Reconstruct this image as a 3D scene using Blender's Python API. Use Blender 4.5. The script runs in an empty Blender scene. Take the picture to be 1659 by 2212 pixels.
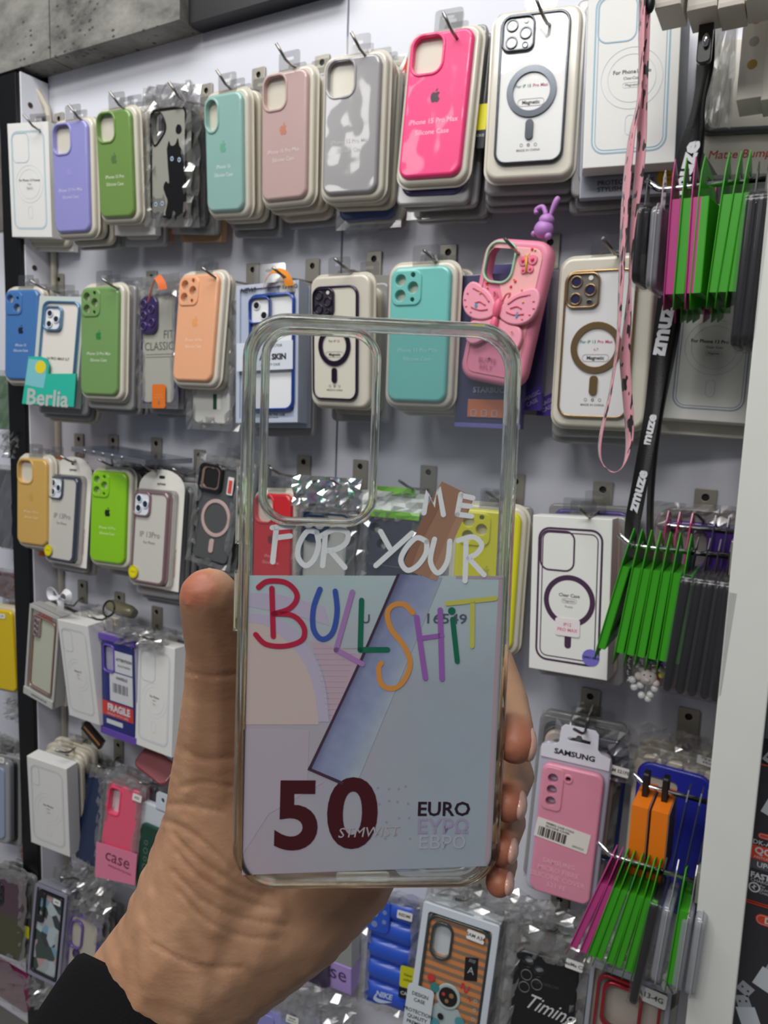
import bpy, bmesh, math, random
from mathutils import Vector, Matrix, noise
from mathutils.geometry import tessellate_polygon

SC = bpy.context.scene
COL = SC.collection
PI = math.pi
# ------------------------------------------------------------------ camera, world, light, exposure
F_PX = 1611.0
CAM_D = 0.92                       # the lens is 0.92 m in front of the panel wall (plane y = 0)
CR = Matrix(((0.87155396, -0.09581124, 0.48084707),
             (0.4890116, 0.0988263, -0.86666084),
             (0.03551551, 0.99048148, 0.13298526)))
CAM = Vector((0, -CAM_D, 0))
cd = bpy.data.cameras.new('camera')
cam = bpy.data.objects.new('camera', cd)
COL.objects.link(cam)
cd.sensor_fit = 'HORIZONTAL'
cd.sensor_width = 36.0
cd.lens = 36.0 * F_PX / 1659.0
cd.clip_start = 0.01
cd.dof.use_dof = True
cd.dof.focus_distance = 0.30
cd.dof.aperture_fstop = 34
cam.matrix_world = Matrix.Translation(CAM) @ CR.to_4x4()
SC.camera = cam

w = bpy.data.worlds.new('shop_ambience')
SC.world = w
w.use_nodes = True
w.node_tree.nodes['Background'].inputs[0].default_value = (0.80, 0.86, 1.0, 1)
w.node_tree.nodes['Background'].inputs[1].default_value = 0.13


def lamp(name, loc, sx, sy, power, target, col=(1, 0.98, 0.95)):
    l = bpy.data.lights.new(name, 'AREA')
    l.shape = 'RECTANGLE'; l.size = sx; l.size_y = sy; l.energy = power; l.color = col
    o = bpy.data.objects.new(name, l); COL.objects.link(o)
    o.location = loc
    o.rotation_euler = (Vector(target) - Vector(loc)).to_track_quat('-Z', 'Y').to_euler()
    return o


# the shop's ceiling panels: one row over the aisle close to the wall, others further back in the shop
lamp('ceiling_lamp', (-0.65, -0.85, 1.35), 1.6, 0.40, 20, (-0.6, -0.35, 0))
lamp('ceiling_lamp', (-0.2, -2.3, 1.60), 1.3, 0.35, 24, (-0.4, -1.2, 0.3))
lamp('ceiling_lamp', (-1.9, -2.9, 1.55), 0.35, 1.2, 11, (-1.2, -0.6, 0))

SC.view_settings.view_transform = 'Standard'
SC.view_settings.look = 'None'
SC.view_settings.gamma = 1
SC.view_settings.use_curve_mapping = False
SC.view_settings.exposure = 0.0
SC.cycles.max_bounces = 10
SC.cycles.transparent_max_bounces = 24
SC.cycles.transmission_bounces = 8
SC.cycles.caustics_refractive = False
SC.cycles.caustics_reflective = False
SC.cycles.sample_clamp_indirect = 6
SC.cycles.use_denoising = True


def ray(px, py):
    return CR @ Vector(((px - 829.5) / F_PX, -(py - 1106.0) / F_PX, -1.0))


def at(px, py, d=0.0):
    """point on the plane that hangs d metres in front of the wall"""
    r = ray(px, py)
    return CAM + r * ((CAM_D - d) / r.y)


def deep(px, py, depth):
    return CAM + ray(px, py) * depth


# ------------------------------------------------------------------ materials
def lin(c):
    return tuple(((v / 255.0) / 12.92 if v / 255.0 <= 0.04045 else ((v / 255.0 + 0.055) / 1.055) ** 2.4) for v in c) + (1.0,)


MC = {}


def mat(col, rough=0.45, metal=0.0, coat=0.0, coatr=0.08, bump=0.0, bscale=60.0, cbump=0.0, var=0.0, sss=0.0, spec=0.5, alpha=None):
    key = (col, rough, metal, coat, coatr, bump, bscale, cbump, var, sss, spec, alpha)
    if key in MC:
        return MC[key]
    m = bpy.data.materials.new('surface')
    m.use_nodes = True
    nt = m.node_tree
    p = nt.nodes['Principled BSDF']
    p.inputs['Base Color'].default_value = lin(col)
    p.inputs['Roughness'].default_value = rough
    p.inputs['Metallic'].default_value = metal
    p.inputs['Coat Weight'].default_value = coat
    p.inputs['Coat Roughness'].default_value = coatr
    p.inputs['Specular IOR Level'].default_value = spec
    if sss:
        p.inputs['Subsurface Weight'].default_value = sss
        p.inputs['Subsurface Radius'].default_value = (0.012, 0.005, 0.003)
        p.inputs['Subsurface Scale'].default_value = 0.5
    if alpha is not None:
        p.inputs['Alpha'].default_value = alpha
    tc = nt.nodes.new('ShaderNodeTexCoord')
    if var:
        n = nt.nodes.new('ShaderNodeTexNoise'); n.inputs['Scale'].default_value = 25
        n.inputs['Detail'].default_value = 5
        nt.links.new(tc.outputs['Object'], n.inputs['Vector'])
        mx = nt.nodes.new('ShaderNodeMix'); mx.data_type = 'RGBA'; mx.blend_type = 'MIX'
        a = lin(tuple(max(0, v * (1 - var)) for v in col)); b = lin(tuple(min(255, v * (1 + var * 0.6)) for v in col))
        mx.inputs['A'].default_value = a; mx.inputs['B'].default_value = b
        nt.links.new(n.outputs['Fac'], mx.inputs['Factor'])
        nt.links.new(mx.outputs['Result'], p.inputs['Base Color'])
    if bump:
        n = nt.nodes.new('ShaderNodeTexNoise'); n.inputs['Scale'].default_value = bscale
        n.inputs['Detail'].default_value = 4
        nt.links.new(tc.outputs['Object'], n.inputs['Vector'])
        b = nt.nodes.new('ShaderNodeBump'); b.inputs['Strength'].default_value = bump; b.inputs['Distance'].default_value = 0.002
        nt.links.new(n.outputs['Fac'], b.inputs['Height'])
        nt.links.new(b.outputs['Normal'], p.inputs['Normal'])
    if cbump:
        n = nt.nodes.new('ShaderNodeTexNoise'); n.inputs['Scale'].default_value = 22
        n.inputs['Detail'].default_value = 1
        nt.links.new(tc.outputs['Object'], n.inputs['Vector'])
        b = nt.nodes.new('ShaderNodeBump'); b.inputs['Strength'].default_value = cbump; b.inputs['Distance'].default_value = 0.006
        nt.links.new(n.outputs['Fac'], b.inputs['Height'])
        nt.links.new(b.outputs['Normal'], p.inputs['Coat Normal'])
    MC[key] = m
    return m


def film(tint=(0.93, 0.93, 0.92), rough=0.10, base=0.10, edge=0.75, bump=0.0, bscale=90, milky=0.0, milkc=(220, 220, 218)):
    """thin clear plastic: lets light straight through and shines at its folds"""
    key = ('film', tint, rough, base, edge, bump, bscale, milky, milkc)
    if key in MC:
        return MC[key]
    m = bpy.data.materials.new('clear_film'); m.use_nodes = True
    nt = m.node_tree; nt.nodes.clear()
    out = nt.nodes.new('ShaderNodeOutputMaterial')
    tr = nt.nodes.new('ShaderNodeBsdfTransparent'); tr.inputs[0].default_value = tint + (1,)
    gl = nt.nodes.new('ShaderNodeBsdfGlossy'); gl.inputs['Roughness'].default_value = rough
    lw = nt.nodes.new('ShaderNodeLayerWeight'); lw.inputs['Blend'].default_value = 0.25
    mr = nt.nodes.new('ShaderNodeMapRange'); mr.inputs['To Min'].default_value = base; mr.inputs['To Max'].default_value = edge
    nt.links.new(lw.outputs['Facing'], mr.inputs['Value'])
    mx = nt.nodes.new('ShaderNodeMixShader')
    nt.links.new(mr.outputs['Result'], mx.inputs[0]); nt.links.new(tr.outputs[0], mx.inputs[1]); nt.links.new(gl.outputs[0], mx.inputs[2])
    last = mx
    if milky:
        df = nt.nodes.new('ShaderNodeBsdfDiffuse'); df.inputs[0].default_value = lin(milkc)
        m2 = nt.nodes.new('ShaderNodeMixShader'); m2.inputs[0].default_value = milky
        nt.links.new(mx.outputs[0], m2.inputs[1]); nt.links.new(df.outputs[0], m2.inputs[2]); last = m2
    if bump:
        tc = nt.nodes.new('ShaderNodeTexCoord')
        n = nt.nodes.new('ShaderNodeTexNoise'); n.inputs['Scale'].default_value = bscale; n.inputs['Detail'].default_value = 3
        nt.links.new(tc.outputs['Object'], n.inputs['Vector'])
        b = nt.nodes.new('ShaderNodeBump'); b.inputs['Strength'].default_value = bump; b.inputs['Distance'].default_value = 0.004
        nt.links.new(n.outputs['Fac'], b.inputs['Height']); nt.links.new(b.outputs['Normal'], gl.inputs['Normal']); nt.links.new(b.outputs['Normal'], lw.inputs['Normal'])
    nt.links.new(last.outputs[0], out.inputs[0])
    MC[key] = m
    return m


def glass_mat(col=(0.97, 0.98, 0.95), rough=0.05, mixt=0.25):
    key = ('glass', col, rough, mixt)
    if key in MC:
        return MC[key]
    m = bpy.data.materials.new('clear_plastic'); m.use_nodes = True
    nt = m.node_tree; nt.nodes.clear()
    out = nt.nodes.new('ShaderNodeOutputMaterial')
    g = nt.nodes.new('ShaderNodeBsdfGlass'); g.inputs['Color'].default_value = col + (1,); g.inputs['Roughness'].default_value = rough; g.inputs['IOR'].default_value = 1.42
    t = nt.nodes.new('ShaderNodeBsdfTransparent'); t.inputs[0].default_value = (0.95, 0.96, 0.93, 1)
    mx = nt.nodes.new('ShaderNodeMixShader'); mx.inputs[0].default_value = mixt
    nt.links.new(g.outputs[0], mx.inputs[1]); nt.links.new(t.outputs[0], mx.inputs[2]); nt.links.new(mx.outputs[0], out.inputs[0])
    MC[key] = m
    return m


def ramp_mat(name, build):
    m = bpy.data.materials.new(name); m.use_nodes = True
    build(m.node_tree, m.node_tree.nodes['Principled BSDF'])
    return m


WHITE = (236, 236, 234)
CREAM = (216, 211, 196)
FILM = film()
FILMB = film(bump=0.8, bscale=45, base=0.10, rough=0.12, milky=0.10)
CRINKLE = film(tint=(0.9, 0.9, 0.9), rough=0.14, base=0.22, edge=0.9, milky=0.10)
STEEL = mat((150, 148, 142), 0.28, 1.0)
CHROME = mat((205, 207, 210), 0.16, 1.0)


# ------------------------------------------------------------------ mesh helpers (local frame: x right, z up, the face looks towards -y)
def BM():
    return bmesh.new()


def rr(w, h, r, cx=0.0, cz=0.0, n=6):
    r = min(r, w / 2 - 1e-5, h / 2 - 1e-5)
    pts = []
    for (sx, sz, a0) in ((1, 1, 0), (-1, 1, 90), (-1, -1, 180), (1, -1, 270)):
        for k in range(n + 1):
            a = math.radians(a0 + 90.0 * k / n)
            pts.append((cx + sx * (w / 2 - r) + r * math.cos(a), cz + sz * (h / 2 - r) + r * math.sin(a)))
    return pts


def circ(r, cx=0.0, cz=0.0, n=24, rz=None):
    rz = rz or r
    return [(cx + r * math.cos(2 * PI * k / n), cz + rz * math.sin(2 * PI * k / n)) for k in range(n)]


def ccw(p):
    a = sum(p[i - 1][0] * p[i][1] - p[i][0] * p[i - 1][1] for i in range(len(p)))
    return p if a > 0 else p[::-1]


def inset(p, d):
    n = len(p); out = []
    for i in range(n):
        a, b, c = p[i - 1], p[i], p[(i + 1) % n]
        e1 = (b[0] - a[0], b[1] - a[1]); e2 = (c[0] - b[0], c[1] - b[1])
        l1 = math.hypot(*e1) or 1e-9; l2 = math.hypot(*e2) or 1e-9
        n1 = (-e1[1] / l1, e1[0] / l1); n2 = (-e2[1] / l2, e2[0] / l2)
        nx, nz = n1[0] + n2[0], n1[1] + n2[1]
        q = nx * nx + nz * nz
        k = min(2.0 / q if q > 1e-6 else 1, 2.0) * d
        out.append((b[0] + nx * k, b[1] + nz * k))
    return out


def solid(bm, outer, holes=(), y0=0.0, y1=0.01, bev=0.0, bevb=0.0, mi=0, segs=4, hb=None, mside=None):
    """outline with holes, front at y0, back at y1, rounded front and back edges"""
    outer = ccw(list(outer)); holes = [ccw(list(h)) for h in holes]
    mside = mi if mside is None else mside
    prof = []
    if bev > 0:
        for k in range(segs + 1):
            a = PI / 2 * k / segs
            prof.append((bev * (1 - math.sin(a)), y0 + bev * (1 - math.cos(a))))
    else:
        prof.append((0, y0))
    if bevb > 0:
        for k in range(segs + 1):
            a = PI / 2 * k / segs
            prof.append((bevb * (1 - math.cos(a)), y1 - bevb * (1 - math.sin(a))))
    else:
        prof.append((0, y1))
    hb = bev if hb is None else hb
    loops = []
    for li, p in enumerate([outer] + holes):
        sgn = 1.0 if li == 0 else -(hb / bev if bev > 0 else 1.0)
        rows = []
        for (ins, y) in prof:
            q = inset(p, ins * sgn) if ins > 1e-9 else p
            rows.append([bm.verts.new((x, y, z)) for (x, z) in q])
        loops.append(rows)
        n = len(p)
        for a, b in zip(rows, rows[1:]):
            for i in range(n):
                j = (i + 1) % n
                vs = (a[j], a[i], b[i], b[j]) if li == 0 else (a[i], a[j], b[j], b[i])
                try:
                    f = bm.faces.new(vs)
                except ValueError:
                    continue
                f.material_index = mside
                f.smooth = n > 8
    for idx, flip in ((0, False), (-1, True)):
        rings = [rows[idx] for rows in loops]
        flat = [v for r in rings for v in r]
        if not holes and len(rings[0]) <= 40:
            try:
                f = bm.faces.new(rings[0] if not flip else rings[0][::-1]); f.material_index = mi
            except ValueError:
                pass
            continue
        tris = tessellate_polygon([[Vector((v.co.x, v.co.z, 0)) for v in r] for r in rings])
        for t in tris:
            vs = [flat[i] for i in t]
            e1 = vs[1].co - vs[0].co; e2 = vs[2].co - vs[0].co
            up = e1.x * e2.z - e1.z * e2.x
            if (up < 0) != flip:
                vs = vs[::-1]
            try:
                f = bm.faces.new(vs); f.material_index = mi
            except ValueError:
                pass
    return bm


def box(bm, x0, x1, y0, y1, z0, z1, mi=0, bev=0.0006):
    return solid(bm, [(x0, z0), (x1, z0), (x1, z1), (x0, z1)], (), y0, y1, min(bev, abs(x1 - x0) / 3, abs(z1 - z0) / 3, abs(y1 - y0) / 3), min(bev, abs(y1 - y0) / 3), mi, segs=2)


def decal(bm, pts, y, mi=0, holes=(), t=0.00003):
    return solid(bm, pts, holes, y - t, y, 0, 0, mi)


def outline(bm, pts, wd, y, mi=0, t=0.00012):
    p = ccw(list(pts))
    return solid(bm, p, [inset(p, wd)], y - t, y, 0, 0, mi)


def tube(bm, pts, r, n=8, mi=0, cap=True):
    pts = [Vector(p) for p in pts]
    rs = r if isinstance(r, (list, tuple)) else [r] * len(pts)
    rows = []
    t0 = (pts[1] - pts[0]).normalized()
    u = t0.orthogonal().normalized()
    for i, p in enumerate(pts):
        t = ((pts[min(i + 1, len(pts) - 1)] - pts[max(i - 1, 0)])).normalized()
        u = (u - t * u.dot(t)).normalized()
        v = t.cross(u)
        rows.append([bm.verts.new(p + (u * math.cos(2 * PI * k / n) + v * math.sin(2 * PI * k / n)) * rs[i]) for k in range(n)])
    for a, b in zip(rows, rows[1:]):
        for i in range(n):
            f = bm.faces.new((a[i], a[(i + 1) % n], b[(i + 1) % n], b[i])); f.smooth = True; f.material_index = mi
    if cap:
        for r_ in (rows[0][::-1], rows[-1]):
            f = bm.faces.new(r_); f.material_index = mi
    return bm


def ball(bm, c, r, mi=0, sc=(1, 1, 1), u=16, v=10, M=None):
    c = Vector(c)
    res = bmesh.ops.create_uvsphere(bm, u_segments=u, v_segments=v, radius=r)
    for vt in res['verts']:
        p = Vector((vt.co.x * sc[0], vt.co.y * sc[1], vt.co.z * sc[2]))
        vt.co = (M @ p if M else p) + c
        for f in vt.link_faces:
            f.smooth = True; f.material_index = mi
    return bm


def spline(pts, n=6):
    out = []
    P = [pts[0]] + list(pts) + [pts[-1]]
    for i in range(1, len(P) - 2):
        a, b, c, d = P[i - 1], P[i], P[i + 1], P[i + 2]
        for k in range(n):
            t = k / n
            out.append(tuple(0.5 * ((2 * b[j]) + (-a[j] + c[j]) * t + (2 * a[j] - 5 * b[j] + 4 * c[j] - d[j]) * t * t + (-a[j] + 3 * b[j] - 3 * c[j] + d[j]) * t ** 3) for j in range(len(b))))
    out.append(tuple(pts[-1]))
    return out


def stroke(bm, pts, wd, y, mi=0, smooth=True):
    """hand-painted line with round ends, lying on the plane y"""
    p = spline(pts) if smooth and len(pts) > 2 else list(pts)
    L = []; R = []
    for i, q in enumerate(p):
        a = p[max(i - 1, 0)]; b = p[min(i + 1, len(p) - 1)]
        dx, dz = b[0] - a[0], b[1] - a[1]; l = math.hypot(dx, dz) or 1e-9
        nx, nz = -dz / l * wd / 2, dx / l * wd / 2
        L.append(bm.verts.new((q[0] + nx, y, q[1] + nz))); R.append(bm.verts.new((q[0] - nx, y, q[1] - nz)))
    for i in range(len(p) - 1):
        f = bm.faces.new((R[i], R[i + 1], L[i + 1], L[i])); f.material_index = mi
    for e in (p[0], p[-1]):
        vs = [bm.verts.new((x, y - 0.00002, z)) for x, z in circ(wd / 2, e[0], e[1], 10)]
        f = bm.faces.new(vs); f.material_index = mi
    return bm


TXT = {}


def text(bm, s, x, z, size, y=-0.0002, mi=0, align='CENTER', rot=0.0, sx=1.0, shear=0.0, bold=0.0):
    key = (s, align, shear, bold)
    if key not in TXT:
        c = bpy.data.curves.new('lettering', 'FONT'); c.body = s; c.size = 1; c.align_x = align; c.align_y = 'CENTER'
        c.resolution_u = 6 if len(s) < 2 else 2; c.shear = shear; c.offset = bold
        o = bpy.data.objects.new('lettering', c); COL.objects.link(o)
        dg = bpy.context.evaluated_depsgraph_get()
        me = bpy.data.meshes.new_from_object(o.evaluated_get(dg))
        TXT[key] = ([tuple(v.co) for v in me.vertices], [tuple(f.vertices) for f in me.polygons])
        bpy.data.objects.remove(o); bpy.data.curves.remove(c); bpy.data.meshes.remove(me)
    V, Fc = TXT[key]
    cr, sr = math.cos(rot), math.sin(rot)
    vs = [bm.verts.new((x + (a * sx * cr - b * sr) * size, y, z + (a * sx * sr + b * cr) * size)) for a, b, _ in V]
    for f in Fc:
        try:
            g = bm.faces.new([vs[i] for i in f]); g.material_index = mi
        except ValueError:
            pass
    return bm


APPLE = [(0, .30), (.10, .36), (.24, .40), (.38, .34), (.45, .26), (.36, .17), (.31, .04), (.34, -.10), (.42, -.20), (.49, -.25), (.42, -.42), (.30, -.57), (.19, -.60), (.08, -.55),
         (0, -.54), (-.09, -.56), (-.20, -.60), (-.31, -.56), (-.43, -.38), (-.50, -.14), (-.49, .10), (-.40, .29), (-.26, .38), (-.12, .37)]
LEAF = [(-.02, .42), (.00, .54), (.08, .66), (.20, .72), (.20, .60), (.13, .48), (.02, .42)]


def fruit_mark(bm, x, z, s, y, mi):
    for P in (APPLE, LEAF):
        q = spline([(a, b) for a, b in P] + [P[0]], 2)[:-1]
        decal(bm, [(x + a * s, z + b * s) for a, b in q], y, mi)


def band(bm, pts, wd, th=.0007, mi=0):
    """soft ribbon following a line in the x-z plane, wide along the depth"""
    p = spline(pts); rows = []
    for i, q in enumerate(p):
        a = p[max(i - 1, 0)]; c = p[min(i + 1, len(p) - 1)]
        l = math.hypot(c[0] - a[0], c[1] - a[1]) or 1e-9
        n = Vector((-(c[1] - a[1]) / l, 0, (c[0] - a[0]) / l)); w_ = (Vector((0, 1, 0)) + n * .8).normalized()
        o = Vector((q[0], 0, q[1])); m = Vector(((c[0] - a[0]) / l, 0, (c[1] - a[1]) / l)).cross(w_)
        rows.append([bm.verts.new(o + w_ * wd / 2 * s + m * th / 2 * k) for s, k in ((1, 1), (-1, 1), (-1, -1), (1, -1))])
    for a, c in zip(rows, rows[1:]):
        for i in range(4):
            f = bm.faces.new((a[i], a[(i + 1) % 4], c[(i + 1) % 4], c[i])); f.material_index = mi
    bm.faces.new(rows[0]); bm.faces.new(rows[-1][::-1])
    return bm


def sheet(bm, x0, x1, z0, z1, y, amp=0.003, nx=8, nz=8, mi=0, seed=0, skip=None):
    rnd = random.Random(seed); g = {}
    for i in range(nx + 1):
        for j in range(nz + 1):
            x = x0 + (x1 - x0) * (i + (rnd.random() - .5) * .6 * (0 < i < nx)) / nx
            z = z0 + (z1 - z0) * (j + (rnd.random() - .5) * .6 * (0 < j < nz)) / nz
            g[i, j] = bm.verts.new((x, y + (rnd.random() - .5) * 2 * amp, z))
    for i in range(nx):
        for j in range(nz):
            if skip:
                c = (g[i, j].co + g[i + 1, j + 1].co) / 2
                if skip(c.x, c.z):
                    continue
            for t in ((g[i, j], g[i + 1, j], g[i + 1, j + 1]), (g[i, j], g[i + 1, j + 1], g[i, j + 1])):
                f = bm.faces.new(t); f.material_index = mi
    return bm


def finish(name, bm, mats, parent=None, zo=0.0):
    me = bpy.data.meshes.new(name)
    if zo:
        bmesh.ops.translate(bm, verts=bm.verts, vec=(0, 0, zo))
    bm.to_mesh(me); bm.free()
    for m in (mats if isinstance(mats, (list, tuple)) else [mats]):
        me.materials.append(m)
    o = bpy.data.objects.new(name, me); COL.objects.link(o)
    if parent:
        o.parent = parent
    return o


def tag(o, label, cat, group=None):
    o['label'] = label; o['category'] = cat
    if group:
        o['group'] = group
    return o


def struct(name, bm, m):
    o = finish(name, bm, m); o['kind'] = 'structure'
    return o


GROUPS = {'display_hook': 'steel display hooks on the wall and upright', 'phone_case': 'silicone phone case packs hanging on the wall', 'clear_phone_case': 'clear phone case packs hanging on the wall',
          'bagged_phone_case': 'phone cases in plastic bags', 'phone_case_box': 'boxed phone cases hanging on the wall', 'phone_case_pack': 'mixed phone case packs on the wall', 'carded_phone_case': 'phone cases on hanging cards',
          'hanging_accessory_pack': 'green and magenta packs on the side rods', 'black_blister_pack': 'black packs on the side rods', 'clear_blister_pack': 'clear packs on the side rods', 'hanging_card': 'thin cards on the side rods',
          'accessory_box': 'orange boxes on the side rod', 'hanging_carton': 'small cartons hanging at the top right', 'cable_box': 'dark cable boxes in the next bay', 'hanging_loop': 'orange ribbon loops', 'lanyard': 'hanging lanyards', 'crumpled_bag': 'crumpled clear bags'}


class Thing:
    def __init__(s, name, label, cat, M, zo=0.0, group=None):
        s.e = bpy.data.objects.new(name, None); COL.objects.link(s.e)
        s.e.empty_display_size = 0.02
        s.zo = zo
        s.e.matrix_world = M @ Matrix.Translation((0, 0, -zo))
        tag(s.e, label, cat, group or (GROUPS.get(name) if 'held' not in label and 'in the hand' not in label else None))

    def part(s, name, bm, mats, parent=None, label=None):
        o = finish(name, bm, mats, parent or s.e, s.zo)
        if label:
            o['label'] = label
        return o


def pose(key):
    X, Z, d, yw, pt, rl, W, H = POSES[key]
    return Matrix.Translation((X, -d, Z)) @ Matrix.Rotation(yw, 4, 'Z') @ Matrix.Rotation(pt, 4, 'X') @ Matrix.Rotation(rl, 4, 'Y'), W, H


def to_local(M, px, py, y=0.0):
    """where the sight line meets the plane y (local) of a placed thing: used to read marks off a flat face"""
    Mi = M.inverted()
    o = Mi @ CAM; d = (Mi.to_3x3() @ ray(px, py))
    t = (y - o.y) / d.y
    p = o + d * t
    return (p.x, p.z)


# measured places: x, z, distance off the wall, yaw, pitch, roll, width, height (metres, radians)
POSES = {
    'a1': (-1.1717, 0.3625, 0.0726, 0.1376, 0.0693, 0.0545, 0.0885, 0.1795),
    'a2': (-1.0333, 0.3439, 0.1022, 0.0361, 0.0465, 0.0366, 0.078, 0.1618),
    'a3': (-0.9331, 0.3503, 0.1034, 0.0119, 0.0887, 0.0513, 0.0726, 0.1477),
    'a4': (-0.8304, 0.3411, 0.0963, -0.0736, 0.0824, 0.0943, 0.0744, 0.1444),
    'a5': (-0.7237, 0.3399, 0.1014, -0.1025, 0.109, 0.0781, 0.0714, 0.1472),
    'a6': (-0.6252, 0.3492, 0.098, -0.0352, 0.0508, 0.0293, 0.0751, 0.1541),
    'a7': (-0.517, 0.3434, 0.1075, 0.0848, 0.0444, 0.0255, 0.0762, 0.1558),
    'a8': (-0.3972, 0.3444, 0.121, 0.0359, -0.0463, 0.0448, 0.0772, 0.1567),
    'a9': (-0.2875, 0.3464, 0.1124, 0.2159, -0.0247, -0.0008, 0.0737, 0.1528),
    'a10': (-0.1833, 0.3426, 0.1149, 0.2737, -0.0375, -0.0323, 0.0883, 0.1782),
    'a12': (-0.0822, 0.3295, 0.017, 0.2956, -0.134, -0.0046, 0.1067, 0.1423),
    'b1': (-1.183, 0.1084, 0.0889, 0.1523, -0.0448, 0.0017, 0.0743, 0.1522),
    'b2': (-1.0721, 0.079, 0.1064, 0.2192, -0.1142, 0.0299, 0.0908, 0.1794),
    'b3': (-0.9678, 0.0928, 0.1075, 0.0533, -0.0274, 0.0059, 0.0794, 0.1655),
    'b4': (-0.8658, 0.0825, 0.0841, -0.0651, -0.026, -0.0109, 0.0786, 0.1657),
    'b5': (-0.7669, 0.1086, 0.1098, -0.0358, -0.0873, 0.0151, 0.0774, 0.1507),
    'b6': (-0.6483, 0.0735, 0.0966, 0.1033, -0.0628, -0.0489, 0.0986, 0.1884),
    'b7': (-0.5368, 0.0844, 0.1008, -0.053, 0.0647, 0.0124, 0.0713, 0.1436),
    'b8': (-0.411, 0.092, 0.1126, 0.0454, 0.0138, 0.0045, 0.0778, 0.1572),
    'b9': (-0.3059, 0.1149, 0.1146, -0.1546, -0.0362, 0.166, 0.0807, 0.1547),
    'b10': (-0.2014, 0.0787, 0.1072, 0.013, 0.0198, 0.003, 0.0758, 0.1547),
    'b11': (-0.0912, 0.0846, 0.0497, 0.2795, -0.1445, 0.0367, 0.0877, 0.1658),
    'c1': (-1.1511, -0.1755, 0.1009, 0.0682, -0.0439, -0.012, 0.073, 0.1496),
    'c2': (-1.083, -0.1988, 0.094, -0.0134, -0.1014, -0.0113, 0.0727, 0.1449),
    'c3': (-0.9607, -0.1833, 0.1014, 0.0894, -0.0731, -0.0154, 0.0742, 0.1479),
    'c4': (-0.8579, -0.2031, 0.1121, -0.0104, -0.1073, -0.022, 0.0731, 0.1427),
    'c5': (-0.7435, -0.157, 0.0935, -0.0054, -0.0834, 0.0848, 0.0773, 0.1459),
    'c6': (-0.6403, -0.1908, 0.0914, -0.1008, -0.0746, -0.0722, 0.0719, 0.1433),
    'c7': (-0.5481, -0.2096, 0.0962, 0.0961, -0.0326, -0.0073, 0.0754, 0.1512),
    'c8': (-0.4426, -0.2137, 0.1056, -0.0193, -0.0772, -0.0177, 0.0734, 0.1612),
    'c9': (-0.3108, -0.1916, 0.1103, 0.2207, -0.0315, 0.0087, 0.0755, 0.1658),
    'c10': (-0.21, -0.1955, 0.1111, -0.0413, -0.0342, -0.0493, 0.0893, 0.1765),
    'd1': (-1.3071, -0.4786, 0.0672, 0.1255, 0.0033, -0.0286, 0.0775, 0.1584),
    'd2': (-1.1614, -0.4583, 0.0809, -0.0339, -0.004, 0.1351, 0.0852, 0.1755),
    'd3': (-1.035, -0.4556, 0.1038, -0.0803, 0.0717, -0.0532, 0.0857, 0.174),
    'd4': (-0.9489, -0.4684, 0.0953, -0.0359, 0.0081, -0.0055, 0.0872, 0.1754),
    'd5': (-0.8658, -0.4659, 0.0946, -0.0414, -0.0421, 0.0008, 0.0852, 0.177),
    'd6': (-0.1971, -0.4714, 0.0978, 0.132, -0.0291, 0.0338, 0.082, 0.1844),
    'd7': (-0.0903, -0.4707, 0.0628, -0.0468, -0.0466, -0.0013, 0.0885, 0.1767),
    'e0': (-1.3213, -0.7819, 0.0865, 0.2418, -0.0198, 0.0119, 0.0891, 0.1702),
    'e2': (-1.1037, -0.7138, 0.1173, 0.1215, 0.068, 0.0506, 0.0916, 0.1732),
    'e3': (-1.047, -0.7362, 0.0798, -0.082, -0.114, -0.0369, 0.0654, 0.1622),
    'e4': (-0.9427, -0.7185, 0.1008, 0.1625, -0.0919, 0.0634, 0.0707, 0.1587),
    'e5': (-0.8752, -0.7385, 0.0935, 0.0092, -0.0796, 0.0212, 0.0747, 0.159),
    'e6': (-0.2063, -0.7199, 0.1212, 0.2009, -0.1252, 0.0424, 0.0752, 0.1729),
    'e7': (-0.1129, -0.7094, 0.1168, 0.0453, -0.0652, 0.0217, 0.0879, 0.187),
    'e8': (-0.3126, -0.6974, 0.1438, 0.1448, -0.1512, 0.0508, 0.0973, 0.1853),
    'e9': (-0.4382, -0.7573, 0.0672, 0.1968, -0.0677, 0.0099, 0.0726, 0.1582),
    'e10': (-0.5623, -0.8147, 0.0482, 0.0685, 0.0454, -0.0063, 0.0965, 0.1174),
    'e11': (-0.6226, -0.9851, 0.0993, 0.2024, -0.0654, 0.0603, 0.0699, 0.1546),
    'f1': (-1.2615, -0.999, 0.1037, 0.1712, -0.0383, 0.0314, 0.0874, 0.1603),
    'f2': (-1.1266, -0.9757, 0.1099, 0.0741, -0.143, -0.0008, 0.0807, 0.1696),
    'f3': (-1.0539, -1.0059, 0.0957, 0.0975, -0.1261, 0.0161, 0.0699, 0.1565),
    'h': (-0.101, -0.0563, 0.7403, 0.5831, -0.0671, 0.0032, 0.0788, 0.1656),
}


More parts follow.
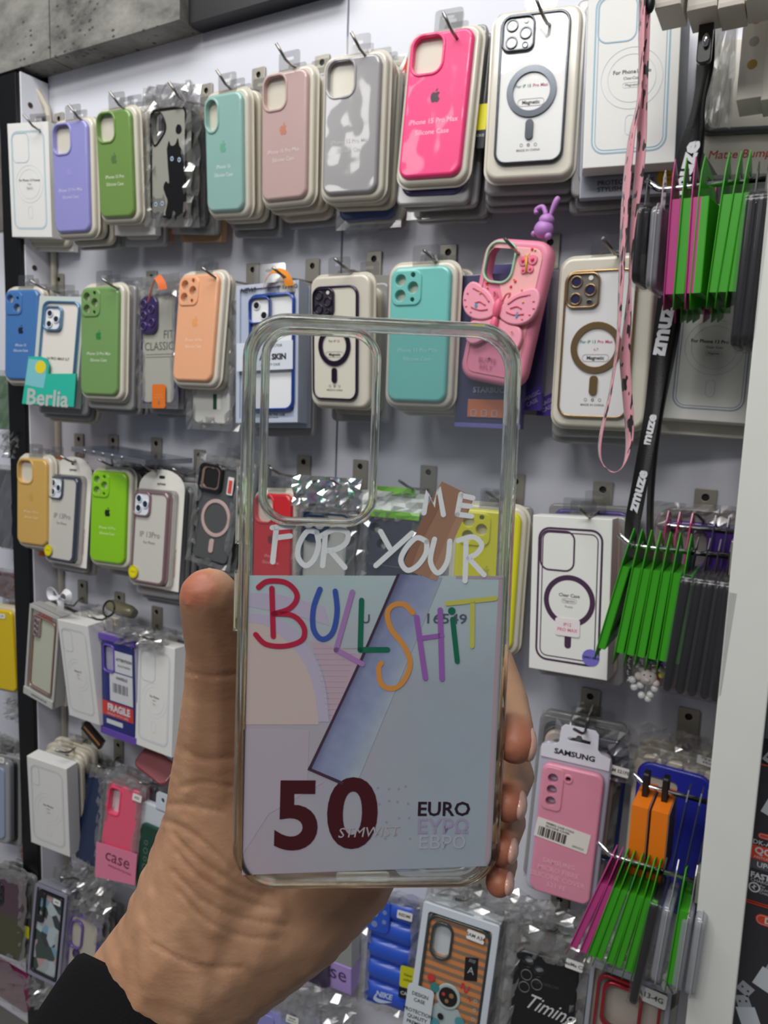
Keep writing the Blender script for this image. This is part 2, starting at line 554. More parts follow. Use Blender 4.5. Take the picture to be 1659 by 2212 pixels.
# ------------------------------------------------------------------ the setting
def wall_panels():
    m = bpy.data.materials.new('white_laminate'); m.use_nodes = True
    p = m.node_tree.nodes['Principled BSDF']
    p.inputs['Base Color'].default_value = lin((222, 224, 234)); p.inputs['Roughness'].default_value = 0.32
    # panels left of the seam, right of the seam and in the next bay; the seam is a real 4 mm gap
    SX = -0.594
    b = BM(); box(b, -1.215, SX - 0.0015, 0, 0.016, -1.35, 0.60, bev=0.001); struct('wall_back', b, m)
    b = BM(); box(b, SX + 0.0015, 0.75, 0, 0.016, -1.35, 0.80, bev=0.001); struct('wall_right', b, m)
    b = BM(); box(b, -2.4, -1.27, 0, 0.016, -1.35, 0.60, bev=0.001); struct('wall_left', b, m)
    b = BM(); box(b, -2.4, 0.75, 0.018, 0.03, -1.35, 1.0); struct('trim_1', b, mat((22, 22, 24), .6))


wall_panels()
b = BM(); box(b, -3.2, 1.6, -4.2, 0.4, -1.62, -1.60); struct('floor', b, mat((150, 146, 140), .35, var=.1))
# side frame between the two bays on the left: black front bar, white punched side plate, beige corner moulding
b = BM(); box(b, -1.262, -1.216, -0.062, 0.0, -1.35, 0.545); struct('trim_2', b, mat((14, 14, 15), .35))
b = BM()
box(b, -1.2155, -1.2125, -0.055, -0.001, -1.35, 0.548, 0)
for z in (0.50, 0.485, 0.23, 0.19, -.12, -.15, -.42):
    bmesh.ops.create_cone(b, cap_ends=True, segments=14, radius1=.0045, radius2=.0045, depth=.001, matrix=Matrix.Translation((-1.212, -.038 if z != .485 else -.012, z)) @ Matrix.Rotation(PI / 2, 4, 'Y'))
for f in b.faces:
    c = f.calc_center_median()
    if c.x > -1.2123: f.material_index = 1
struct('trim_3', b, [mat((228, 229, 238), .22), mat((60, 44, 30), .5)])
b = BM()
tube(b, [(-1.203, -0.006, -1.35), (-1.203, -0.006, 0.47), (-1.206, -0.010, 0.505), (-1.215, -0.02, 0.528), (-1.225, -0.034, 0.54)], 0.0055, 8)
struct('trim_4', b, mat((205, 198, 182), .4))
for i, (z0, z1) in enumerate(((0.375, 0.43), (0.125, 0.185), (-.27, -.20), (-.5, -.45))):
    b = BM(); box(b, -1.2120, -1.2100, -0.028, -0.002, z0, z1); struct('trim_%d' % (5 + i), b, mat((16, 16, 17), .4))

# header above the wall: stone-look clad beam, then a black beam
def stone(nt, p):
    tc = nt.nodes.new('ShaderNodeTexCoord')
    n = nt.nodes.new('ShaderNodeTexNoise'); n.inputs['Scale'].default_value = 9; n.inputs['Detail'].default_value = 9; n.inputs['Roughness'].default_value = .7
    v = nt.nodes.new('ShaderNodeTexVoronoi'); v.inputs['Scale'].default_value = 60
    mp = nt.nodes.new('ShaderNodeMapping'); mp.inputs['Scale'].default_value = (1, 1, 1.8)
    nt.links.new(tc.outputs['Object'], mp.inputs[0]); nt.links.new(mp.outputs[0], n.inputs['Vector']); nt.links.new(mp.outputs[0], v.inputs['Vector'])
    r = nt.nodes.new('ShaderNodeValToRGB')
    e = r.color_ramp.elements; e[0].position = .30; e[0].color = lin((62, 62, 60)); e[1].position = .68; e[1].color = lin((150, 149, 143))
    x = e.new(.46); x.color = lin((114, 113, 108))
    nt.links.new(n.outputs['Fac'], r.inputs[0])
    m = nt.nodes.new('ShaderNodeMath'); m.operation = 'LESS_THAN'; m.inputs[1].default_value = .22
    n2 = nt.nodes.new('ShaderNodeTexNoise'); n2.inputs['Scale'].default_value = 14
    nt.links.new(tc.outputs['Object'], n2.inputs['Vector'])
    m2 = nt.nodes.new('ShaderNodeMath'); m2.operation = 'GREATER_THAN'; m2.inputs[1].default_value = .50
    m3 = nt.nodes.new('ShaderNodeMath'); m3.operation = 'MULTIPLY'
    nt.links.new(v.outputs['Distance'], m.inputs[0]); nt.links.new(n2.outputs['Fac'], m2.inputs[0]); nt.links.new(m.outputs[0], m3.inputs[0]); nt.links.new(m2.outputs[0], m3.inputs[1])
    mx = nt.nodes.new('ShaderNodeMix'); mx.data_type = 'RGBA'; mx.inputs['B'].default_value = lin((62, 62, 62))
    nt.links.new(m3.outputs[0], mx.inputs['Factor']); nt.links.new(r.outputs[0], mx.inputs['A']); nt.links.new(mx.outputs['Result'], p.inputs['Base Color'])
    p.inputs['Roughness'].default_value = .7
    bp = nt.nodes.new('ShaderNodeBump'); bp.inputs['Strength'].default_value = .4; bp.inputs['Distance'].default_value = .004
    nt.links.new(n.outputs['Fac'], bp.inputs['Height']); nt.links.new(bp.outputs[0], p.inputs['Normal'])


STONE = ramp_mat('stone_print', stone)
HZ = 0.560; HX = at(108, 110, .046).x; HY = at(388, 42, .046).x
b = BM(); box(b, HX + .0015, HY, -0.046, 0.0, HZ, 0.90); box(b, -2.4, HX - .0015, -0.046, 0.0, HZ, 0.90); struct('trim_10', b, STONE)
b = BM(); box(b, -0.886, 0.75, -0.030, 0.0, HZ, 0.90) if False else box(b, HY + .002, -0.5955, -0.030, 0.0, HZ, 0.90)
struct('trim_11', b, mat((24, 25, 27), .4))
b = BM(); box(b, -2.4, -1.262, -0.065, -0.02, 0.50, 0.545); struct('trim_12', b, mat((18, 18, 19), .4))
# tall white upright on the right and the clear side of the next bay
b = BM(); box(b, -0.0455, -0.0055, -0.20, 0.0, -1.35, 0.62, bev=.0012); struct('trim_13', b, mat((226, 228, 222), .38, var=.02))
b = BM(); box(b, 0.0015, 0.0045, -0.148, 0.0, -1.35, 0.62); struct('trim_14', b, film(tint=(.78, .82, .84), base=.25, rough=.12, milky=.25, milkc=(150, 155, 160)))

# ------------------------------------------------------------------ hooks
def hook(bx, by, tx, ty, d, name, lean=-.012, up=.020):
    """bracket at wall pixel (bx, by); the rod runs out to where the tip shows at (tx, ty)"""
    A = at(bx, by); Tp = at(tx, ty, d)
    M = Matrix.Translation((A.x, 0, A.z))
    t = Thing('display_hook', name, 'display hook', M)
    b = BM(); solid(b, rr(.024, .042, .002, 0, -.008), [circ(.0042, 0, .003, 14)], -.0035, -.0005, .0006, 0, 0)
    bp = t.part('bracket_plate', b, mat((176, 172, 160), .38, .55))
    b = BM(); solid(b, circ(.0046, 0, .003, 16), (), -.0006, -.0003, 0, 0, 0); t.part('screw', b, mat((20, 18, 16), .5), parent=bp)
    e = Tp - Vector((A.x, 0, A.z))
    bend = e + Vector((lean * -.6, .014, -up))
    b = BM()
    tube(b, [(0, -.003, -.020), (bend.x * .15, -.02, -.020 + (bend.z + .020) * .1), tuple(bend + Vector((0, .008, -.001))), tuple(bend + Vector((lean * .1, -.002, .002))), tuple(e)], .0018, 8)
    t.part('rod', b, STEEL)
    return t


HK = [  # bracket px, tip px, depth, label
    (130, 262, 50, 246, .10, 'steel hook rising above the white box with pale blue outline at the left frame'),
    (238, 262, 148, 226, .12, 'steel hook holding the lavender case, bent tip above it'),
    (330, 232, 236, 197, .125, 'steel hook holding the upper olive green case'),
    (448, 202, 364, 176, .125, 'steel hook poking out of the bag with the cat case'),
    (561, 168, 467, 150, .12, 'steel hook above the mint case with small oval opening'),
    (698, 142, 596, 93, .125, 'steel hook with a tall bent tip above the dusty rose case'),
    (862, 150, 758, 69, .13, 'steel hook above the silver grey case'),
    (1056, 110, 957, 26, .14, 'steel hook above the hot pink case'),
    (1235, 45, 1155, -10, .14, 'steel hook at the top edge above the clear case with dark ring'),
    (330, 603, 220, 602, .125, 'steel hook above the middle-row olive green case'),
    (130, 608, 66, 606, .10, 'steel hook above the blue silicone case'),
    (548, 588, 436, 578, .125, 'steel hook behind the peach case'),
    (677, 580, 588, 577, .12, 'steel hook carrying the orange strap above the pale blue box'),
    (810, 565, 722, 558, .125, 'steel hook above the clear case with dark purple ring'),
    (970, 551, 915, 540, .125, 'steel hook above the aqua case, its bracket plate plain to see'),
    (1190, 530, 1090, 515, .14, 'dark hook running through the camera opening of the butterfly case'),
    (1392, 522, 1302, 514, .14, 'steel hook with bent tip above the gold-ring clear case'),
    (173, 952, 130, 985, .11, 'leftmost bracket hook of the row under the turquoise box'),
    (247, 955, 212, 992, .11, 'bracket hook over the lime green case'),
    (340, 962, 305, 1003, .12, 'bracket hook hidden behind the flat clear pack'),
    (433, 988, 372, 1012, .12, 'bracket hook above the tilted black and pink ring case'),
    (658, 1002, 582, 1010, .11, 'bracket hook seen through the camera opening, left of the shiny bag'),
    (780, 1012, 712, 1034, .11, 'bracket hook above the shiny silver bag'),
    (927, 1025, 862, 1038, .12, 'bracket hook above the bag with green header'),
    (1115, 1045, 1050, 1062, .12, 'bracket hook above the bright yellow case'),
    (1303, 1063, 1250, 1098, .13, 'bracket hook above the white box with purple outline'),
    (1524, 1080, 1500, 1105, .10, 'bracket hook right of the black lanyard'),
    (180, 1268, 128, 1300, .11, 'bracket hook with white ribbon at the left post'),
    (260, 1294, 190, 1330, .12, 'bracket hook beside the black hair-tie shaped loop'),
    (341, 1325, 300, 1372, .12, 'bracket hook just left of the thumb'),
    (1276, 1508, 1240, 1575, .13, 'dark bracket hook above the pink case on its hanging card'),
    (1488, 1552, 1470, 1612, .10, 'dark bracket hook above the royal blue case'),
    (188, 1575, 120, 1620, .12, 'bracket hook above the lower white box'),
    (258, 1612, 210, 1655, .10, 'bracket hook above the navy case'),
    (341, 1650, 300, 1690, .10, 'bracket hook above the coral pink case'),
    (200, 1880, 130, 1895, .12, 'bracket hook above the boxed picture case'),
    (1040, 1880, 985, 1942, .13, 'bracket hook above the astronaut case box'),
    (1210, 1945, 1180, 2010, .12, 'bracket hook above the black case with handwriting'),
]
for (bx, by, tx, ty, d, nm) in HK:
    hook(bx, by, tx, ty, d, nm, up=.017 if by < 300 else .010)


# ------------------------------------------------------------------ product builders
def hang_tab(t, W, H, cx=0.0, wd=.034, ht=.028, m=None):
    b = BM()
    solid(b, rr(wd, ht, .004, cx, H / 2 + ht / 2 - .003, 3), [rr(.014, .004, .0019, cx, H / 2 + ht - .012, 3)], .006, .0066, 0, 0)
    t.part('hang_tab', b, m or FILM)


def tray(t, W, H, col=CREAM, grow=.011, y0=.006, y1=.017, r=.015):
    b = BM(); g = grow
    solid(b, rr(W + g, H + g, r, .0005, -.0005), (), y0, y1, .004, .002)
    solid(b, rr(W + g + .006, H + g + .006, r + .003, .0005, -.0005), (), y1 - .0035, y1 - .0015, .0006, .0006)
    t.part('blister_tray', b, mat(col, .3, coat=.5, coatr=.1, var=.03))


def cam_open(W, H, kind):
    if kind == 'square':
        w_, h_ = W * .47, H * .255
        return rr(w_, h_, .011, -W / 2 + W * .055 + w_ / 2 + .0015, H / 2 - H * .025 - h_ / 2)
    if kind == 'pill':
        return rr(W * .31, H * .26, W * .15, -W / 2 + W * .215, H / 2 - H * .175)
    if kind == 'wide':
        return rr(.033, .009, .0045, -W / 2 + .027, H / 2 - .014)
    if kind == 'tall':
        return rr(W * .30, H * .28, .006, -W / 2 + W * .26, H / 2 - H * .19)


def sil(key, label, col, logo=None, lines=(), tcol=(240, 240, 240), cam='square', n=None, name='phone_case', trayc=CREAM, tab=True, T=.010, coat=.9, tsize=.0068, ltz=-.024, rough=.42, group=None):
    M, W, H = pose(key)
    t = Thing(name, label, 'phone case', M, H / 2, group)
    mb = mat(col, rough, coat=coat, coatr=.06, cbump=.45, var=.03)
    b = BM(); out = rr(W, H, .0125)
    marks = []
    if cam == 'lens3' or cam == 'lens2':
        bw = W * .50; bh = bw * 1.04; cx = -W / 2 + .003 + bw / 2; cz = H / 2 - .004 - bh / 2
        L3 = [(cx - bw * .2, cz + bh * .22, bw * .175), (cx - bw * .2, cz - bh * .22, bw * .175), (cx + bw * .22, cz, bw * .175), (cx + bw * .21, cz + bh * .36, bw * .075), (cx + bw * .21, cz - bh * .34, bw * .065)]
        if cam == 'lens2':
            L3 = [(cx - bw * .2, cz + bh * .2, bw * .19), (cx + bw * .2, cz - bh * .2, bw * .19), (cx + bw * .24, cz + bh * .22, bw * .07)]
        holes = [circ(r, x, z, 18) for x, z, r in L3]
        solid(b, out, holes, 0, T, .004, .001, hb=.0004)
        cb = t.part('case_body', b, mb)
        b = BM(); solid(b, rr(bw, bh, bw * .24, cx, cz), holes, -.0016, .0005, .0012, 0, hb=.0006)
        t.part('camera_surround', b, mb, parent=cb)
    else:
        ho = cam_open(W, H, cam)
        solid(b, out, [ho], 0, T, .004, .001, hb=.0006)
        cb = t.part('case_body', b, mb)
        b = BM(); solid(b, inset(ccw(ho), -.003), [ho], -.0013, .0005, .0011, 0, hb=.0005)
        t.part('camera_surround', b, mb, parent=cb)
    b = BM(); used = []
    if logo:
        fruit_mark(b, 0, H * .055, .0115, -.00015, 0); used.append(mat(logo, .4, coat=.5))
    mi = len(used)
    if lines:
        used.append(mat(tcol, .45))
        for i, s in enumerate(lines):
            text(b, s, 0, H * -.115 - i * tsize * 1.5 + (H * .0), tsize, -.0002, mi, bold=.01)
    if used:
        t.part('print', b, used)
    else:
        b.free()
    tray(t, W, H, trayc)
    if tab:
        hang_tab(t, W, H, .004)
    return t, M, W, H


def lenses(t, parent, lst, y, m_ring, m_glass):
    for x, z, r in lst:
        b = BM(); lens(b, x, z, r, y, 0, 1); t.part('lens', b, [m_ring, m_glass], parent=parent)


def lens(b, x, z, r, y, mi_ring, mi_glass):
    solid(b, circ(r, x, z, 20), [circ(r * .74, x, z, 20)], y - .0016, y, .0006, 0, mi_ring, hb=.0004)
    solid(b, circ(r * .74, x, z, 20), (), y - .0005, y, 0, 0, mi_glass)


def magclear(key, label, rim, lines=(), name='clear_phone_case', plate=None, back=(232, 230, 222), trayc=CREAM, ring=True, tab=True, lensc=(38, 42, 62), lcol=((60, 130, 130), (40, 40, 44), (190, 60, 120)), wid=.0028, trgrow=.018, shift=(0, -.004)):
    M, W, H = pose(key)
    t = Thing(name, label, 'phone case', M, H / 2)
    rm = mat(rim, .22, .85, coat=.3)
    b = BM(); solid(b, rr(W, H, .013), [rr(W - 2 * wid, H - 2 * wid, .0105)], 0, .010, .0014, .001, hb=.0008); t.part('bumper_frame', b, rm)
    b = BM(); solid(b, rr(W - 2 * wid + .0006, H - 2 * wid + .0006, .0105), (), .0016, .003, 0, 0); t.part('clear_back', b, mat(back, .3, coat=.8, coatr=.05, cbump=.2))
    bw = W * .47; bh = bw * 1.03; cx = -W / 2 + .0025 + bw / 2; cz = H / 2 - .0028 - bh / 2
    b = BM()
    solid(b, rr(bw, bh, bw * .24, cx, cz), [rr(bw - .004, bh - .004, bw * .2, cx, cz)], -.0022, .002, .001, 0, 0, hb=.0008)
    solid(b, rr(bw - .004, bh - .004, bw * .2, cx, cz), (), .0, .0014, 0, 0, 1)
    cp = t.part('camera_plate', b, [rm, mat(plate or (92, 92, 98), .2, coat=.8)])
    lenses(t, cp, [(cx + x * bw, cz + z * bh, bw * r) for x, z, r in ((-.2, .24, .185), (-.2, -.24, .185), (.22, 0, .185), (.22, -.34, .09))], 0, rm, mat(lensc, .12, coat=1))
    b = BM(); solid(b, circ(bw * .07, cx + .22 * bw, cz + .34 * bh, 14), (), -.001, 0, 0, 0); t.part('flash', b, mat((225, 225, 215), .3), parent=cp)
    if ring:
        b = BM(); zc = -H * .02
        solid(b, circ(W * .355, 0, zc, 48), [circ(W * .265, 0, zc, 48)], -.0003, .0016, .0002, 0, 0, hb=.0002, segs=1)
        solid(b, rr(W * .115, H * .135, W * .056, 0, zc - W * .355 - H * .082), (), -.0003, .0016, .0002, 0, 0, segs=1)
        t.part('magnet_ring', b, rm)
    if lines:
        b = BM(); zc = -H * .02
        for i, s in enumerate(lines):
            if s == 'Magnetic':
                text(b, s, 0, zc - .0108, .0052, .0013, 1, bold=.02); outline(b, rr(.028, .0075, .0036, 0, zc - .0108), .0003, .0014, 3)
            elif i == 0:
                h1 = s[:len(s) // 2 + 1]; h2 = s[len(s) // 2 + 1:]
                text(b, h1, -.0005, zc + .006, .0046, .0013, 0, 'RIGHT', bold=.01); text(b, h2, -.0003, zc + .006, .0046, .0013, 2, 'LEFT', bold=.01)
            else:
                text(b, s, 0, zc - .002, .004, .0013, 2)
        if lines[-1] == 'Magnetic':
            text(b, 'MADE IN CHINA', 0, -H * .41, .0034, .0013, 3, bold=.01)
            for k in (-1, 0, 1): outline(b, circ(.0017, k * .0075, -H * .375, 12), .0004 if k else .0009, .0014, 3)
        t.part('printed_insert_text', b, [mat(lcol[0], .5), mat(lcol[1], .5), mat(lcol[2], .5), mat((120, 120, 122), .5)])
    b = BM(); g = trgrow
    solid(b, rr(W + g, H + g, .014, shift[0] + .001, shift[1]), (), .0045, .016, .004, .002)
    solid(b, rr(W + g + .006, H + g + .006, .016, shift[0] + .001, shift[1]), (), .0135, .0155, .0005, .0005)
    t.part('blister_tray', b, mat(trayc, .3, coat=.6, coatr=.1, var=.03))
    if tab:
        hang_tab(t, W, H + .02, .004)
    return t, M, W, H


def wbox(key, label, line=(176, 196, 205), lines=(), T=.024, cam=True, ring=True, name='phone_case_box', col=(233, 233, 230), camsq=None, lw=.0011, tz=0.0, tcol=(90, 90, 92), dark_ring=None, tab=True):
    M, W, H = pose(key)
    t = Thing(name, label, 'box', M, H / 2)
    b = BM(); box(b, -W / 2, W / 2, 0, T, -H / 2, H / 2, bev=.0008); t.part('carton', b, mat(col, .42, var=.015, bump=.05, bscale=300))
    b = BM(); iw, ih = W * .82, H * .86
    o = rr(iw, ih, W * .15, -W * .01, 0)
    outline(b, o, lw, -.0001, 0); outline(b, inset(ccw(o), lw * 2.1), lw * .5, -.0001, 0)
    if cam:
        cw, ch = (W * .40, W * .44) if camsq is None else camsq
        outline(b, rr(cw, ch, cw * .27, -W * .01 - iw / 2 + cw / 2 + .0025, ih / 2 - ch / 2 - .003), lw * .8, -.0002, 0)
    if ring:
        zc = -H * .03; R = W * .335 if not dark_ring else W * .325
        if dark_ring:
            solid(b, circ(R, 0, zc, 48), [circ(R * .8, 0, zc, 48)], -.0002, 0, 0, 0, 0)
            decal(b, rr(W * .085, H * .11, W * .04, 0, zc - R - H * .085), -.0001, 0)
        else:
            outline(b, circ(R, 0, zc, 48), .0004, -.0001, 2); outline(b, circ(R * .78, 0, zc, 48), .0004, -.0001, 2)
            outline(b, rr(W * .11, H * .11, W * .05, 0, zc - R - H * .085), .0005, -.0001, 2)
        for i, (s, z) in enumerate(zip(lines, (.006, .0, -.0065))):
            text(b, s, 0, zc + z * W / .088 + tz, (.0052, .0038, .0034)[i] * W / .088, -.00025, 1, bold=.02 if i == 0 else 0)
            if i == 1 + (not dark_ring): outline(b, rr(.017, .0052, .0025, 0, zc + z * W / .088), .0003, -.0001, 2)
    t.part('printed_front', b, [mat(line, .45), mat(tcol, .5), mat(tuple(int(v * .5 + 232 * .5) for v in line), .5)])
    if tab:
        b = BM(); solid(b, rr(.036, .022, .003, 0, H / 2 + .009, 3), [rr(.016, .004, .0019, 0, H / 2 + .011, 3)], T - .001, T - .0005, 0, 0); t.part('hang_tab', b, FILM)
    return t, M, W, H


BEHIND = ['directly behind', 'second behind', 'third behind', 'fourth behind', 'fifth behind', 'sixth behind']


def stack(key, items, what, y=.019, seed=1, dz=-.004, base=None):
    """packs on the same hook behind the front one: only their edges show"""
    rnd = random.Random(seed * 77)
    for k, it in enumerate(items):
        kind, col = it[0], it[1]
        M, W, H = pose(key)
        W = .079 * (W / .079) ; th = .0125
        if len(it) > 2: W, H = it[2]
        yy = (base or y) + k * .0142
        if POSES[key][2] - yy - .016 < 0: break
        M2 = M @ Matrix.Translation((rnd.uniform(-.0025, .0035), yy, rnd.uniform(-.006, .001) + dz * (k % 3))) @ Matrix.Rotation(rnd.uniform(-.018, .018), 4, 'Y')
        names = {'sil': 'phone_case', 'box': 'phone_case_box', 'clear': 'clear_phone_case', 'bag': 'bagged_phone_case'}
        cname = {'sil': 'phone case pack', 'box': 'phone case box', 'clear': 'clear phone case pack', 'bag': 'bagged phone case'}[kind]
        t = Thing(names[kind], '%s %s, %s %s' % (it[3] if len(it) > 3 else CN(col), cname, BEHIND[k], what), 'phone case', M2, H / 2)
        if kind == 'box':
            b = BM(); box(b, -W / 2 - .004, W / 2 + .004, 0, th, -H / 2 - .008, H / 2 + .004); t.part('carton', b, mat(col, .5))
            b = BM(); outline(b, rr(W * .86, H * .88, .012), .001, -.0001); t.part('printed_front', b, mat((170, 180, 188), .5))
        else:
            b = BM(); solid(b, rr(W, H, .0125), [cam_open(W, H, 'square')] if kind != 'bag' else [cam_open(W, H, 'tall')], 0, .008, .003, .001, hb=.0005)
            t.part('case_body', b, mat(col, .4, coat=.5))
            b = BM()
            if kind == 'sil':
                solid(b, rr(W + .014, H + .014, .016, 0, -.001), (), .004, th, .003, .001); t.part('blister_tray', b, mat((206, 200, 182), .35, coat=.5, coatr=.1))
            elif kind == 'clear':
                solid(b, rr(W + .014, H + .016, .008, 0, -.002), (), .004, th, .003, .001); t.part('blister_tray', b, mat((150, 150, 150), .25, coat=.7, coatr=.08))
            else:
                sheet(b, -W / 2 - .008, W / 2 + .008, -H / 2 - .010, H / 2 + .02, .009, .0025, 6, 9, seed=seed + k); t.part('plastic_bag', b, CRINKLE)
        b = BM(); solid(b, rr(.030, .022, .003, .002 * k, H / 2 + .012, 2), [rr(.013, .004, .0018, .002 * k, H / 2 + .015, 2)], .006, .0064, 0, 0); t.part('hang_tab', b, FILM)


def CN(c):
    r, g, b = c
    mx, mn = max(c), min(c)
    if mx - mn < 22:
        return 'white' if mx > 205 else 'light grey' if mx > 165 else 'grey' if mx > 100 else 'dark grey' if mx > 60 else 'black'
    if r == mx and g > b + 20 and g > 150: return 'cream'
    if r == mx and b >= g: return 'pink' if mx > 150 else 'plum'
    if r == mx: return 'tan' if mx > 140 else 'brown'
    if g == mx: return 'green'
    return 'purple' if r > g + 8 else 'blue'


def label_tag(t, x, z, wd, ht, s, y=-.0004, rot=0, bg=(232, 232, 228), fg=(60, 60, 62), name='size_sticker', fs=None):
    b = BM()
    solid(b, rr(wd, ht, min(wd, ht) * .12, 0, 0, 2), (), -.0002, .0001, 0, 0, 0)
    if s:
        rows = s.split('\n')
        fs = fs or ht * .5 / len(rows) ** .7
        for i, r in enumerate(rows):
            text(b, r, 0, (len(rows) / 2 - .5 - i) * fs * 1.15, fs, -.00035, 1, bold=.02)
    bmesh.ops.transform(b, matrix=Matrix.Translation((x, y, z)) @ Matrix.Rotation(rot, 4, 'Y'), verts=b.verts)
    return t.part(name, b, [mat(bg, .45), mat(fg, .5)])


def bagfilm(t, W, H, seed, top=.03, m=None, name='plastic_bag', amp=.004, side=.010, back=.012, rim=True, nx=9, nz=14):
    """crumpled bag showing round the edges of the case and bunched up above it"""
    b = BM()
    if rim:
        sheet(b, -W / 2 - side, W / 2 + side, -H / 2 - side, H / 2 + top, -.001, amp, nx + 3, nz + 4, seed=seed, skip=lambda x, z: abs(x) < W / 2 - .006 and -H / 2 + .006 < z < H / 2 - .004)
    sheet(b, -W / 2 - side, W / 2 + side, H / 2 - .003, H / 2 + top, .002, amp * 1.3, nx, 4, seed=seed + 5)
    sheet(b, -W / 2 - side, W / 2 + side, -H / 2 - side, H / 2 + top, back, amp, nx, nz, seed=seed + 9)
    t.part(name, b, m or CRINKLE)


# ------------------------------------------------------------------ row 1 (top)
t, M, W, H = wbox('a1', 'tall white box printed with a pale blue phone outline, leftmost of the top row', (150, 190, 208), ('For Phone 15 Promax', 'Clear', 'Magnetic'), camsq=(.036, .046))
stack('a1', [('sil', (214, 210, 200)), ('box', (236, 236, 233))], 'the leftmost top-row white box', .026, 1)
sil('a2', 'glossy lavender silicone phone case with square camera opening, in a cream tray', (152, 150, 214), (156, 152, 220), ('iPhone 15 Pro Max', 'Silicone Case'), (205, 203, 235))
stack('a2', [('sil', (210, 205, 190)), ('sil', (70, 72, 76)), ('clear', (120, 122, 126)), ('bag', (120, 170, 50))], 'the lavender case', seed=2)
sil('a3', 'olive green silicone phone case with square camera opening, in the top row', (116, 152, 76), (84, 122, 70), ('iPhone 15 Pro', 'Silicone Case'), (215, 225, 195))
stack('a3', [('sil', (222, 218, 205)), ('box', (238, 238, 235), (.079, .168)), ('clear', (196, 198, 200), (.076, .176)), ('box', (176, 140, 110), (.082, .180))], 'the top-row olive green case', seed=3)

# cat case in a crumpled bag
M, W, H = pose('a4')
t = Thing('phone_case', 'grey phone case with black cat and grey cat print inside a shiny crumpled bag', 'phone case', M, H / 2)
b = BM(); hole = spline([(-.034, .066), (-.022, .070), (-.010, .060), (-.006, .046), (-.016, .034), (-.028, .026), (-.034, .036), (-.036, .052), (-.034, .066)], 3)[:-1]
solid(b, rr(W, H, .010), [hole], 0, .010, .003, .001, hb=.0004); t.part('case_body', b, mat((158, 158, 148), .3, coat=.6))
b = BM(); outline(b, rr(W + .001, H + .001, .0105), .003, -.0002, 0, .0006); solid(b, inset(ccw(hole), -.0022), [hole], -.0012, .001, .0006, 0, 0, hb=.0003)
t.part('bumper_frame', b, mat((16, 16, 18), .3))
b = BM()
decal(b, spline([(x * 1.1 - .003, z * 1.33 + .022) for x, z in [(.000, -.002), (.004, .006), (.008, .001), (.016, .002), (.021, .008), (.024, .000), (.032, -.01), (.034, -.045), (.034, -.071), (-.002, -.0712), (.001, -.055), (-.003, -.048), (-.007, -.040), (-.002, -.034), (.004, -.036), (.002, -.020), (.000, -.002)]], 3)[:-1], -.0001, 0)
decal(b, [(-.036, -.048), (-.032, -.042), (-.028, -.046), (-.014, -.046), (-.010, -.040), (-.007, -.048), (-.005, -.056), (-.010, -.064), (-.012, -.074), (-.034, -.074)], -.00015, 1)
decal(b, [(-.036, -.062), (-.030, -.066), (-.022, -.064), (-.016, -.067), (-.012, -.064), (-.014, -.074), (-.036, -.074)], -.0003, 0)
decal(b, spline([(.016, .046), (.020, .050), (.026, .048), (.028, .041), (.022, .037), (.016, .040), (.016, .046)], 3)[:-1], -.0001, 0)
for x, z, k in ((.008, .006, 0), (.023, .004, 0), (-.027, -.054, 1), (-.013, -.053, 1)):
    decal(b, circ(.0032, x, z, 14), -.00035, 2); decal(b, circ(.0016, x, z, 10), -.0005, 0)
t.part('cat_print', b, [mat((14, 14, 15), .4), mat((120, 120, 116), .4), mat((180, 205, 225), .4)])
bagfilm(t, W, H, 4, top=.030, amp=.006, side=.013)
stack('a4', [('bag', (60, 62, 66)), ('bag', (90, 92, 98)), ('clear', (150, 150, 152)), ('box', (186, 150, 112), (.080, .172))], 'the cat print case', seed=4)

sil('a5', 'mint green silicone phone case with a narrow oval camera opening', (148, 190, 182), (110, 180, 152), ('iPhone 16', 'Silicone Case'), (215, 235, 230), cam='pill')
stack('a5', [('sil', (176, 150, 140)), ('sil', (200, 180, 165)), ('clear', (80, 84, 88)), ('clear', (50, 50, 54), (.082, .176))], 'the mint green case', seed=5)
t0, M, W, H = sil('a6', 'dusty rose silicone phone case with square camera opening and copper logo', (196, 166, 162), (196, 132, 108), ('iPhone 15 Pro Max', 'Silicone Case'), (222, 208, 208))
stack('a6', [('sil', (214, 140, 150)), ('sil', (196, 110, 100)), ('sil', (186, 140, 128)), ('clear', (128, 132, 134), (.084, .180))], 'the dusty rose case', seed=6)
sil('a7', 'silver grey silicone phone case with broad white shine, right of the dusty rose case', (158, 156, 158), None, ('iPhone 15 Pro Max', 'Silicone Case'), (196, 196, 196), coat=1.0, rough=.25)
stack('a7', [('sil', (176, 174, 172)), ('sil', (58, 60, 62)), ('bag', (52, 72, 130), (.078, .172)), ('sil', (160, 146, 110), (.080, .180)), ('bag', (170, 130, 124), (.084, .184))], 'the silver grey case', seed=7)
sil('a8', 'hot pink silicone phone case with dark logo, tilted in the top row', (250, 62, 132), (62, 38, 52), ('iPhone 15 Pro Max', 'Silicone Case'), (255, 190, 215), coat=.5, tsize=.0078)
stack('a8', [('clear', (62, 56, 110), (.078, .178)), ('clear', (134, 134, 140), (.082, .176)), ('bag', (160, 160, 168), (.084, .180)), ('clear', (70, 52, 110), (.086, .184)), ('clear', (96, 92, 96), (.086, .186))], 'the hot pink case', seed=8, dz=-.002)
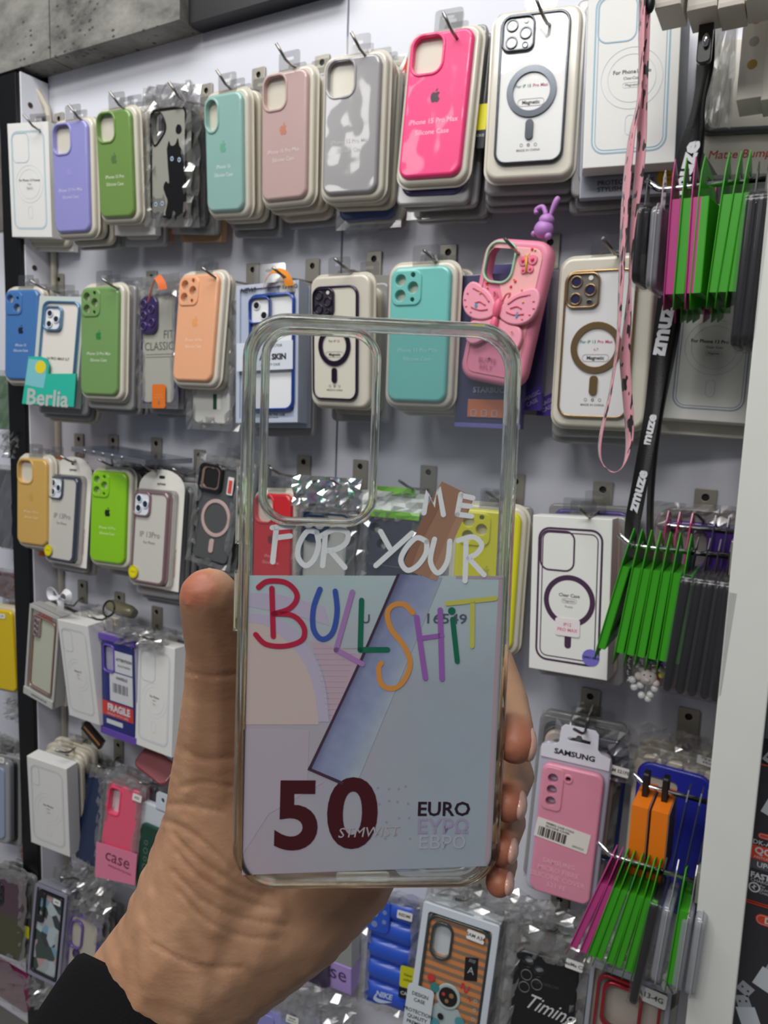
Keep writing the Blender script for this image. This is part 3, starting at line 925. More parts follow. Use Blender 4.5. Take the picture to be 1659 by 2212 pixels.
# the red flap and the yellow and black sticker of the packs behind
M, W, H = pose('a7')
t = Thing('header_flap', 'small red paper flap sticking up between the silver grey and hot pink cases', 'paper flap', M @ Matrix.Translation((.052, .055, .084)))
b = BM(); solid(b, [(-.012, -.012), (.012, -.010), (.013, .012), (.008, .010), (-.004, .006)], (), 0, .0006, 0, 0); t.part('flap', b, mat((206, 44, 30), .45))
M, W, H = pose('a8')
t = Thing('price_sticker', 'yellow and black sticker on the packs behind the hot pink case', 'sticker', M @ Matrix.Translation((.050, .022, -.022)))
b = BM(); box(b, -.005, .006, -.0008, 0, -.002, .026, bev=.0002); t.part('sticker', b, mat((236, 226, 30), .4)); b = BM(); box(b, -.005, .006, -.0008, 0, -.022, -.002, bev=.0002); text(b, 'CASE', .0005, -.008, .004, -.001, 1); t.part('black_band', b, [mat((22, 24, 34), .4), mat((210, 210, 210), .5)])

magclear('a9', 'clear phone case with dark grey metal ring and camera plate, packed in the top row', (72, 76, 82), ('For iP 15 Pro Max', 'Magnetic'), back=(232, 233, 232), plate=(88, 92, 98), trgrow=.020)
stack('a9', [('clear', (190, 188, 182), (.084, .176)), ('clear', (176, 172, 168), (.086, .176)), ('clear', (120, 90, 90), (.084, .172)), ('bag', (150, 150, 150), (.086, .186))], 'the dark ring clear case', .022, 9)
wbox('a10', 'large white box printed with a light blue phone outline, behind the pink lanyard', (150, 186, 205), ('For Phone15 Pro', 'ClearCase', 'Magnetic'), lw=.0016, camsq=(.038, .044))
M, W, H = pose('a10')
t = Thing('phone_case_box', 'grey clear-front box reading protective case, behind and below the large white box', 'box', M @ Matrix.Translation((.004, .027, -.016)), .097)
b = BM(); box(b, -.050, .052, 0, .010, -.094, .09); t.part('carton', b, mat((142, 146, 156), .25, coat=.6))
b = BM(); text(b, 'PROTECTIVE CASE', -.004, -.0800, .0068, -.0003, 0, bold=.02); text(b, 'STYLISH CREATIVE', -.004, -.0865, .0068, -.0003, 0, bold=.02); t.part('print', b, mat((52, 54, 60), .5))
b = BM(); solid(b, circ(.0095, .0, 0, 28), (), -.0004, 0, 0, 0, 0); text(b, 'New', 0, .003, .004, -.0006, 1); text(b, '15 pro', 0, -.0015, .0042, -.0006, 1)
bmesh.ops.translate(b, verts=b.verts, vec=(.036, -.0003, -.079)); t.part('round_sticker', b, [mat((214, 166, 34), .4), mat((90, 60, 20), .5)], label='round yellow sticker')
stack('a10', [('clear', (150, 152, 162), (.096, .186)), ('clear', (110, 112, 122), (.096, .186)), ('clear', (164, 166, 176), (.096, .190)), ('clear', (96, 98, 106), (.096, .192))], 'the large white box', .040, 10, dz=-.003)

# bumper case pack with a white and grey card
M, W, H = pose('a12')
t = Thing('phone_case_pack', 'wide card pack reading Matte Bumper Case in red, at the right edge', 'phone case', M, H / 2)
b = BM(); box(b, -W / 2, W / 2, 0, .010, -H / 2, H / 2); decal(b, [(-W / 2, -H / 2), (-W / 2 + .026, -H / 2), (-W / 2 + .006, -H / 2 + .032), (-W / 2, -H / 2 + .034)], -.0002, 1)
t.part('card', b, [mat((226, 222, 214), .45), mat((120, 118, 116), .5)])
b = BM(); text(b, 'Matte Bumper Case', *to_local(M, 1528, 340, 0)[:1], to_local(M, 1528, 336, 0)[1], .0125, -.0004, 0, 'LEFT', shear=.2); t.part('print', b, mat((205, 70, 45), .5))
b = BM(); p = to_local(M, 1512, 300); solid(b, rr(.105, .14, .010, p[0] + .0525, p[1] + .072), [rr(.093, .128, .006, p[0] + .0525, p[1] + .072)], -.008, -.0003, .002, 0); t.part('bumper_frame', b, mat((50, 58, 64), .25, coat=.7))

# ------------------------------------------------------------------ row 2
sil('b1', 'blue silicone phone case with black logo and two lens openings', (66, 118, 182), (18, 24, 34), ('iPhone 13', 'Silicone Case'), (200, 215, 235), cam='lens2', tsize=.006)
stack('b1', [('sil', (206, 190, 175)), ('clear', (80, 80, 84)), ('sil', (60, 62, 66))], 'the blue silicone case', seed=11)
# clear case with turquoise paper sleeve
M, W, H = pose('b2')
t = Thing('phone_case_pack', 'boxed clear case with blue rim and a turquoise sleeve lettered Berlia', 'phone case', M, H / 2)
b = BM(); box(b, -W / 2 + .001, W / 2 - .001, .0055, .018, -H / 2, H / 2); t.part('back_card', b, mat((196, 205, 200), .35, coat=.7))
b = BM(); cw, ch = W * .80, H * .86; cx, cz = .004, .004
solid(b, rr(cw, ch, .012, cx, cz), [rr(cw - .007, ch - .007, .010, cx, cz)], -.001, .008, .002, 0); t.part('bumper_frame', b, mat((96, 146, 186), .18, .5, coat=.8))
b = BM(); solid(b, rr(cw - .006, ch - .006, .009, cx, cz), (), .003, .006, 0, 0); t.part('clear_back', b, mat((226, 222, 214), .25, coat=.9, coatr=.05, cbump=.6))
b = BM(); solid(b, rr(.035, .040, .009, cx - .013, cz + .048), [rr(.029, .034, .007, cx - .013, cz + .048)], -.003, .003, .001, 0, 0); solid(b, rr(.029, .034, .007, cx - .013, cz + .048), (), 0, .0028, 0, 0, 1)
cp = t.part('camera_plate', b, [mat((96, 146, 186), .18, .5, coat=.8), mat((225, 226, 228), .3)])
lenses(t, cp, [(cx + x, cz + z, .0062) for x, z in ((-.019, .056), (-.019, .039), (-.006, .047))], -.0005, mat((225, 226, 228), .3), mat((30, 44, 66), .1, coat=1))
b = BM(); text(b, '14 PRO MAX 6.7', cx, -.012, .0062, .0025, 0, bold=.02); t.part('print', b, mat((120, 112, 104), .5))
b = BM(); q = [to_local(M, *p) for p in ((51, 873), (163, 880), (168, 808), (108, 808), (110, 790), (104, 775), (92, 771), (65, 771))]
solid(b, q, (), -.004, -.001, .0004, 0, 0, mside=2)
decal(b, [to_local(M, *p) for p in ((58, 832), (98, 840), (103, 812), (104, 790), (95, 779), (66, 776))], -.0042, 1)
c = to_local(M, 92, 794); decal(b, circ(.0105, c[0], c[1], 24), -.0045, 3)
c = to_local(M, 106, 862); text(b, 'Berlia', c[0], c[1], .036, -.0046, 4, bold=.025)
t.part('paper_sleeve', b, [mat((36, 178, 156), .35), mat((120, 190, 200), .35), mat((20, 150, 130), .4), mat((222, 206, 40), .4), mat((196, 206, 202), .25, .25)], label='turquoise paper sleeve with silver lettering')
hang_tab(t, W, H, 0, .046, .022)
stack('b2', [('clear', (150, 176, 168), (.084, .172)), ('clear', (60, 90, 86), (.084, .176)), ('sil', (110, 112, 116))], 'the pack with turquoise sleeve', .021, 12)
sil('b3', 'olive green silicone phone case with four round lens openings, middle row', (118, 158, 92), (46, 128, 62), ('iPhone 13 Pro Max', 'Silicone Case'), (210, 225, 200), cam='lens3', tsize=.0066)
stack('b3', [('clear', (196, 196, 190), (.084, .176)), ('clear', (96, 130, 118), (.084, .182)), ('clear', (170, 170, 168), (.086, .180)), ('clear', (80, 82, 92), (.086, .180))], 'the middle-row olive green case', seed=13)
# clear purple case FIT CLASSIC
M, W, H = pose('b4')
t = Thing('clear_phone_case', 'clear phone case with purple rim lettered FIT CLASSIC and an orange label', 'phone case', M, H / 2)
b = BM(); solid(b, rr(W, H, .012), [rr(W - .006, H - .006, .010)], 0, .010, .0016, .001, hb=.0008); t.part('bumper_frame', b, mat((92, 74, 130), .25, .5, coat=.8))
b = BM(); solid(b, rr(W - .005, H - .005, .010), (), .002, .004, 0, 0); t.part('clear_back', b, mat((176, 176, 166), .3, coat=.8, coatr=.06, cbump=.5))
b = BM(); cx, cz = -W / 2 + .020, H / 2 - .032; solid(b, rr(.038, .056, .012, cx, cz), (), -.003, .002, .0015, 0, 0)
cp = t.part('camera_plate', b, mat((82, 64, 122), .2, .55, coat=.9))
lenses(t, cp, [(cx + x, cz + z, .0068) for x, z in ((-.009, .016), (-.009, -.001), (.008, .008), (-.009, -.017), (.009, -.012))], -.003, mat((104, 84, 146), .2, .55, coat=.9), mat((44, 38, 70), .1, coat=1))
b = BM(); c = to_local(M, 375, 722); text(b, 'FIT', W / 2 - .006, c[1], .0175, .0017, 0, 'RIGHT'); c = to_local(M, 375, 747); text(b, 'CLASSIC', W / 2 - .006, c[1], .0175, .0017, 0, 'RIGHT')
for dz in (-.012, -.016): decal(b, [(-.028, c[1] + dz), (W / 2 - .005, c[1] + dz), (W / 2 - .005, c[1] + dz + .0008), (-.028, c[1] + dz + .0008)], .0018, 0)
t.part('print', b, mat((92, 92, 88), .5))
c = to_local(M, 344, 856); label_tag(t, c[0], c[1], .030, .036, 'FIT CLASSIC\nPHONE CASE', -.001, bg=(226, 118, 36), fg=(236, 150, 90), name='orange_label', fs=.0036)
bagfilm(t, W, H, 21, top=.026, side=.007, amp=.0025)
stack('b4', [('clear', (150, 150, 156), (.082, .170)), ('clear', (120, 116, 130), (.084, .172))], 'the FIT CLASSIC case', .022, 14)
t = Thing('hanging_loop', 'orange ribbon loop on the hook above the FIT CLASSIC case', 'ribbon', Matrix.Translation(at(335, 605, .11)))
b = BM(); band(b, [(-.014, -.030), (-.004, -.004), (.004, .004), (.012, -.004), (.016, -.014)], .012); t.part('ribbon', b, mat((226, 106, 32), .5))
# coffee badge case behind the peach case
M5, W5, H5 = pose('b5')
Mx = Matrix.Translation(at(455, 800, .085)) @ Matrix.Rotation(-.04, 4, 'Z')
t = Thing('bagged_phone_case', 'white bagged case with a round green badge, hanging lower behind the peach case', 'phone case', Mx, .08)
b = BM(); solid(b, rr(.074, .155, .012), (), 0, .008, .003, .001); t.part('case_body', b, mat((214, 214, 208), .35, coat=.6))
b = BM(); c = to_local(Mx, 471, 825); solid(b, circ(.0125, c[0], c[1], 32), (), -.0004, 0, 0, 0, 0); outline(b, circ(.0102, c[0], c[1], 24), .0006, -.0005, 1)
for k in range(7): a = k * 2 * PI / 7; stroke(b, [(c[0], c[1]), (c[0] + .006 * math.cos(a), c[1] + .008 * math.sin(a))], .0012, -.0006, 1, False)
c = to_local(Mx, 467, 868); decal(b, [(c[0] - .006, c[1] - .011), (c[0] + .001, c[1] - .011), (c[0] + .001, c[1] + .011), (c[0] - .006, c[1] + .011)], -.0002, 0); decal(b, [(c[0] + .002, c[1] - .011), (c[0] + .009, c[1] - .011), (c[0] + .009, c[1] + .011), (c[0] + .002, c[1] + .011)], -.0002, 1)
t.part('print', b, [mat((30, 78, 60), .45), mat((240, 240, 236), .45)])
bagfilm(t, .074, .155, 31, top=.020, side=.009, amp=.004)
sil('b5', 'peach silicone phone case with four round lens openings, tilted forward', (240, 176, 134), (236, 160, 100), ('iPhone 14 Pro', 'Silicone Case'), (250, 215, 190), cam='lens3', tsize=.006)
stack('b5', [('sil', (232, 228, 216)), ], 'the peach case', .0175, 15)
# pale blue box with blue skin case
M, W, H = pose('b6')
t = Thing('phone_case_box', 'pale blue-grey box marked NEW with a blue-rimmed white case and SKIN lettering', 'box', M, H / 2)
b = BM(); box(b, -W / 2, W / 2, .002, .026, -H / 2, H / 2); t.part('carton', b, mat((176, 186, 206), .3, coat=.5))
b = BM(); solid(b, [(-W / 2, -H / 2), (W / 2, -H / 2), (W / 2, H / 2), (-W / 2, H / 2)], [[(-W / 2 + .006, -H / 2 + .006), (W / 2 - .006, -H / 2 + .006), (W / 2 - .006, H / 2 - .006), (-W / 2 + .006, H / 2 - .006)]], -.0005, .002, .0004, 0); t.part('box_rim', b, mat((186, 194, 212), .25, coat=.6))
b = BM(); c0 = to_local(M, 583, 762)
solid(b, rr(.072, .158, .012, c0[0] + .004, c0[1]), [rr(.064, .150, .010, c0[0] + .004, c0[1])], -.005, .003, .002, 0, hb=.001); t.part('bumper_frame', b, mat((26, 72, 160), .2, .4, coat=.9))
b = BM(); solid(b, rr(.065, .151, .010, c0[0] + .004, c0[1]), (), 0, .003, 0, 0); t.part('clear_back', b, mat((232, 234, 236), .3, coat=.6))
b = BM(); cc = (c0[0] - .014, c0[1] + .057); solid(b, rr(.034, .036, .008, *cc), [rr(.030, .032, .007, *cc)], -.007, 0, .001, 0, 0); solid(b, rr(.030, .032, .007, *cc), (), -.002, 0, 0, 0, 1); lens(b, cc[0] - .006, cc[1] + .007, .006, -.002, 1, 2); lens(b, cc[0] + .006, cc[1] - .007, .006, -.002, 1, 2)
t.part('camera_plate', b, [mat((26, 72, 160), .2, .4, coat=.9), mat((226, 228, 230), .3), mat((14, 14, 18), .1, coat=1)])
b = BM(); z0 = to_local(M, 585, 770)[1]; solid(b, [(-W / 2 + .005, z0 - .019), (W / 2 - .005, z0 - .019), (W / 2 - .005, z0 + .019), (-W / 2 + .005, z0 + .019)], (), -.0062, -.0056, 0, 0, 0)
text(b, 'AIR SKIN', W * .14, z0 - .002, .0105, -.0066, 1, bold=.05); text(b, 'PROTECTOR', W * .14, z0 + .013, .005, -.0066, 1); text(b, 'QUALITY CASE', W * .1, z0 - .012, .0045, -.0066, 1)
t.part('paper_band', b, [mat((214, 220, 230), .35), mat((30, 32, 38), .5)])
b = BM(); c = to_local(M, 536, 628); text(b, 'NEW!', c[0], c[1], .0095, -.0008, 0, shear=.2, bold=.02); c = to_local(M, 590, 899); text(b, 'PROTECTIVE CASE', c[0], c[1] + .002, .0042, .0015, 0, bold=.03); text(b, 'CREATIVE', c[0] - .002, c[1] - .003, .0042, .0015, 0, bold=.03); t.part('print', b, mat((24, 24, 28), .5))
c = to_local(M, 623, 620); label_tag(t, c[0] - .001, c[1], .024, .015, 'IP 13 PRO', -.001)
hang_tab(t, W, H, 0, .05, .03)
stack('b6', [('box', (176, 184, 200), (.088, .180)), ('clear', (110, 100, 100), (.088, .182))], 'the pale blue box marked NEW', .028, 16)
b = BM(); band(b, [(-.022, -.016), (-.016, -.002), (-.006, .006), (.008, .005), (.018, -.004), (.022, -.014)], .012)
t = Thing('hanging_loop', 'orange ribbon loop on the hook above the box marked NEW', 'ribbon', Matrix.Translation(at(597, 596, .10))); t.part('ribbon', b, mat((232, 140, 30), .5))
magclear('b7', 'cream-backed clear phone case with dark purple ring, seen partly through the held case', (72, 58, 84), ('For iP 15', 'Magnetic'), back=(226, 222, 206), plate=(58, 54, 62), trgrow=.022, shift=(.004, .002), lensc=(60, 56, 66))
stack('b7', [('sil', (206, 200, 186)), ('sil', (198, 192, 178)), ('clear', (176, 172, 160), (.080, .166)), ('box', (150, 148, 142), (.080, .176))], 'the dark purple ring case', .022, 17)
sil('b8', 'aqua silicone phone case with four round lens openings and dark teal logo', (116, 200, 192), (62, 132, 130), ('iPhone 13 Pro Max', 'Silicone Case'), (160, 222, 216), cam='lens3', tsize=.0068)
stack('b8', [('sil', (214, 210, 200)), ('sil', (206, 202, 190)), ('sil', (210, 206, 196)), ('sil', (198, 192, 178))], 'the aqua case', seed=18)

# butterfly case
M, W, H = pose('b9')
t = Thing('butterfly_phone_case', 'chunky pink rubber phone case with a large raised butterfly and green camera rim', 'phone case', M, H / 2)
ho = rr(.034, .041, .012, -.0165, .0525)
b = BM(); solid(b, rr(W + .004, H + .004, .019), [ho, ], .002, .018, .007, .003, hb=.001, segs=6); t.part('case_body', b, mat((230, 136, 164), .5, coat=.1))
b = BM(); solid(b, rr(W - .012, H - .014, .013), [inset(ccw(ho), -.002)], .0008, .003, .001, 0, hb=.0003); t.part('inner_panel', b, mat((242, 178, 178), .5))
b = BM(); solid(b, inset(ccw(ho), -.0028), [ho], -.0015, .004, .0013, 0, hb=.0008); t.part('camera_rim', b, mat((170, 210, 178), .4))
b = BM()
for sgn in (-1, 1):
    up = [(0.004, .004), (.012, .014), (.026, .022), (.040, .026), (.048, .018), (.048, .004), (.042, -.008), (.030, -.014), (.016, -.014), (.004, -.008)]
    lo = [(.004, -.010), (.016, -.014), (.030, -.016), (.036, -.026), (.034, -.038), (.024, -.042), (.012, -.036), (.004, -.026)]
    for P_, y0 in ((up, -.008), (lo, -.006)):
        q = spline([(x * sgn, z) for x, z in P_] + [(P_[0][0] * sgn, P_[0][1])], 3)[:-1]
        q = [(x - .002, z + .002) for x, z in q]
        solid(b, q, (), y0, y0 + .006, .002, .001)
t.part('butterfly_wing', b, mat((242, 160, 180), .5))
b = BM()
for sgn in (-1, 1):
    for P_ in ([(.012, .006), (.022, .014), (.034, .018)], [(.012, -.002), (.022, -.004), (.034, -.002)], [(.016, .002), (.024, .005), (.030, .003)]):
        tube(b, [(x * sgn - .002, -.0083, z + .002) for x, z in spline(P_, 4)], .0009, 6)
    for k in range(6):
        a = -.9 + k * .42; tube(b, [((.043 * math.cos(a * .8)) * sgn - .002, -.0082, .008 + .017 * math.sin(a)), ((.0455 * math.cos(a * .8)) * sgn - .002, -.0082, .008 + .018 * math.sin(a))], .0008, 5)
    tube(b, spline([(-.002 + .002 * sgn, -.004, .010), (-.002 + .006 * sgn, -.006, .018), (-.002 + .010 * sgn, -.005, .020), (-.002 + .009 * sgn, -.004, .015)], 4), .0012, 6)
t.part('wing_ridges', b, mat((214, 106, 124), .5))
b = BM(); ball(b, (-.002, -.008, .002), .0052, sc=(1, 1, 2.2)); ball(b, (-.002, -.008, -.018), .0048, sc=(1, 1, 2.8)); t.part('butterfly_body', b, mat((236, 108, 140), .45))
b = BM()
for x, z, k in ((-.030, .002, 0), (.024, -.002, 0), (-.028, .016, 1), (.028, .012, 1), (.022, -.020, 1), (.006, .036, 1), (-.026, .024, 1), (.024, .068, 1), (.020, .069, 2), (.008, .034, 2), (.004, .028, 2), (-.028, .029, 2), (.0, .037, 3), (-.004, -.052, 3)):
    r = .0024 if k != 0 else .003; y = -.0085 if z < .021 and z > -.04 else .0004
    if k == 0: decal(b, [(x - .002, z), (x, z - .004), (x + .002, z), (x, z + .004)], y, 0, t=.0004)
    else: ball(b, (x, y, z), r * .5 if k != 2 else r * .7, k, u=8, v=6)
for dx, dz, r in ((-.0055, .004, .0055), (.0055, .006, .0055), (-.003, -.006, .0035), (.005, -.004, .004)):
    solid(b, circ(r, .0185 + dx, .052 + dz, 16), (), -.001, .001, .0006, 0, 4); ball(b, (.0185 + dx, -.001, .052 + dz), r * .4, 2, u=8, v=6)
tube(b, [(.0165, -.0015, .060), (.0200, -.0015, .044)], .0012, 6, 5); tube(b, [(.013, -.001, .063), (.0165, -.001, .0605), (.0195, -.001, .064)], .0006, 5, 5)
t.part('charm_details', b, [mat((70, 160, 200), .3), mat((226, 180, 60), .4), mat((240, 70, 100), .4), mat((60, 110, 90), .4), mat((238, 130, 160), .45), mat((220, 180, 40), .4)])
b = BM(); text(b, 'BUTTE', -.006, -.055, .0080, .0004, 0); text(b, 'RFLY', -.006, -.0625, .0080, .0004, 0); t.part('print', b, mat((180, 96, 118), .5))
Mr = Matrix.Translation((W / 2 + .003, .009, -.052))
b = BM(); box(b, 0, .0015, -.005, .005, -.014, .010); t.part('side_tag', b, mat((150, 206, 190), .4), label='small mint green side tag')
t = Thing('rabbit_charm', 'lilac rubber rabbit charm with one bent ear, on top of the butterfly case', 'charm', M @ Matrix.Translation((.0245, .008, .0855)))
b = BM(); ball(b, (0, 0, .006), .0105, sc=(1.05, .9, .95)); ball(b, (.001, 0, .0155), .0085, sc=(1.0, .9, .8)); ball(b, (-.011, 0, .001), .003); ball(b, (.008, -.002, -.001), .004)
tube(b, spline([(-.001, 0, .021), (-.007, 0, .029), (-.014, 0, .026), (-.013, 0, .022)], 4), [.0026] * 13, 10); t.part('rabbit_body', b, mat((186, 130, 200), .45, sss=.1))
b = BM(); tube(b, spline([(.004, 0, .020), (.006, 0, .030), (.009, 0, .040)], 4), [.002, .0022, .0025, .0028, .0031, .0034, .0034, .003, .0016], 10); t.part('ear', b, mat((186, 130, 200), .45, sss=.1))
# packs behind the butterfly case
M9 = M
Ms = Matrix.Translation(at(1062, 760, .09)) @ Matrix.Rotation(.02, 4, 'Z')
t = Thing('phone_case_pack', 'dark navy pack with orange band lettered STARBUCKS under the butterfly case', 'phone case', Ms, .09)
b = BM(); box(b, -.042, .040, 0, .012, -.088, .088); t.part('carton', b, mat((62, 64, 96), .3, coat=.6))
b = BM(); box(b, -.026, .036, -.0012, .0, -.076, -.055); t.part('orange_band', b, mat((190, 112, 76), .4)); b = BM(); text(b, 'STARBUCKS', .004, -.044, .009, -.0008, 0, bold=.02); box(b, -.042, .040, -.001, 0, -.088, -.083, 1)
for k in range(3): outline(b, rr(.007, .008, .002, -.018 + k * .013, -.071), .0008, -.0015, 0)
t.part('print', b, [mat((170, 170, 190), .5), mat((110, 104, 170), .4)])
for k, (px, py, c) in enumerate(((1122, 700, (84, 76, 130)), (1156, 715, (166, 160, 170)))):
    Mk = Matrix.Translation(at(px, py, .06 - k * .022)) @ Matrix.Rotation(.02, 4, 'Z')
    t = Thing('phone_case_pack', ('purple-cornered clear pack lettered magic case, nearer the butterfly case', 'purple-cornered clear pack lettered magic case, nearer the gold-rimmed case')[k], 'phone case', Mk, .1)
    b = BM(); box(b, -.045, .032, 0, .010, -.100, .070); t.part('carton', b, mat(c, .3, coat=.7, coatr=.1))
    b = BM(); decal(b, [(.008, -.100), (.032, -.100), (.032, -.070), (.022, -.074), (.008, -.082)], -.0002, 0); text(b, 'MAGIC', .021, -.083, .0065, -.0006, 1, rot=.5, bold=.02); text(b, 'CASE', .021, -.091, .0065, -.0006, 1, rot=.5, bold=.02); t.part('corner_print', b, [mat((92, 70, 170), .4), mat((190, 180, 220), .4)])

magclear('b10', 'clear phone case with gold rim, gold ring and gold-edged lenses', (176, 146, 104), ('For iP 13 Pro Max', '6.7', 'Magnetic'), back=(224, 224, 224), plate=(120, 116, 110), trgrow=.024, shift=(.004, .002), lensc=(44, 44, 78), wid=.0026)
stack('b10', [('clear', (178, 170, 150), (.084, .174)), ('clear', (120, 126, 120), (.086, .176)), ('clear', (40, 96, 84), (.088, .180)), ('clear', (120, 120, 122), (.088, .176))], 'the gold-rimmed clear case', .022, 20)
wbox('b11', 'white box printed with a grey-blue phone outline, beside the white upright behind the green packs', (150, 162, 176), ('For Phone 13 Pro Max', 'Clear Case', 'Magnetic'), T=.020, lw=.0015)
M, W, H = pose('b11')
t = Thing('phone_case_box', 'second white box edge showing below the grey-blue outlined box', 'box', M @ Matrix.Translation((.002, .021, -.010)), .09)
b = BM(); box(b, -.045, .043, 0, .010, -.086, .07); t.part('carton', b, mat((196, 192, 182), .45))

# ------------------------------------------------------------------ row 3
sil('c1', 'mustard yellow silicone phone case at the left of the third row', (214, 172, 92), (206, 160, 76), ('iPhone 13 Pro', 'Silicone Case'), (236, 214, 170), tsize=.0062)
stack('c1', [('sil', (220, 205, 180)), ('clear', (200, 196, 186)), ('box', (214, 104, 36), (.066, .168))], 'the mustard yellow case', seed=22)


def carded(key, label, rim, seed, back=(206, 204, 196)):
    M, W, H = pose(key)
    t = Thing('carded_phone_case', label, 'phone case', M, H / 2)
    g = .022; ox = .004
    b = BM(); top = H / 2 + .030
    pts = [(-W / 2 - .006 + ox, -H / 2 - .006), (W / 2 + g * .8 + ox, -H / 2 - .006), (W / 2 + g * .8 + ox, H / 2 + .004)]
    R = (W + g * .8 + .006) / 2; xc = ox + (g * .8 - .006) / 2
    pts += [(xc + R * math.cos(a), H / 2 + .004 + .030 * math.sin(a)) for a in [PI * k / 14 for k in range(1, 14)]] + [(-W / 2 - .006 + ox, H / 2 + .004)]
    solid(b, pts, [rr(.013, .005, .0024, xc, H / 2 + .022)], .0105, .0115, 0, 0, 0)
    text(b, 'aymeaa', xc, H / 2 + .012, .006, .0100, 1, bold=.02)
    text(b, 'PREMIUM PHONE CASE', W / 2 + .012, -.035, .0042, .0100, 2, rot=PI / 2)
    t.part('hanging_card', b, [mat((232, 230, 222), .4), mat((90, 90, 90), .5), mat((200, 120, 130), .5)])
    b = BM(); solid(b, rr(W, H, .012), [rr(W - .009, H - .009, .009)], 0, .010, .003, .001, hb=.001); t.part('bumper_frame', b, mat(rim, .2, .35, coat=.9))
    b = BM(); solid(b, rr(W - .008, H - .008, .009), (), .002, .004, 0, 0)
    t.part('clear_back', b, mat(back, .3, coat=.9, coatr=.06, cbump=.3))
    b = BM(); cx, cz = -W / 2 + .0185, H / 2 - .021
    solid(b, rr(.036, .038, .009, cx, cz), [rr(.031, .033, .008, cx, cz)], -.002, .003, .001, 0, 0); solid(b, rr(.031, .033, .008, cx, cz), (), 0, .002, 0, 0, 1)
    pass
    cp = t.part('camera_plate', b, [mat(rim, .2, .35, coat=.9), mat((222, 228, 234), .3)])
    lenses(t, cp, [(cx + x, cz + z, .0068) for x, z in ((-.0065, .008), (-.0065, -.007), (.0075, .0))], 0, mat((222, 228, 234), .3), mat((22, 46, 70), .1, coat=1))
    b = BM(); text(b, 'IP 13Pro', 0, .004, .0125, .0017, 0); text(b, 'For Phone', 0, -.008, .006, .0017, 0); t.part('print', b, mat((120, 120, 118), .5))
    b = BM(); solid(b, circ(.0098, 0, 0, 26), (), -.0006, 0, 0, 0, 0); outline(b, circ(.0085, 0, 0, 22), .0004, -.0007, 1); text(b, '13 Pro', 0, 0, .0042, -.0008, 1)
    bmesh.ops.translate(b, verts=b.verts, vec=(-W / 2 + .009, -.001, -H / 2 + .016)); t.part('round_sticker', b, [mat((234, 220, 20), .35), mat((120, 110, 20), .5)], label='round yellow sticker')
    b = BM(); solid(b, rr(W + .014, H + .006, .010, .004, 0), [rr(W + .009, H + .001, .008, .004, 0)], .002, .010, .002, 0); t.part('blister', b, mat((170, 166, 162), .15, coat=1, alpha=.45))


carded('c2', 'clear case with dark blue rim on a round-topped card, beside the mustard case', (78, 84, 104), 1)
carded('c4', 'clear case with pinkish rim on a round-topped card, just above the thumb', (150, 120, 126), 2)
stack('c2', [('clear', (130, 96, 80), (.078, .160)), ('clear', (96, 80, 76), (.080, .162)), ('sil', (56, 58, 62))], 'the dark blue rimmed carded case', .016, 23)
stack('c4', [('clear', (150, 116, 98), (.080, .160)), ('clear', (120, 92, 80), (.082, .162)), ('clear', (46, 84, 76), (.086, .180)), ('clear', (70, 64, 56), (.084, .184))], 'the pinkish rimmed carded case', .016, 24)
sil('c3', 'lime green silicone phone case with black logo and four lens openings', (138, 202, 22), (22, 34, 12), ('iPhone 13 Pro', 'Silicone Case'), (215, 240, 170), cam='lens3', tsize=.006)
stack('c3', [('sil', (176, 130, 134)), ('clear', (70, 70, 70)), ('clear', (110, 110, 106), (.080, .164)), ('clear', (60, 60, 66), (.08, .16))], 'the lime green case', seed=25)
# flat clear pack lying across the hooks
pa, pb = at(160, 965, .10), at(410, 1000, .04)
t = Thing('phone_case_pack', 'flat clear pack with dark blue case lying across the hooks above the lime case', 'phone case', Matrix.Translation((pa + pb) / 2) @ Matrix.Rotation(-.10, 4, 'Z') @ Matrix.Rotation(.05, 4, 'Y'))
b = BM(); box(b, -.095, .095, -.045, .045, -.004, .004); t.part('blister', b, mat((120, 124, 132), .15, coat=1, alpha=.6))
b = BM(); box(b, -.075, .040, -.040, .038, -.0032, .0034, 0, .003); t.part('case_body', b, mat((48, 70, 104), .35))
for k in range(5):
    b = BM(); tube(b, [(-.060 + k * .024, -.0455, .001), (-.057 + k * .024, -.0458, .003), (-.054 + k * .024, -.0455, .001)], .0014, 6); t.part('clasp', b, mat((200, 204, 208), .15, .6))
# tilted black magnetic case
M, W, H = pose('c5')
t = Thing('clear_phone_case', 'tilted smoky clear case with black bumper, pink ring and red and white tag', 'phone case', M, H / 2)
b = BM(); solid(b, rr(W, H, .012), [rr(W - .008, H - .008, .009)], 0, .010, .003, .001, hb=.001); t.part('bumper_frame', b, mat((22, 22, 24), .3, coat=.5))
b = BM(); solid(b, rr(W - .007, H - .007, .009), (), .002, .004, 0, 0); t.part('clear_back', b, mat((84, 86, 86), .2, coat=1, coatr=.05, cbump=.3))
b = BM(); cx, cz = -W / 2 + .024, H / 2 - .022; solid(b, rr(.046, .042, .010, cx, cz), [rr(.036, .033, .008, cx, cz)], -.003, .003, .0015, 0, 0, hb=.001); solid(b, rr(.036, .033, .008, cx, cz), [rr(.028, .029, .007, cx + .001, cz)], -.001, .001, .0006, 0, 1, hb=.0003); solid(b, rr(.030, .030, .007, cx, cz), (), .0005, .002, 0, 0, 2)
t.part('camera_plate', b, [mat((18, 18, 20), .25, coat=.8), mat((176, 148, 132), .25, .6), mat((30, 28, 26), .1, coat=1)])
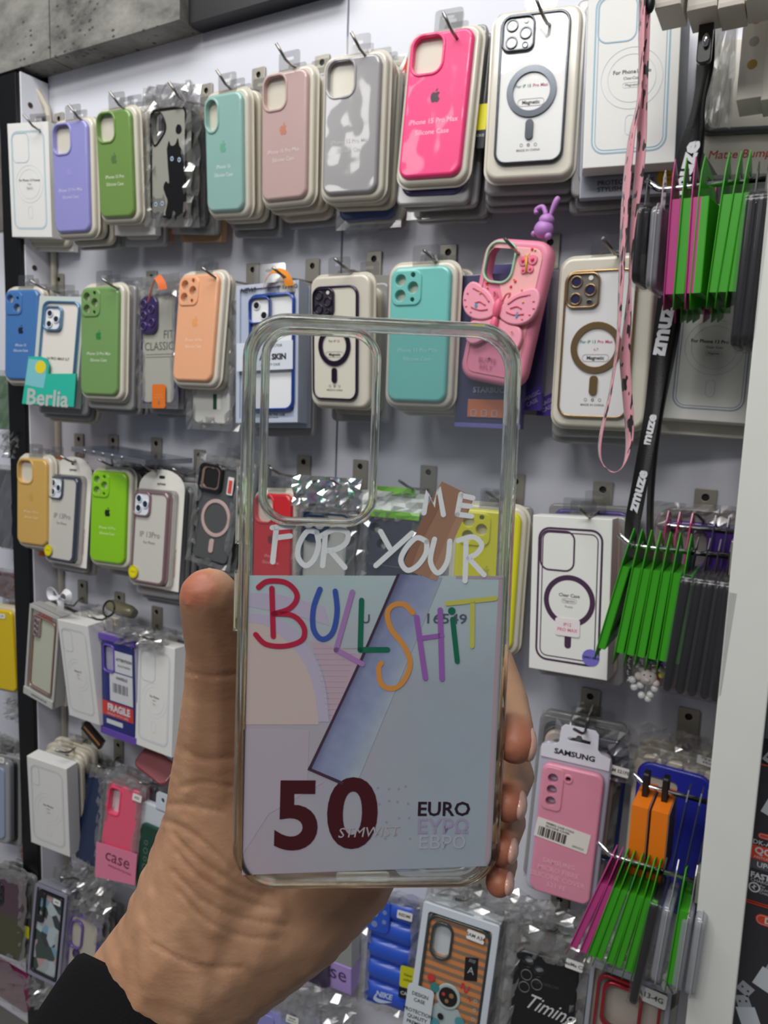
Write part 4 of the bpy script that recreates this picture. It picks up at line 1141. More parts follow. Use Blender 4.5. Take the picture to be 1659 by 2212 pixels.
b = BM(); zc = -.006; solid(b, circ(.028, .003, zc, 40), [circ(.0225, .003, zc, 40)], .0005, .002, .0006, 0, 0, hb=.0004); solid(b, rr(.009, .021, .004, .001, zc - .042), (), .0005, .002, .0006, 0); t.part('magnet_ring', b, mat((196, 170, 166), .4))
c = (W / 2 - .014, H / 2 - .028); label_tag(t, c[0], c[1], .011, .026, None, -.001, bg=(232, 228, 228), name='red_white_tag'); label_tag(t, c[0], c[1] - .001, .0065, .019, None, -.0016, bg=(214, 74, 70), name='tag_centre')
bagfilm(t, W, H, 51, top=.012, side=.005, amp=.002)
stack('c5', [('clear', (40, 40, 42), (.078, .156)), ('bag', (60, 84, 70), (.082, .17)), ('clear', (40, 86, 70), (.084, .180))], 'the tilted pink ring case', .018, 26)
sil('c6', 'red silicone phone case seen through the camera opening of the held case', (206, 34, 42), (120, 20, 30), ('iPhone 13', 'Silicone Case'), (240, 150, 150), coat=.8, tsize=.006)
stack('c6', [('sil', (214, 190, 180)), ('clear', (96, 84, 84)), ('clear', (60, 60, 64))], 'the red silicone case', seed=27)
# shiny bag
def holo(nt, p):
    tc = nt.nodes.new('ShaderNodeTexCoord'); n = nt.nodes.new('ShaderNodeTexNoise'); n.inputs['Scale'].default_value = 45
    nt.links.new(tc.outputs['Object'], n.inputs['Vector'])
    h = nt.nodes.new('ShaderNodeHueSaturation'); h.inputs['Color'].default_value = (.75, .45, .45, 1)
    r = nt.nodes.new('ShaderNodeValToRGB'); e = r.color_ramp.elements; e[0].position = .50; e[0].color = (.75, .75, .77, 1); e[1].position = .72; e[1].color = (.85, .85, .85, 1)
    for q, c in ((.54, (.4, .8, .6, 1)), (.57, (.8, .8, .85, 1)), (.61, (.8, .5, .75, 1)), (.65, (.5, .7, .9, 1))):
        x = e.new(q); x.color = c
    nt.links.new(n.outputs['Fac'], r.inputs[0]); nt.links.new(r.outputs[0], p.inputs['Base Color']); p.inputs['Metallic'].default_value = .9; p.inputs['Roughness'].default_value = .14


HOLO = ramp_mat('holographic_foil', holo)
M, W, H = pose('c7')
t = Thing('bagged_phone_case', 'dark blue rimmed case in a shiny holographic bag, behind the word FOR', 'phone case', M, H / 2)
b = BM(); solid(b, rr(W, H, .011), [rr(W - .010, H - .010, .008)], 0, .009, .003, .001, hb=.001); t.part('bumper_frame', b, mat((38, 56, 82), .3, coat=.6))
b = BM(); solid(b, rr(W - .009, H - .009, .008), (), .003, .005, 0, 0); t.part('clear_back', b, mat((186, 188, 182), .3, coat=.6))
b = BM(); solid(b, rr(.042, .038, .012, -W / 2 + .024, H / 2 - .024), (), -.001, .003, .001, 0, 0)
for x in (-.010, .007): solid(b, circ(.0075, -W / 2 + .024 + x, H / 2 - .018, 18), (), -.0014, -.001, 0, 0, 1)
t.part('camera_plate', b, [mat((30, 46, 72), .25, coat=.7), mat((170, 174, 174), .3)])
b = BM(); sheet(b, -W / 2 - .012, W / 2 + .014, H / 2 + .004, H / 2 + .046, 0, .006, 14, 7, seed=8); t.part('foil_header', b, HOLO, label='holographic silver bag top')
bagfilm(t, W, H, 61, top=.006, side=.010, amp=.004)
stack('c7', [('bag', (120, 124, 130)), ('clear', (90, 96, 110)), ('clear', (120, 120, 120))], 'the shiny holographic bag', .02, 28)
# dark card holder case in a green-topped bag
M, W, H = pose('c8')
t = Thing('bagged_phone_case', 'dark slate card-holder case in a bag with bright green header, behind the word YOUR', 'phone case', M, H / 2)
hl = [circ(.0068, -W / 2 + .013, H / 2 - .014, 18), circ(.0068, -W / 2 + .024, H / 2 - .034, 18)]
b = BM(); solid(b, rr(W, H, .010), hl, 0, .010, .003, .001, hb=.0005); t.part('case_body', b, mat((56, 60, 74), .5, coat=.3))
b = BM(); solid(b, rr(W * .86, .062, .005, 0, -.010), (), -.0022, .0004, .001, 0); solid(b, rr(W * .86, .050, .005, 0, -.020), (), -.0042, -.002, .001, 0); t.part('card_pocket', b, mat((50, 54, 68), .5, coat=.3))
b = BM(); solid(b, rr(W + .006, H + .004, .006), (), .0105, .0115, 0, 0); t.part('white_insert', b, mat((210, 214, 214), .5))
b = BM(); sheet(b, -W / 2 - .010, W / 2 + .010, H / 2 + .004, H / 2 + .034, .003, .004, 9, 5, seed=9); t.part('bag_header', b, mat((214, 220, 214), .2, coat=.8))
b = BM(); sheet(b, -W / 2 + .006, W / 2 - .006, H / 2 + .030, H / 2 + .040, .002, .002, 6, 2, seed=10); sheet(b, -W / 2 + .004, W / 2 + .004, H / 2 + .001, H / 2 + .010, -.003, .001, 6, 2, seed=11); t.part('green_strip', b, mat((120, 190, 44), .3, coat=.6))
bagfilm(t, W, H, 62, top=.008, side=.010, amp=.004)
stack('c8', [('bag', (120, 150, 110)), ('clear', (96, 100, 108)), ('bag', (150, 150, 150))], 'the slate card-holder case', .02, 29)
t0, M, W, H = sil('c9', 'bright yellow silicone phone case with four lens openings, right edge of the held case', (226, 222, 36), (190, 186, 40), ('iPhone 13 Pro Max', 'Silicone Case'), (245, 240, 130), cam='lens3')
stack('c9', [('sil', (226, 222, 208)), ('sil', (214, 206, 190)), ('sil', (200, 190, 170)), ('clear', (180, 176, 166))], 'the bright yellow silicone case', seed=30)
t, M, W, H = wbox('c10', 'white box printed with a dark purple phone outline and thick ring, reading Clear Case', (72, 46, 74), ('Clear Case', 'Magnetic', 'Purple'), dark_ring=True, lw=.0024, T=.026, tcol=(120, 110, 120), camsq=(.040, .046), tab=True)
c = to_local(M, 1226, 1355); label_tag(t, c[0], c[1], .028, .020, 'IP12\nPRO MAX', -.0008, bg=(236, 226, 230), fg=(220, 120, 140), name='price_label', fs=.0052)
b = BM(); c = to_local(M, 1276, 1421); solid(b, circ(.0095, c[0], c[1], 28), (), -.0006, 0, 0, 0, 0); text(b, '12PRO MAX', c[0], c[1], .0036, -.0008, 1, bold=.03); t.part('round_sticker', b, [mat((120, 112, 200), .4), mat((36, 30, 70), .5)], label='round violet sticker')
stack('c10', [('clear', (190, 176, 164), (.088, .176)), ('clear', (38, 46, 86), (.088, .176)), ('clear', (170, 150, 140), (.09, .17)), ('clear', (80, 70, 140), (.092, .190))], 'the white box with purple outline', .028, 31, dz=-.003)
# wide pack behind the hanging packs on the right
Mw = Matrix.Translation(at(1510, 1300, .05)) @ Matrix.Rotation(.12, 4, 'Z')
t = Thing('phone_case_pack', 'purple case in a clear domed pack with a brown lower edge, behind the black packs', 'phone case', Mw, .1)
b = BM(); solid(b, rr(.105, .205, .022), (), 0, .012, .003, .001); t.part('blister_tray', b, mat((150, 142, 140), .25, coat=.8))
b = BM(); solid(b, rr(.090, .180, .016, .002, -.002), [rr(.040, .040, .01, -.018, .06)], -.007, 0, .003, 0, hb=.001); t.part('case_body', b, mat((72, 44, 130), .35, coat=.6))
b = BM(); solid(b, rr(.100, .024, .010, .0, -.088), (), -.009, 0, .003, 0); t.part('lower_edge', b, mat((110, 52, 38), .35, coat=.5), label='brown lower edge')
b = BM(); sheet(b, -.058, .050, .075, .108, -.004, .008, 12, 5, seed=70); t.part('plastic_bag', b, CRINKLE)

# ------------------------------------------------------------------ row 4
M, W, H = pose('d1')
t = Thing('phone_case', 'yellow silicone phone case cut off by the left edge, beside the black frame bar', 'phone case', M, H / 2)
b = BM(); solid(b, rr(W, H, .010), (), 0, .010, .003, .001); t.part('case_body', b, mat((222, 192, 24), .35, coat=.6)); tray(t, W, H, (206, 196, 168)); label_tag(t, W / 2 - .024, H / 2 - .011, .016, .009, 'A54', -.001)
stack('d1', [('sil', (170, 140, 140)), ('clear', (96, 90, 96))], 'the cut-off yellow case', seed=33)
# clear case in grey open box
M, W, H = pose('d2')
t = Thing('phone_case_box', 'grey clear-windowed box with a transparent rose-gold case, leftmost of the fourth row', 'box', M, H / 2)
b = BM(); box(b, -W / 2, W / 2, .004, .022, -H / 2, H / 2); t.part('carton', b, mat((176, 176, 172), .3, coat=.6))
b = BM(); solid(b, rr(W, H, .002), [rr(W - .010, H - .014, .002)], -.001, .004, .0005, 0, hb=.0003); box(b, -W / 2, W / 2, -.003, .002, -H / 2, -H / 2 + .014); t.part('box_rim', b, mat((196, 196, 190), .25, coat=.8))
b = BM(); solid(b, rr(.066, .140, .009, .002, .002), [rr(.061, .135, .008, .002, .002)], -.002, .004, .001, 0, hb=.0006); t.part('bumper_frame', b, mat((186, 150, 140), .2, .6))
b = BM(); solid(b, rr(.060, .134, .008, .002, .002), (), .002, .004, 0, 0); t.part('clear_back', b, mat((196, 200, 180), .3, coat=.8))
b = BM(); solid(b, rr(.020, .036, .004, -.018, .050), (), -.002, .002, .001, 0, 0)
for z in (.061, .050, .039): lens(b, -.018, z, .0058, -.002, 0, 1)
t.part('camera_plate', b, [mat((170, 150, 146), .2, .4, coat=.8), mat((90, 84, 84), .1, coat=1)])
b = BM(); text(b, 'YOUNG', -.002, H / 2 - .012, .011, .0035, 0, bold=.05); text(b, 'UNIQUE PHONE CASE', .004, -H / 2 + .007, .0045, -.0034, 1, bold=.04); t.part('print', b, [mat((214, 110, 96), .5), mat((120, 120, 124), .5)])
t = Thing('ribbon_bow', 'white ribbon loops tied at the hook over the grey windowed box', 'ribbon', Matrix.Translation(at(128, 1290, .11)))
b = BM()
for s in (-1, 1): band(b, [(0, 0), (.012 * s, .012), (.024 * s, .008), (.020 * s, -.004), (0, 0)], .010)
band(b, [(0, 0), (.004, -.012), (.001, -.024)], .010); t.part('ribbon', b, mat((226, 226, 230), .4))
stack('d2', [('box', (214, 212, 206), (.074, .165)), ('box', (60, 62, 60), (.074, .165))], 'the grey windowed box', .024, 34)
GB = (196, 202, 208)
wbox('d3', 'white phone case box leaning left, behind the purple FRAGILE pack on its right', GB, ('Phone 15', 'Clear', 'Case'), T=.030, camsq=(.028, .038))
stack('d3', [('box', (228, 226, 220), (.080, .170)), ('box', (214, 206, 190), (.080, .170))], 'the left-leaning white box', .034, 35)
M, W, H = pose('d4')
t = Thing('phone_case_box', 'purple and navy phone case pack printed with a red FRAGILE sticker', 'box', M, H / 2)
b = BM(); box(b, -W / 2, W / 2, .003, .022, -H / 2, H / 2); t.part('carton', b, mat((170, 168, 190), .3, coat=.6))
b = BM(); solid(b, rr(W * .90, H * .90, .010), [cam_open(W * .9, H * .88, 'tall')], -.001, .003, .0015, 0, hb=.001); t.part('case_body', b, mat((34, 44, 116), .35, coat=.6))
b = BM(); box(b, -W / 2, W / 2, -.002, .003, H / 2 - .010, H / 2); t.part('purple_trim', b, mat((104, 76, 176), .35, coat=.5)); b = BM(); box(b, -W / 2, W / 2, -.002, .003, -H / 2, -H / 2 + .012); t.part('purple_trim', b, mat((104, 76, 176), .35, coat=.5)); b = BM(); solid(b, inset(ccw(cam_open(W * .9, H * .88, 'tall')), -.003), [cam_open(W * .9, H * .88, 'tall')], -.003, .0, .0015, 0); t.part('camera_rim', b, mat((104, 76, 176), .35, coat=.5))
b = BM()
decal(b, [(-.004, .028), (.038, .028), (.038, .064), (-.004, .064)], -.0012, 0); decal(b, [(-.018, -.024), (.038, -.024), (.038, .026), (-.018, .026)], -.0012, 0)
text(b, 'ATTENTION', .018, .050, .0068, -.0015, 3, bold=.03); text(b, 'GLASS INSIDE', .018, .040, .005, -.0015, 3); text(b, 'HANDLE', .012, .018, .007, -.0015, 3, bold=.02)
for k in range(11): decal(b, [(-.010 + k * .0034, -.008), (-.010 + k * .0034 + (.0018 if k % 3 else .0009), -.008), (-.010 + k * .0034 + (.0018 if k % 3 else .0009), .008), (-.010 + k * .0034, .008)], -.0015, 3)
decal(b, [(-.038, -.052), (.038, -.052), (.038, -.027), (-.038, -.027)], -.0012, 1); text(b, 'FRAGILE', .003, -.037, .0165, -.0016, 0, bold=.05, sx=.9); text(b, 'HANDLE WITH CARE', 0, -.048, .0055, -.0016, 0)
decal(b, [(-.028, -.066), (.012, -.066), (.012, -.058), (-.028, -.058)], -.0012, 0)
t.part('sticker_print', b, [mat((214, 216, 220), .45), mat((206, 62, 58), .45), mat((60, 40, 110), .4), mat((34, 36, 50), .5)])
hang_tab(t, W, H, -.01, .05, .03)
stack('d4', [('clear', (170, 170, 178), (.084, .17)), ('clear', (150, 140, 160), (.084, .17))], 'the FRAGILE pack', .024, 36)
wbox('d5', 'white phone case box half hidden behind the thumb and palm', GB, ('For Phone', 'Clear', 'Case'), T=.028, camsq=(.034, .050), lw=.0014)
stack('d5', [('box', (222, 224, 226), (.082, .168)), ('clear', (180, 182, 184), (.082, .168))], 'the white box half hidden by the hand', .032, 37)
t = Thing('hair_tie_loop', 'black elastic loop hanging above the white boxes of the fourth row', 'loop', Matrix.Translation(at(235, 1315, .10)))
b = BM(); tube(b, [(.0125 * math.cos(a), .004 * math.sin(a), .0125 * math.sin(a)) for a in [2 * PI * k / 20 for k in range(21)]], .0016, 8); t.part('elastic', b, mat((16, 16, 16), .5))
t = Thing('rolled_film_pack', 'khaki rolled cable pouch lying across the hooks, left of the thumb', 'pouch', Matrix.Translation(at(262, 1318, .05)) @ Matrix.Rotation(.05, 4, 'Y'))
b = BM(); tube(b, [(-.030, 0, .002), (-.02, 0, .004), (.02, 0, .002), (.032, 0, 0)], [.008, .011, .011, .008], 12); t.part('pouch', b, mat((128, 122, 96), .3, coat=.5))
# carded pink case
M, W, H = pose('d6')
t = Thing('carded_phone_case', 'pale pink silicone case on a white hanging card marked SAMSUNG', 'phone case', M, H / 2)
b = BM(); solid(b, rr(W, H, .010), (), .004, .016, .003, .001)
t.part('blister_tray', b, mat((186, 188, 204), .3, coat=.6))
b = BM(); c = to_local(M, 1252, 1590, .004); hx = c[0] + .000; wd = .044
pts = [(-W / 2 + .002, H / 2 - .016), (W / 2 - .002, H / 2 - .016), (W / 2 - .002, H / 2 - .001), (hx + wd / 2 + .004, H / 2 + .002), (hx + wd / 2, H / 2 + .006), (hx + wd / 2 - .001, H / 2 + .024), (hx + wd / 2 - .005, H / 2 + .028), (hx - wd / 2 + .005, H / 2 + .028), (hx - wd / 2 + .001, H / 2 + .024), (hx - wd / 2, H / 2 + .006), (hx - wd / 2 - .004, H / 2 + .002), (-W / 2 + .002, H / 2 - .001)]
solid(b, pts, [[(hx - .013, H / 2 + .010), (hx + .013, H / 2 + .010), (hx + .013, H / 2 + .014), (hx + .004, H / 2 + .0145), (hx + .002, H / 2 + .018), (hx - .002, H / 2 + .018), (hx - .004, H / 2 + .0145), (hx - .013, H / 2 + .014)]], .0025, .0035, .0003, 0, 0)
text(b, 'SAMSUNG', hx - .003, H / 2 - .006, .0088, .0022, 1, sx=1.15, bold=.035); t.part('hanging_card', b, [mat((226, 228, 238), .35), mat((24, 24, 28), .5)])
b = BM(); cw, ch = W * .86, H * .865; cz = -.008; px_ = -cw / 2 + .014
hl = [circ(.0058, px_, cz + ch / 2 - .016, 18), circ(.0058, px_, cz + ch / 2 - .030, 18), circ(.0058, px_, cz + ch / 2 - .044, 18), circ(.0030, px_ + .017, cz + ch / 2 - .013, 14)]
solid(b, rr(cw, ch, .010, 0, cz), hl, -.004, .005, .003, 0, hb=.0004); t.part('case_body', b, mat((226, 148, 172), .45, coat=.35, coatr=.15, cbump=.15, var=.05))
b = BM(); solid(b, rr(.023, .052, .006, px_ + .001, cz + ch / 2 - .029), hl[:3], -.0052, -.003, .001, 0, hb=.0002); solid(b, circ(.0056, px_ + .017, cz + ch / 2 - .013, 18), [hl[3]], -.005, -.003, .0008, 0, hb=.0003); t.part('camera_surround', b, mat((226, 148, 172), .45, coat=.35, coatr=.15))
c = to_local(M, 1214, 1804, -.004); b = BM(); solid(b, rr(.062, .024, .001, 0, 0), (), -.0003, 0, 0, 0, 0)
for k in range(16):
    w_ = .0009 + (k * 7 % 3) * .0005; x = -.027 + k * .0021; decal(b, [(x, -.0095), (x + w_, -.0095), (x + w_, .002), (x, .002)], -.0004, 1)
text(b, '99EMR2 CASE CYAN', -.004, .0082, .0036, -.0005, 1, bold=.02); text(b, 'SILICONE COVER', -.006, .0045, .0036, -.0005, 1, bold=.02); text(b, '28052023', .020, -.008, .0034, -.0005, 1)
bmesh.ops.transform(b, matrix=Matrix.Translation((c[0], -.0042, c[1])) @ Matrix.Rotation(.10, 4, 'Y'), verts=b.verts); t.part('barcode_label', b, [mat((232, 230, 222), .4), mat((60, 56, 58), .5)])
b = BM()
for i, s in enumerate(('SAMSUNG', 'MICRO FIBRE', 'SILICONE COVER', 'S21 FE')): text(b, s, -.004, -.046 - i * .0095, .0082, -.0043, 0, bold=.03)
t.part('embossed_print', b, mat((236, 172, 192), .4))
stack('d6', [('bag', (196, 180, 170), (.086, .19)), ('clear', (20, 30, 62), (.086, .20)), ('clear', (120, 110, 100), (.086, .19))], 'the pale pink carded case', .037, 38, dz=.004)
t = Thing('bagged_phone_case', 'navy blue rimmed case top in a crumpled bag, sticking up behind the pink carded case', 'phone case', M @ Matrix.Translation((.020, .024, .030)), .09)
b = BM(); solid(b, rr(.076, .150, .014), [rr(.030, .030, .010, -.018, .054), rr(.066, .100, .010, 0, -.02)], 0, .010, .003, .002, hb=.002); t.part('bumper_frame', b, mat((20, 40, 88), .2, .3, coat=.9))
b = BM(); sheet(b, -.048, .046, .03, .088, -.006, .007, 12, 7, seed=81); t.part('plastic_bag', b, CRINKLE); label_tag(t, .028, .046, .024, .011, 'SAM S21FE', -.014, rot=.06)
# royal blue case
M, W, H = pose('d7')
t = Thing('phone_case', 'royal blue silicone case with wide pill camera opening, behind the two orange boxes', 'phone case', M, H / 2)
b = BM(); solid(b, rr(W * .92, H * .95, .016), [rr(.036, .0125, .006, -.014, H / 2 - .026)], -.002, .006, .003, 0, hb=.0005); t.part('case_body', b, mat((38, 48, 168), .4, coat=.5))
b = BM(); solid(b, rr(W + .006, H + .004, .018), (), .003, .014, .004, .002); t.part('blister_tray', b, mat((206, 196, 178), .35, coat=.5)); label_tag(t, W * .36, H / 2 + .012, .022, .010, 'IP 7P\n8 PLUS', .002, rot=.08)
b = BM(); sheet(b, -.042, .042, H / 2 - .004, H / 2 + .038, .004, .007, 11, 6, seed=82); t.part('plastic_bag', b, CRINKLE)
stack('d7', [('sil', (206, 196, 178), (.088, .178)), ('sil', (196, 188, 170), (.088, .178))], 'the royal blue case', .017, 39, dz=.003)

# ------------------------------------------------------------------ row 5
M, W, H = pose('e0')
t = Thing('phone_case_pack', 'silver grey blister pack cut off by the left edge, lower bay', 'phone case', M, H / 2)
b = BM(); solid(b, rr(W, H, .012), (), 0, .014, .005, .001); t.part('blister_tray', b, mat((150, 154, 160), .2, coat=.9)); b = BM(); solid(b, rr(W * .8, H * .86, .01), (), -.003, .001, .002, 0); t.part('case_body', b, mat((150, 164, 190), .35, coat=.5))
label_tag(t, W * .30, H * .5 + .004, .018, .012, 'A12', -.002)
stack('e0', [('clear', (46, 48, 56)), ('clear', (30, 30, 32))], 'the cut-off silver pack', seed=40)
wbox('e2', 'white phone case box in front of blue and cream trays, lowest white box', GB, ('For Phone', 'Clear', 'Case'), T=.026, camsq=(.018, .036), lw=.0013)
stack('e2', [('sil', (42, 112, 190), (.078, .160)), ('sil', (214, 206, 188), (.082, .166)), ('sil', (206, 198, 180), (.084, .166)), ('sil', (196, 190, 172), (.084, .166))], 'the lowest white box', .028, 41, dz=.003)
M, W, H = pose('e3')
t = Thing('phone_case', 'dark navy phone case with tall camera cut-out, right of the lowest white box', 'phone case', M, H / 2)
b = BM(); solid(b, rr(W, H, .008), [[(-.020, .030), (-.012, .030), (-.012, .052), (-.007, .054), (-.007, .058), (-.012, .058), (-.012, .066), (-.020, .066)]], 0, .010, .003, .001, hb=.0005); t.part('case_body', b, mat((34, 50, 82), .4, coat=.5, coatr=.15, cbump=.3))
b = BM(); solid(b, rr(W + .006, H + .006, .006), (), .0102, .0125, 0, 0); t.part('white_insert', b, mat((150, 152, 158), .4)); bagfilm(t, W, H, 91, top=.016, side=.005, amp=.003)
stack('e3', [('bag', (150, 150, 156)), ('clear', (70, 76, 90))], 'the dark navy case', .02, 42)
t = Thing('bag_top', 'dark glossy pouch with a bronze strip, above the navy case', 'pouch', Matrix.Translation(at(195, 1590, .09)) @ Matrix.Rotation(.55, 4, 'Y'))
b = BM(); box(b, -.026, .026, 0, .012, -.009, .009, bev=.003); t.part('pouch', b, mat((24, 16, 14), .15, coat=1)); b = BM(); box(b, -.020, .026, -.0012, .0, .002, .0055); t.part('bronze_strip', b, mat((206, 140, 84), .25, .7), label='bronze strip')
M, W, H = pose('e4')
t = Thing('bagged_phone_case', 'coral pink phone case with tall camera opening and pink band lettered case', 'phone case', M, H / 2)
ho = cam_open(W, H, 'tall')
b = BM(); solid(b, rr(W, H, .009), [ho], 0, .010, .003, .001, hb=.0006); t.part('case_body', b, mat((230, 92, 122), .45, coat=.4))
b = BM(); solid(b, inset(ccw(ho), -.003), [ho], -.001, .001, .0008, 0, 0, hb=.0004); t.part('camera_surround', b, mat((240, 70, 110), .4)); b = BM(); solid(b, rr(W + .003, H + .004, .006), (), .0102, .012, 0, 0); t.part('white_insert', b, mat((206, 196, 200), .4))
b = BM(); q = [to_local(M, *p, -.003) for p in ((206, 1893), (292, 1912), (297, 1845), (209, 1818))]; solid(b, q, (), -.004, -.003, 0, 0, 0)
c = to_local(M, 254, 1856, -.004); text(b, 'case', c[0], c[1], .030, -.0044, 1, rot=-.06); text(b, 'PREMIUM PROTECTION', c[0] + .006, c[1] - .017, .0045, -.0044, 1, rot=-.06); t.part('paper_band', b, [mat((222, 128, 158), .4), mat((92, 52, 66), .5)], label='pale pink paper band')
label_tag(t, W * .42, H * .5 - .010, .018, .012, 'A52', -.003, rot=.05)
bagfilm(t, W, H, 92, top=.020, side=.008, amp=.003)
stack('e4', [('bag', (176, 96, 110)), ('clear', (120, 70, 76))], 'the coral pink case', .02, 43)
M, W, H = pose('e5')
t = Thing('carded_phone_case', 'dark green case on a white hanging card, mostly hidden by the wrist', 'phone case', M, H / 2)
b = BM(); solid(b, rr(W, H, .012), (), .004, .014, .003, .001); solid(b, rr(.030, .032, .006, .012, H / 2 + .010), [circ(.004, .012, H / 2 + .014)], .004, .006, 0, 0); t.part('hanging_card', b, mat((206, 214, 222), .3, coat=.6))
b = BM(); solid(b, rr(W * .84, H * .76, .012, .002, -.014), (), -.002, .005, .003, 0); t.part('case_body', b, mat((22, 66, 52), .4, coat=.4))
b = BM()
for k in range(5): outline(b, circ(.004 + .001 * (k % 2), -.012, .016 - k * .014, 12), .0008, -.0022, 0)
t.part('print', b, mat((120, 140, 130), .5))
t = Thing('bagged_phone_case', 'dark red case lying in crumpled film above the coral pink case', 'phone case', Matrix.Translation(at(335, 1652, .07)) @ Matrix.Rotation(.3, 4, 'Y') @ Matrix.Rotation(-.8, 4, 'X'))
b = BM(); solid(b, rr(.075, .04, .012), (), 0, .010, .003, .002); t.part('case_body', b, mat((132, 52, 58), .4, coat=.5))
# bottom right products
M, W, H = pose('e6')
t = Thing('bagged_phone_case', 'black phone case with handwritten lettering in a shiny bag, at the bottom edge', 'phone case', M, H / 2)
cx, cz = -W / 2 + .020, H / 2 - .026
hl = [circ(.0062, cx - .005, cz + .014, 18), circ(.0062, cx + .008, cz + .006, 18)]
b = BM(); solid(b, rr(W, H, .011), hl, 0, .010, .003, .001, hb=.0005); t.part('case_body', b, mat((18, 19, 21), .4, coat=.5, coatr=.15))
b = BM()
for x, z in ((-.005, -.002), (.008, -.010), (-.006, -.017)): solid(b, circ(.0066, cx + x, cz + z, 18), [circ(.0058, cx + x, cz + z, 18)], -.0008, .0004, .0004, 0, 0, hb=.0002)
t.part('lens_rim', b, mat((120, 120, 122), .3))
b = BM(); solid(b, rr(W - .003, H - .003, .009), (), .0102, .012, 0, 0); t.part('white_insert', b, mat((214, 216, 218), .4))
b = BM(); c = to_local(M, 1170, 2165); text(b, 'Timing', c[0] + .008, c[1] - .006, .026, -.0004, 0, shear=.5, sx=.8, rot=-.12); text(b, 'TOMORROW', c[0] + .002, c[1] + .022, .0052, -.0004, 1); t.part('print', b, [mat((214, 214, 214), .5), mat((76, 76, 78), .5)])
bagfilm(t, W, H, 95, top=.030, side=.010, amp=.006); label_tag(t, .030, H / 2 + .004, .020, .011, 'RealMe C25', -.008, rot=.08)
stack('e6', [('bag', (56, 56, 58)), ('bag', (120, 112, 110)), ('bag', (90, 70, 70))], 'the black case with handwriting', .02, 44)
M, W, H = pose('e7')
t = Thing('phone_case_box', 'clear windowed box with a red-rimmed camera case tagged A13-4G', 'box', M, H / 2)
b = BM(); box(b, -W / 2, W / 2, .006, .022, -H / 2, H / 2); t.part('carton', b, mat((186, 176, 166), .3, coat=.8))
b = BM(); solid(b, rr(W, H, .003), [rr(W - .010, H - .012, .002)], -.001, .006, .0006, 0, hb=.0004); t.part('box_rim', b, mat((160, 164, 176), .2, coat=.9))
b = BM(); solid(b, rr(W - .018, H - .020, .012), [rr(W - .024, H - .026, .010)], -.001, .005, .001, 0, hb=.0006); solid(b, rr(.044, .056, .012, -W / 2 + .038, H / 2 - .042), [rr(.036, .048, .010, -W / 2 + .038, H / 2 - .042)], -.004, .002, .0015, 0, hb=.001); t.part('bumper_frame', b, mat((176, 22, 42), .2, .5, coat=.9))
label_tag(t, W * .26, H / 2 - .014, .034, .017, 'A13-4G', -.003, rot=.06)
b = BM(); solid(b, circ(.008, 0, 0, 20), (), -.0006, 0, 0, 0, 0); stroke(b, [(-.004, .005), (.004, -.005)], .0018, -.0008, 1, False); bmesh.ops.translate(b, verts=b.verts, vec=(W * .46, -.002, H / 2 + .004)); t.part('round_seal', b, [mat((226, 226, 224), .3), mat((70, 70, 70), .4)])
b = BM(); sheet(b, -W / 2, W / 2, H / 2 - .004, H / 2 + .045, .0, .008, 12, 7, seed=83); t.part('plastic_bag', b, CRINKLE)
stack('e7', [('bag', (110, 100, 100), (.088, .178)), ('clear', (130, 60, 60), (.088, .178))], 'the A13-4G box', .024, 45)
M, W, H = pose('e8')
t = Thing('phone_case_box', 'white-framed box with a striped orange astronaut phone case', 'box', M, H / 2)
b = BM(); box(b, -W / 2, W / 2, .006, .024, -H / 2, H / 2); t.part('carton', b, mat((196, 204, 208), .35, coat=.5))
b = BM(); solid(b, rr(W, H, .003), [rr(W - .016, H - .020, .004)], -.001, .006, .0008, 0, hb=.0005); t.part('box_rim', b, mat((206, 216, 224), .3, coat=.6))
cw, ch = W - .018, H - .022; ho = rr(.022, .040, .009, -cw / 2 + .020, ch / 2 - .030)


def stripes(nt, p):
    tc = nt.nodes.new('ShaderNodeTexCoord'); wv = nt.nodes.new('ShaderNodeTexWave'); wv.bands_direction = 'Z'; wv.inputs['Scale'].default_value = 32; wv.inputs['Distortion'].default_value = .6
    nt.links.new(tc.outputs['Object'], wv.inputs['Vector'])
    r = nt.nodes.new('ShaderNodeValToRGB'); e = r.color_ramp.elements; e[0].position = .3; e[0].color = lin((132, 112, 92)); e[1].position = .6; e[1].color = lin((206, 132, 78))
    nt.links.new(wv.outputs['Fac'], r.inputs[0]); nt.links.new(r.outputs[0], p.inputs['Base Color']); p.inputs['Roughness'].default_value = .35; p.inputs['Coat Weight'].default_value = .6


b = BM(); solid(b, rr(cw, ch, .012), [ho], .001, .006, .001, 0, hb=.0005); t.part('case_body', b, ramp_mat('orange_stripes', stripes))
b = BM(); solid(b, rr(cw, ch, .012), [rr(cw - .005, ch - .005, .010)], -.002, .003, .001, 0, hb=.0005); solid(b, inset(ccw(ho), -.003), [ho], -.002, .002, .001, 0, hb=.0005); t.part('bumper_frame', b, mat((50, 62, 64), .3, coat=.6))
b = BM(); ax, az = -.002, -.012
decal(b, [(ax - .020, az - .055), (ax + .024, az - .055), (ax + .026, az - .030), (ax + .014, az - .012), (ax - .012, az - .012), (ax - .024, az - .026)], .0008, 0)
solid(b, circ(.0155, ax, az, 26), (), -.0006, .001, .001, 0, 0); solid(b, circ(.0118, ax, az, 26), (), -.0012, .0, .0006, 0, 1)
for k, (x, z, r, mi) in enumerate(((-.006, .002, .0022, 2), (.004, .003, .003, 3), (-.001, -.005, .0025, 3), (-.018, .006, .006, 4), (-.024, .016, .005, 2), (.018, -.024, .006, 5), (-.012, -.036, .006, 5), (.006, -.040, .005, 3), (-.006, -.026, .004, 1))): decal(b, circ(r, ax + x, az + z, 12), -.0013, mi)
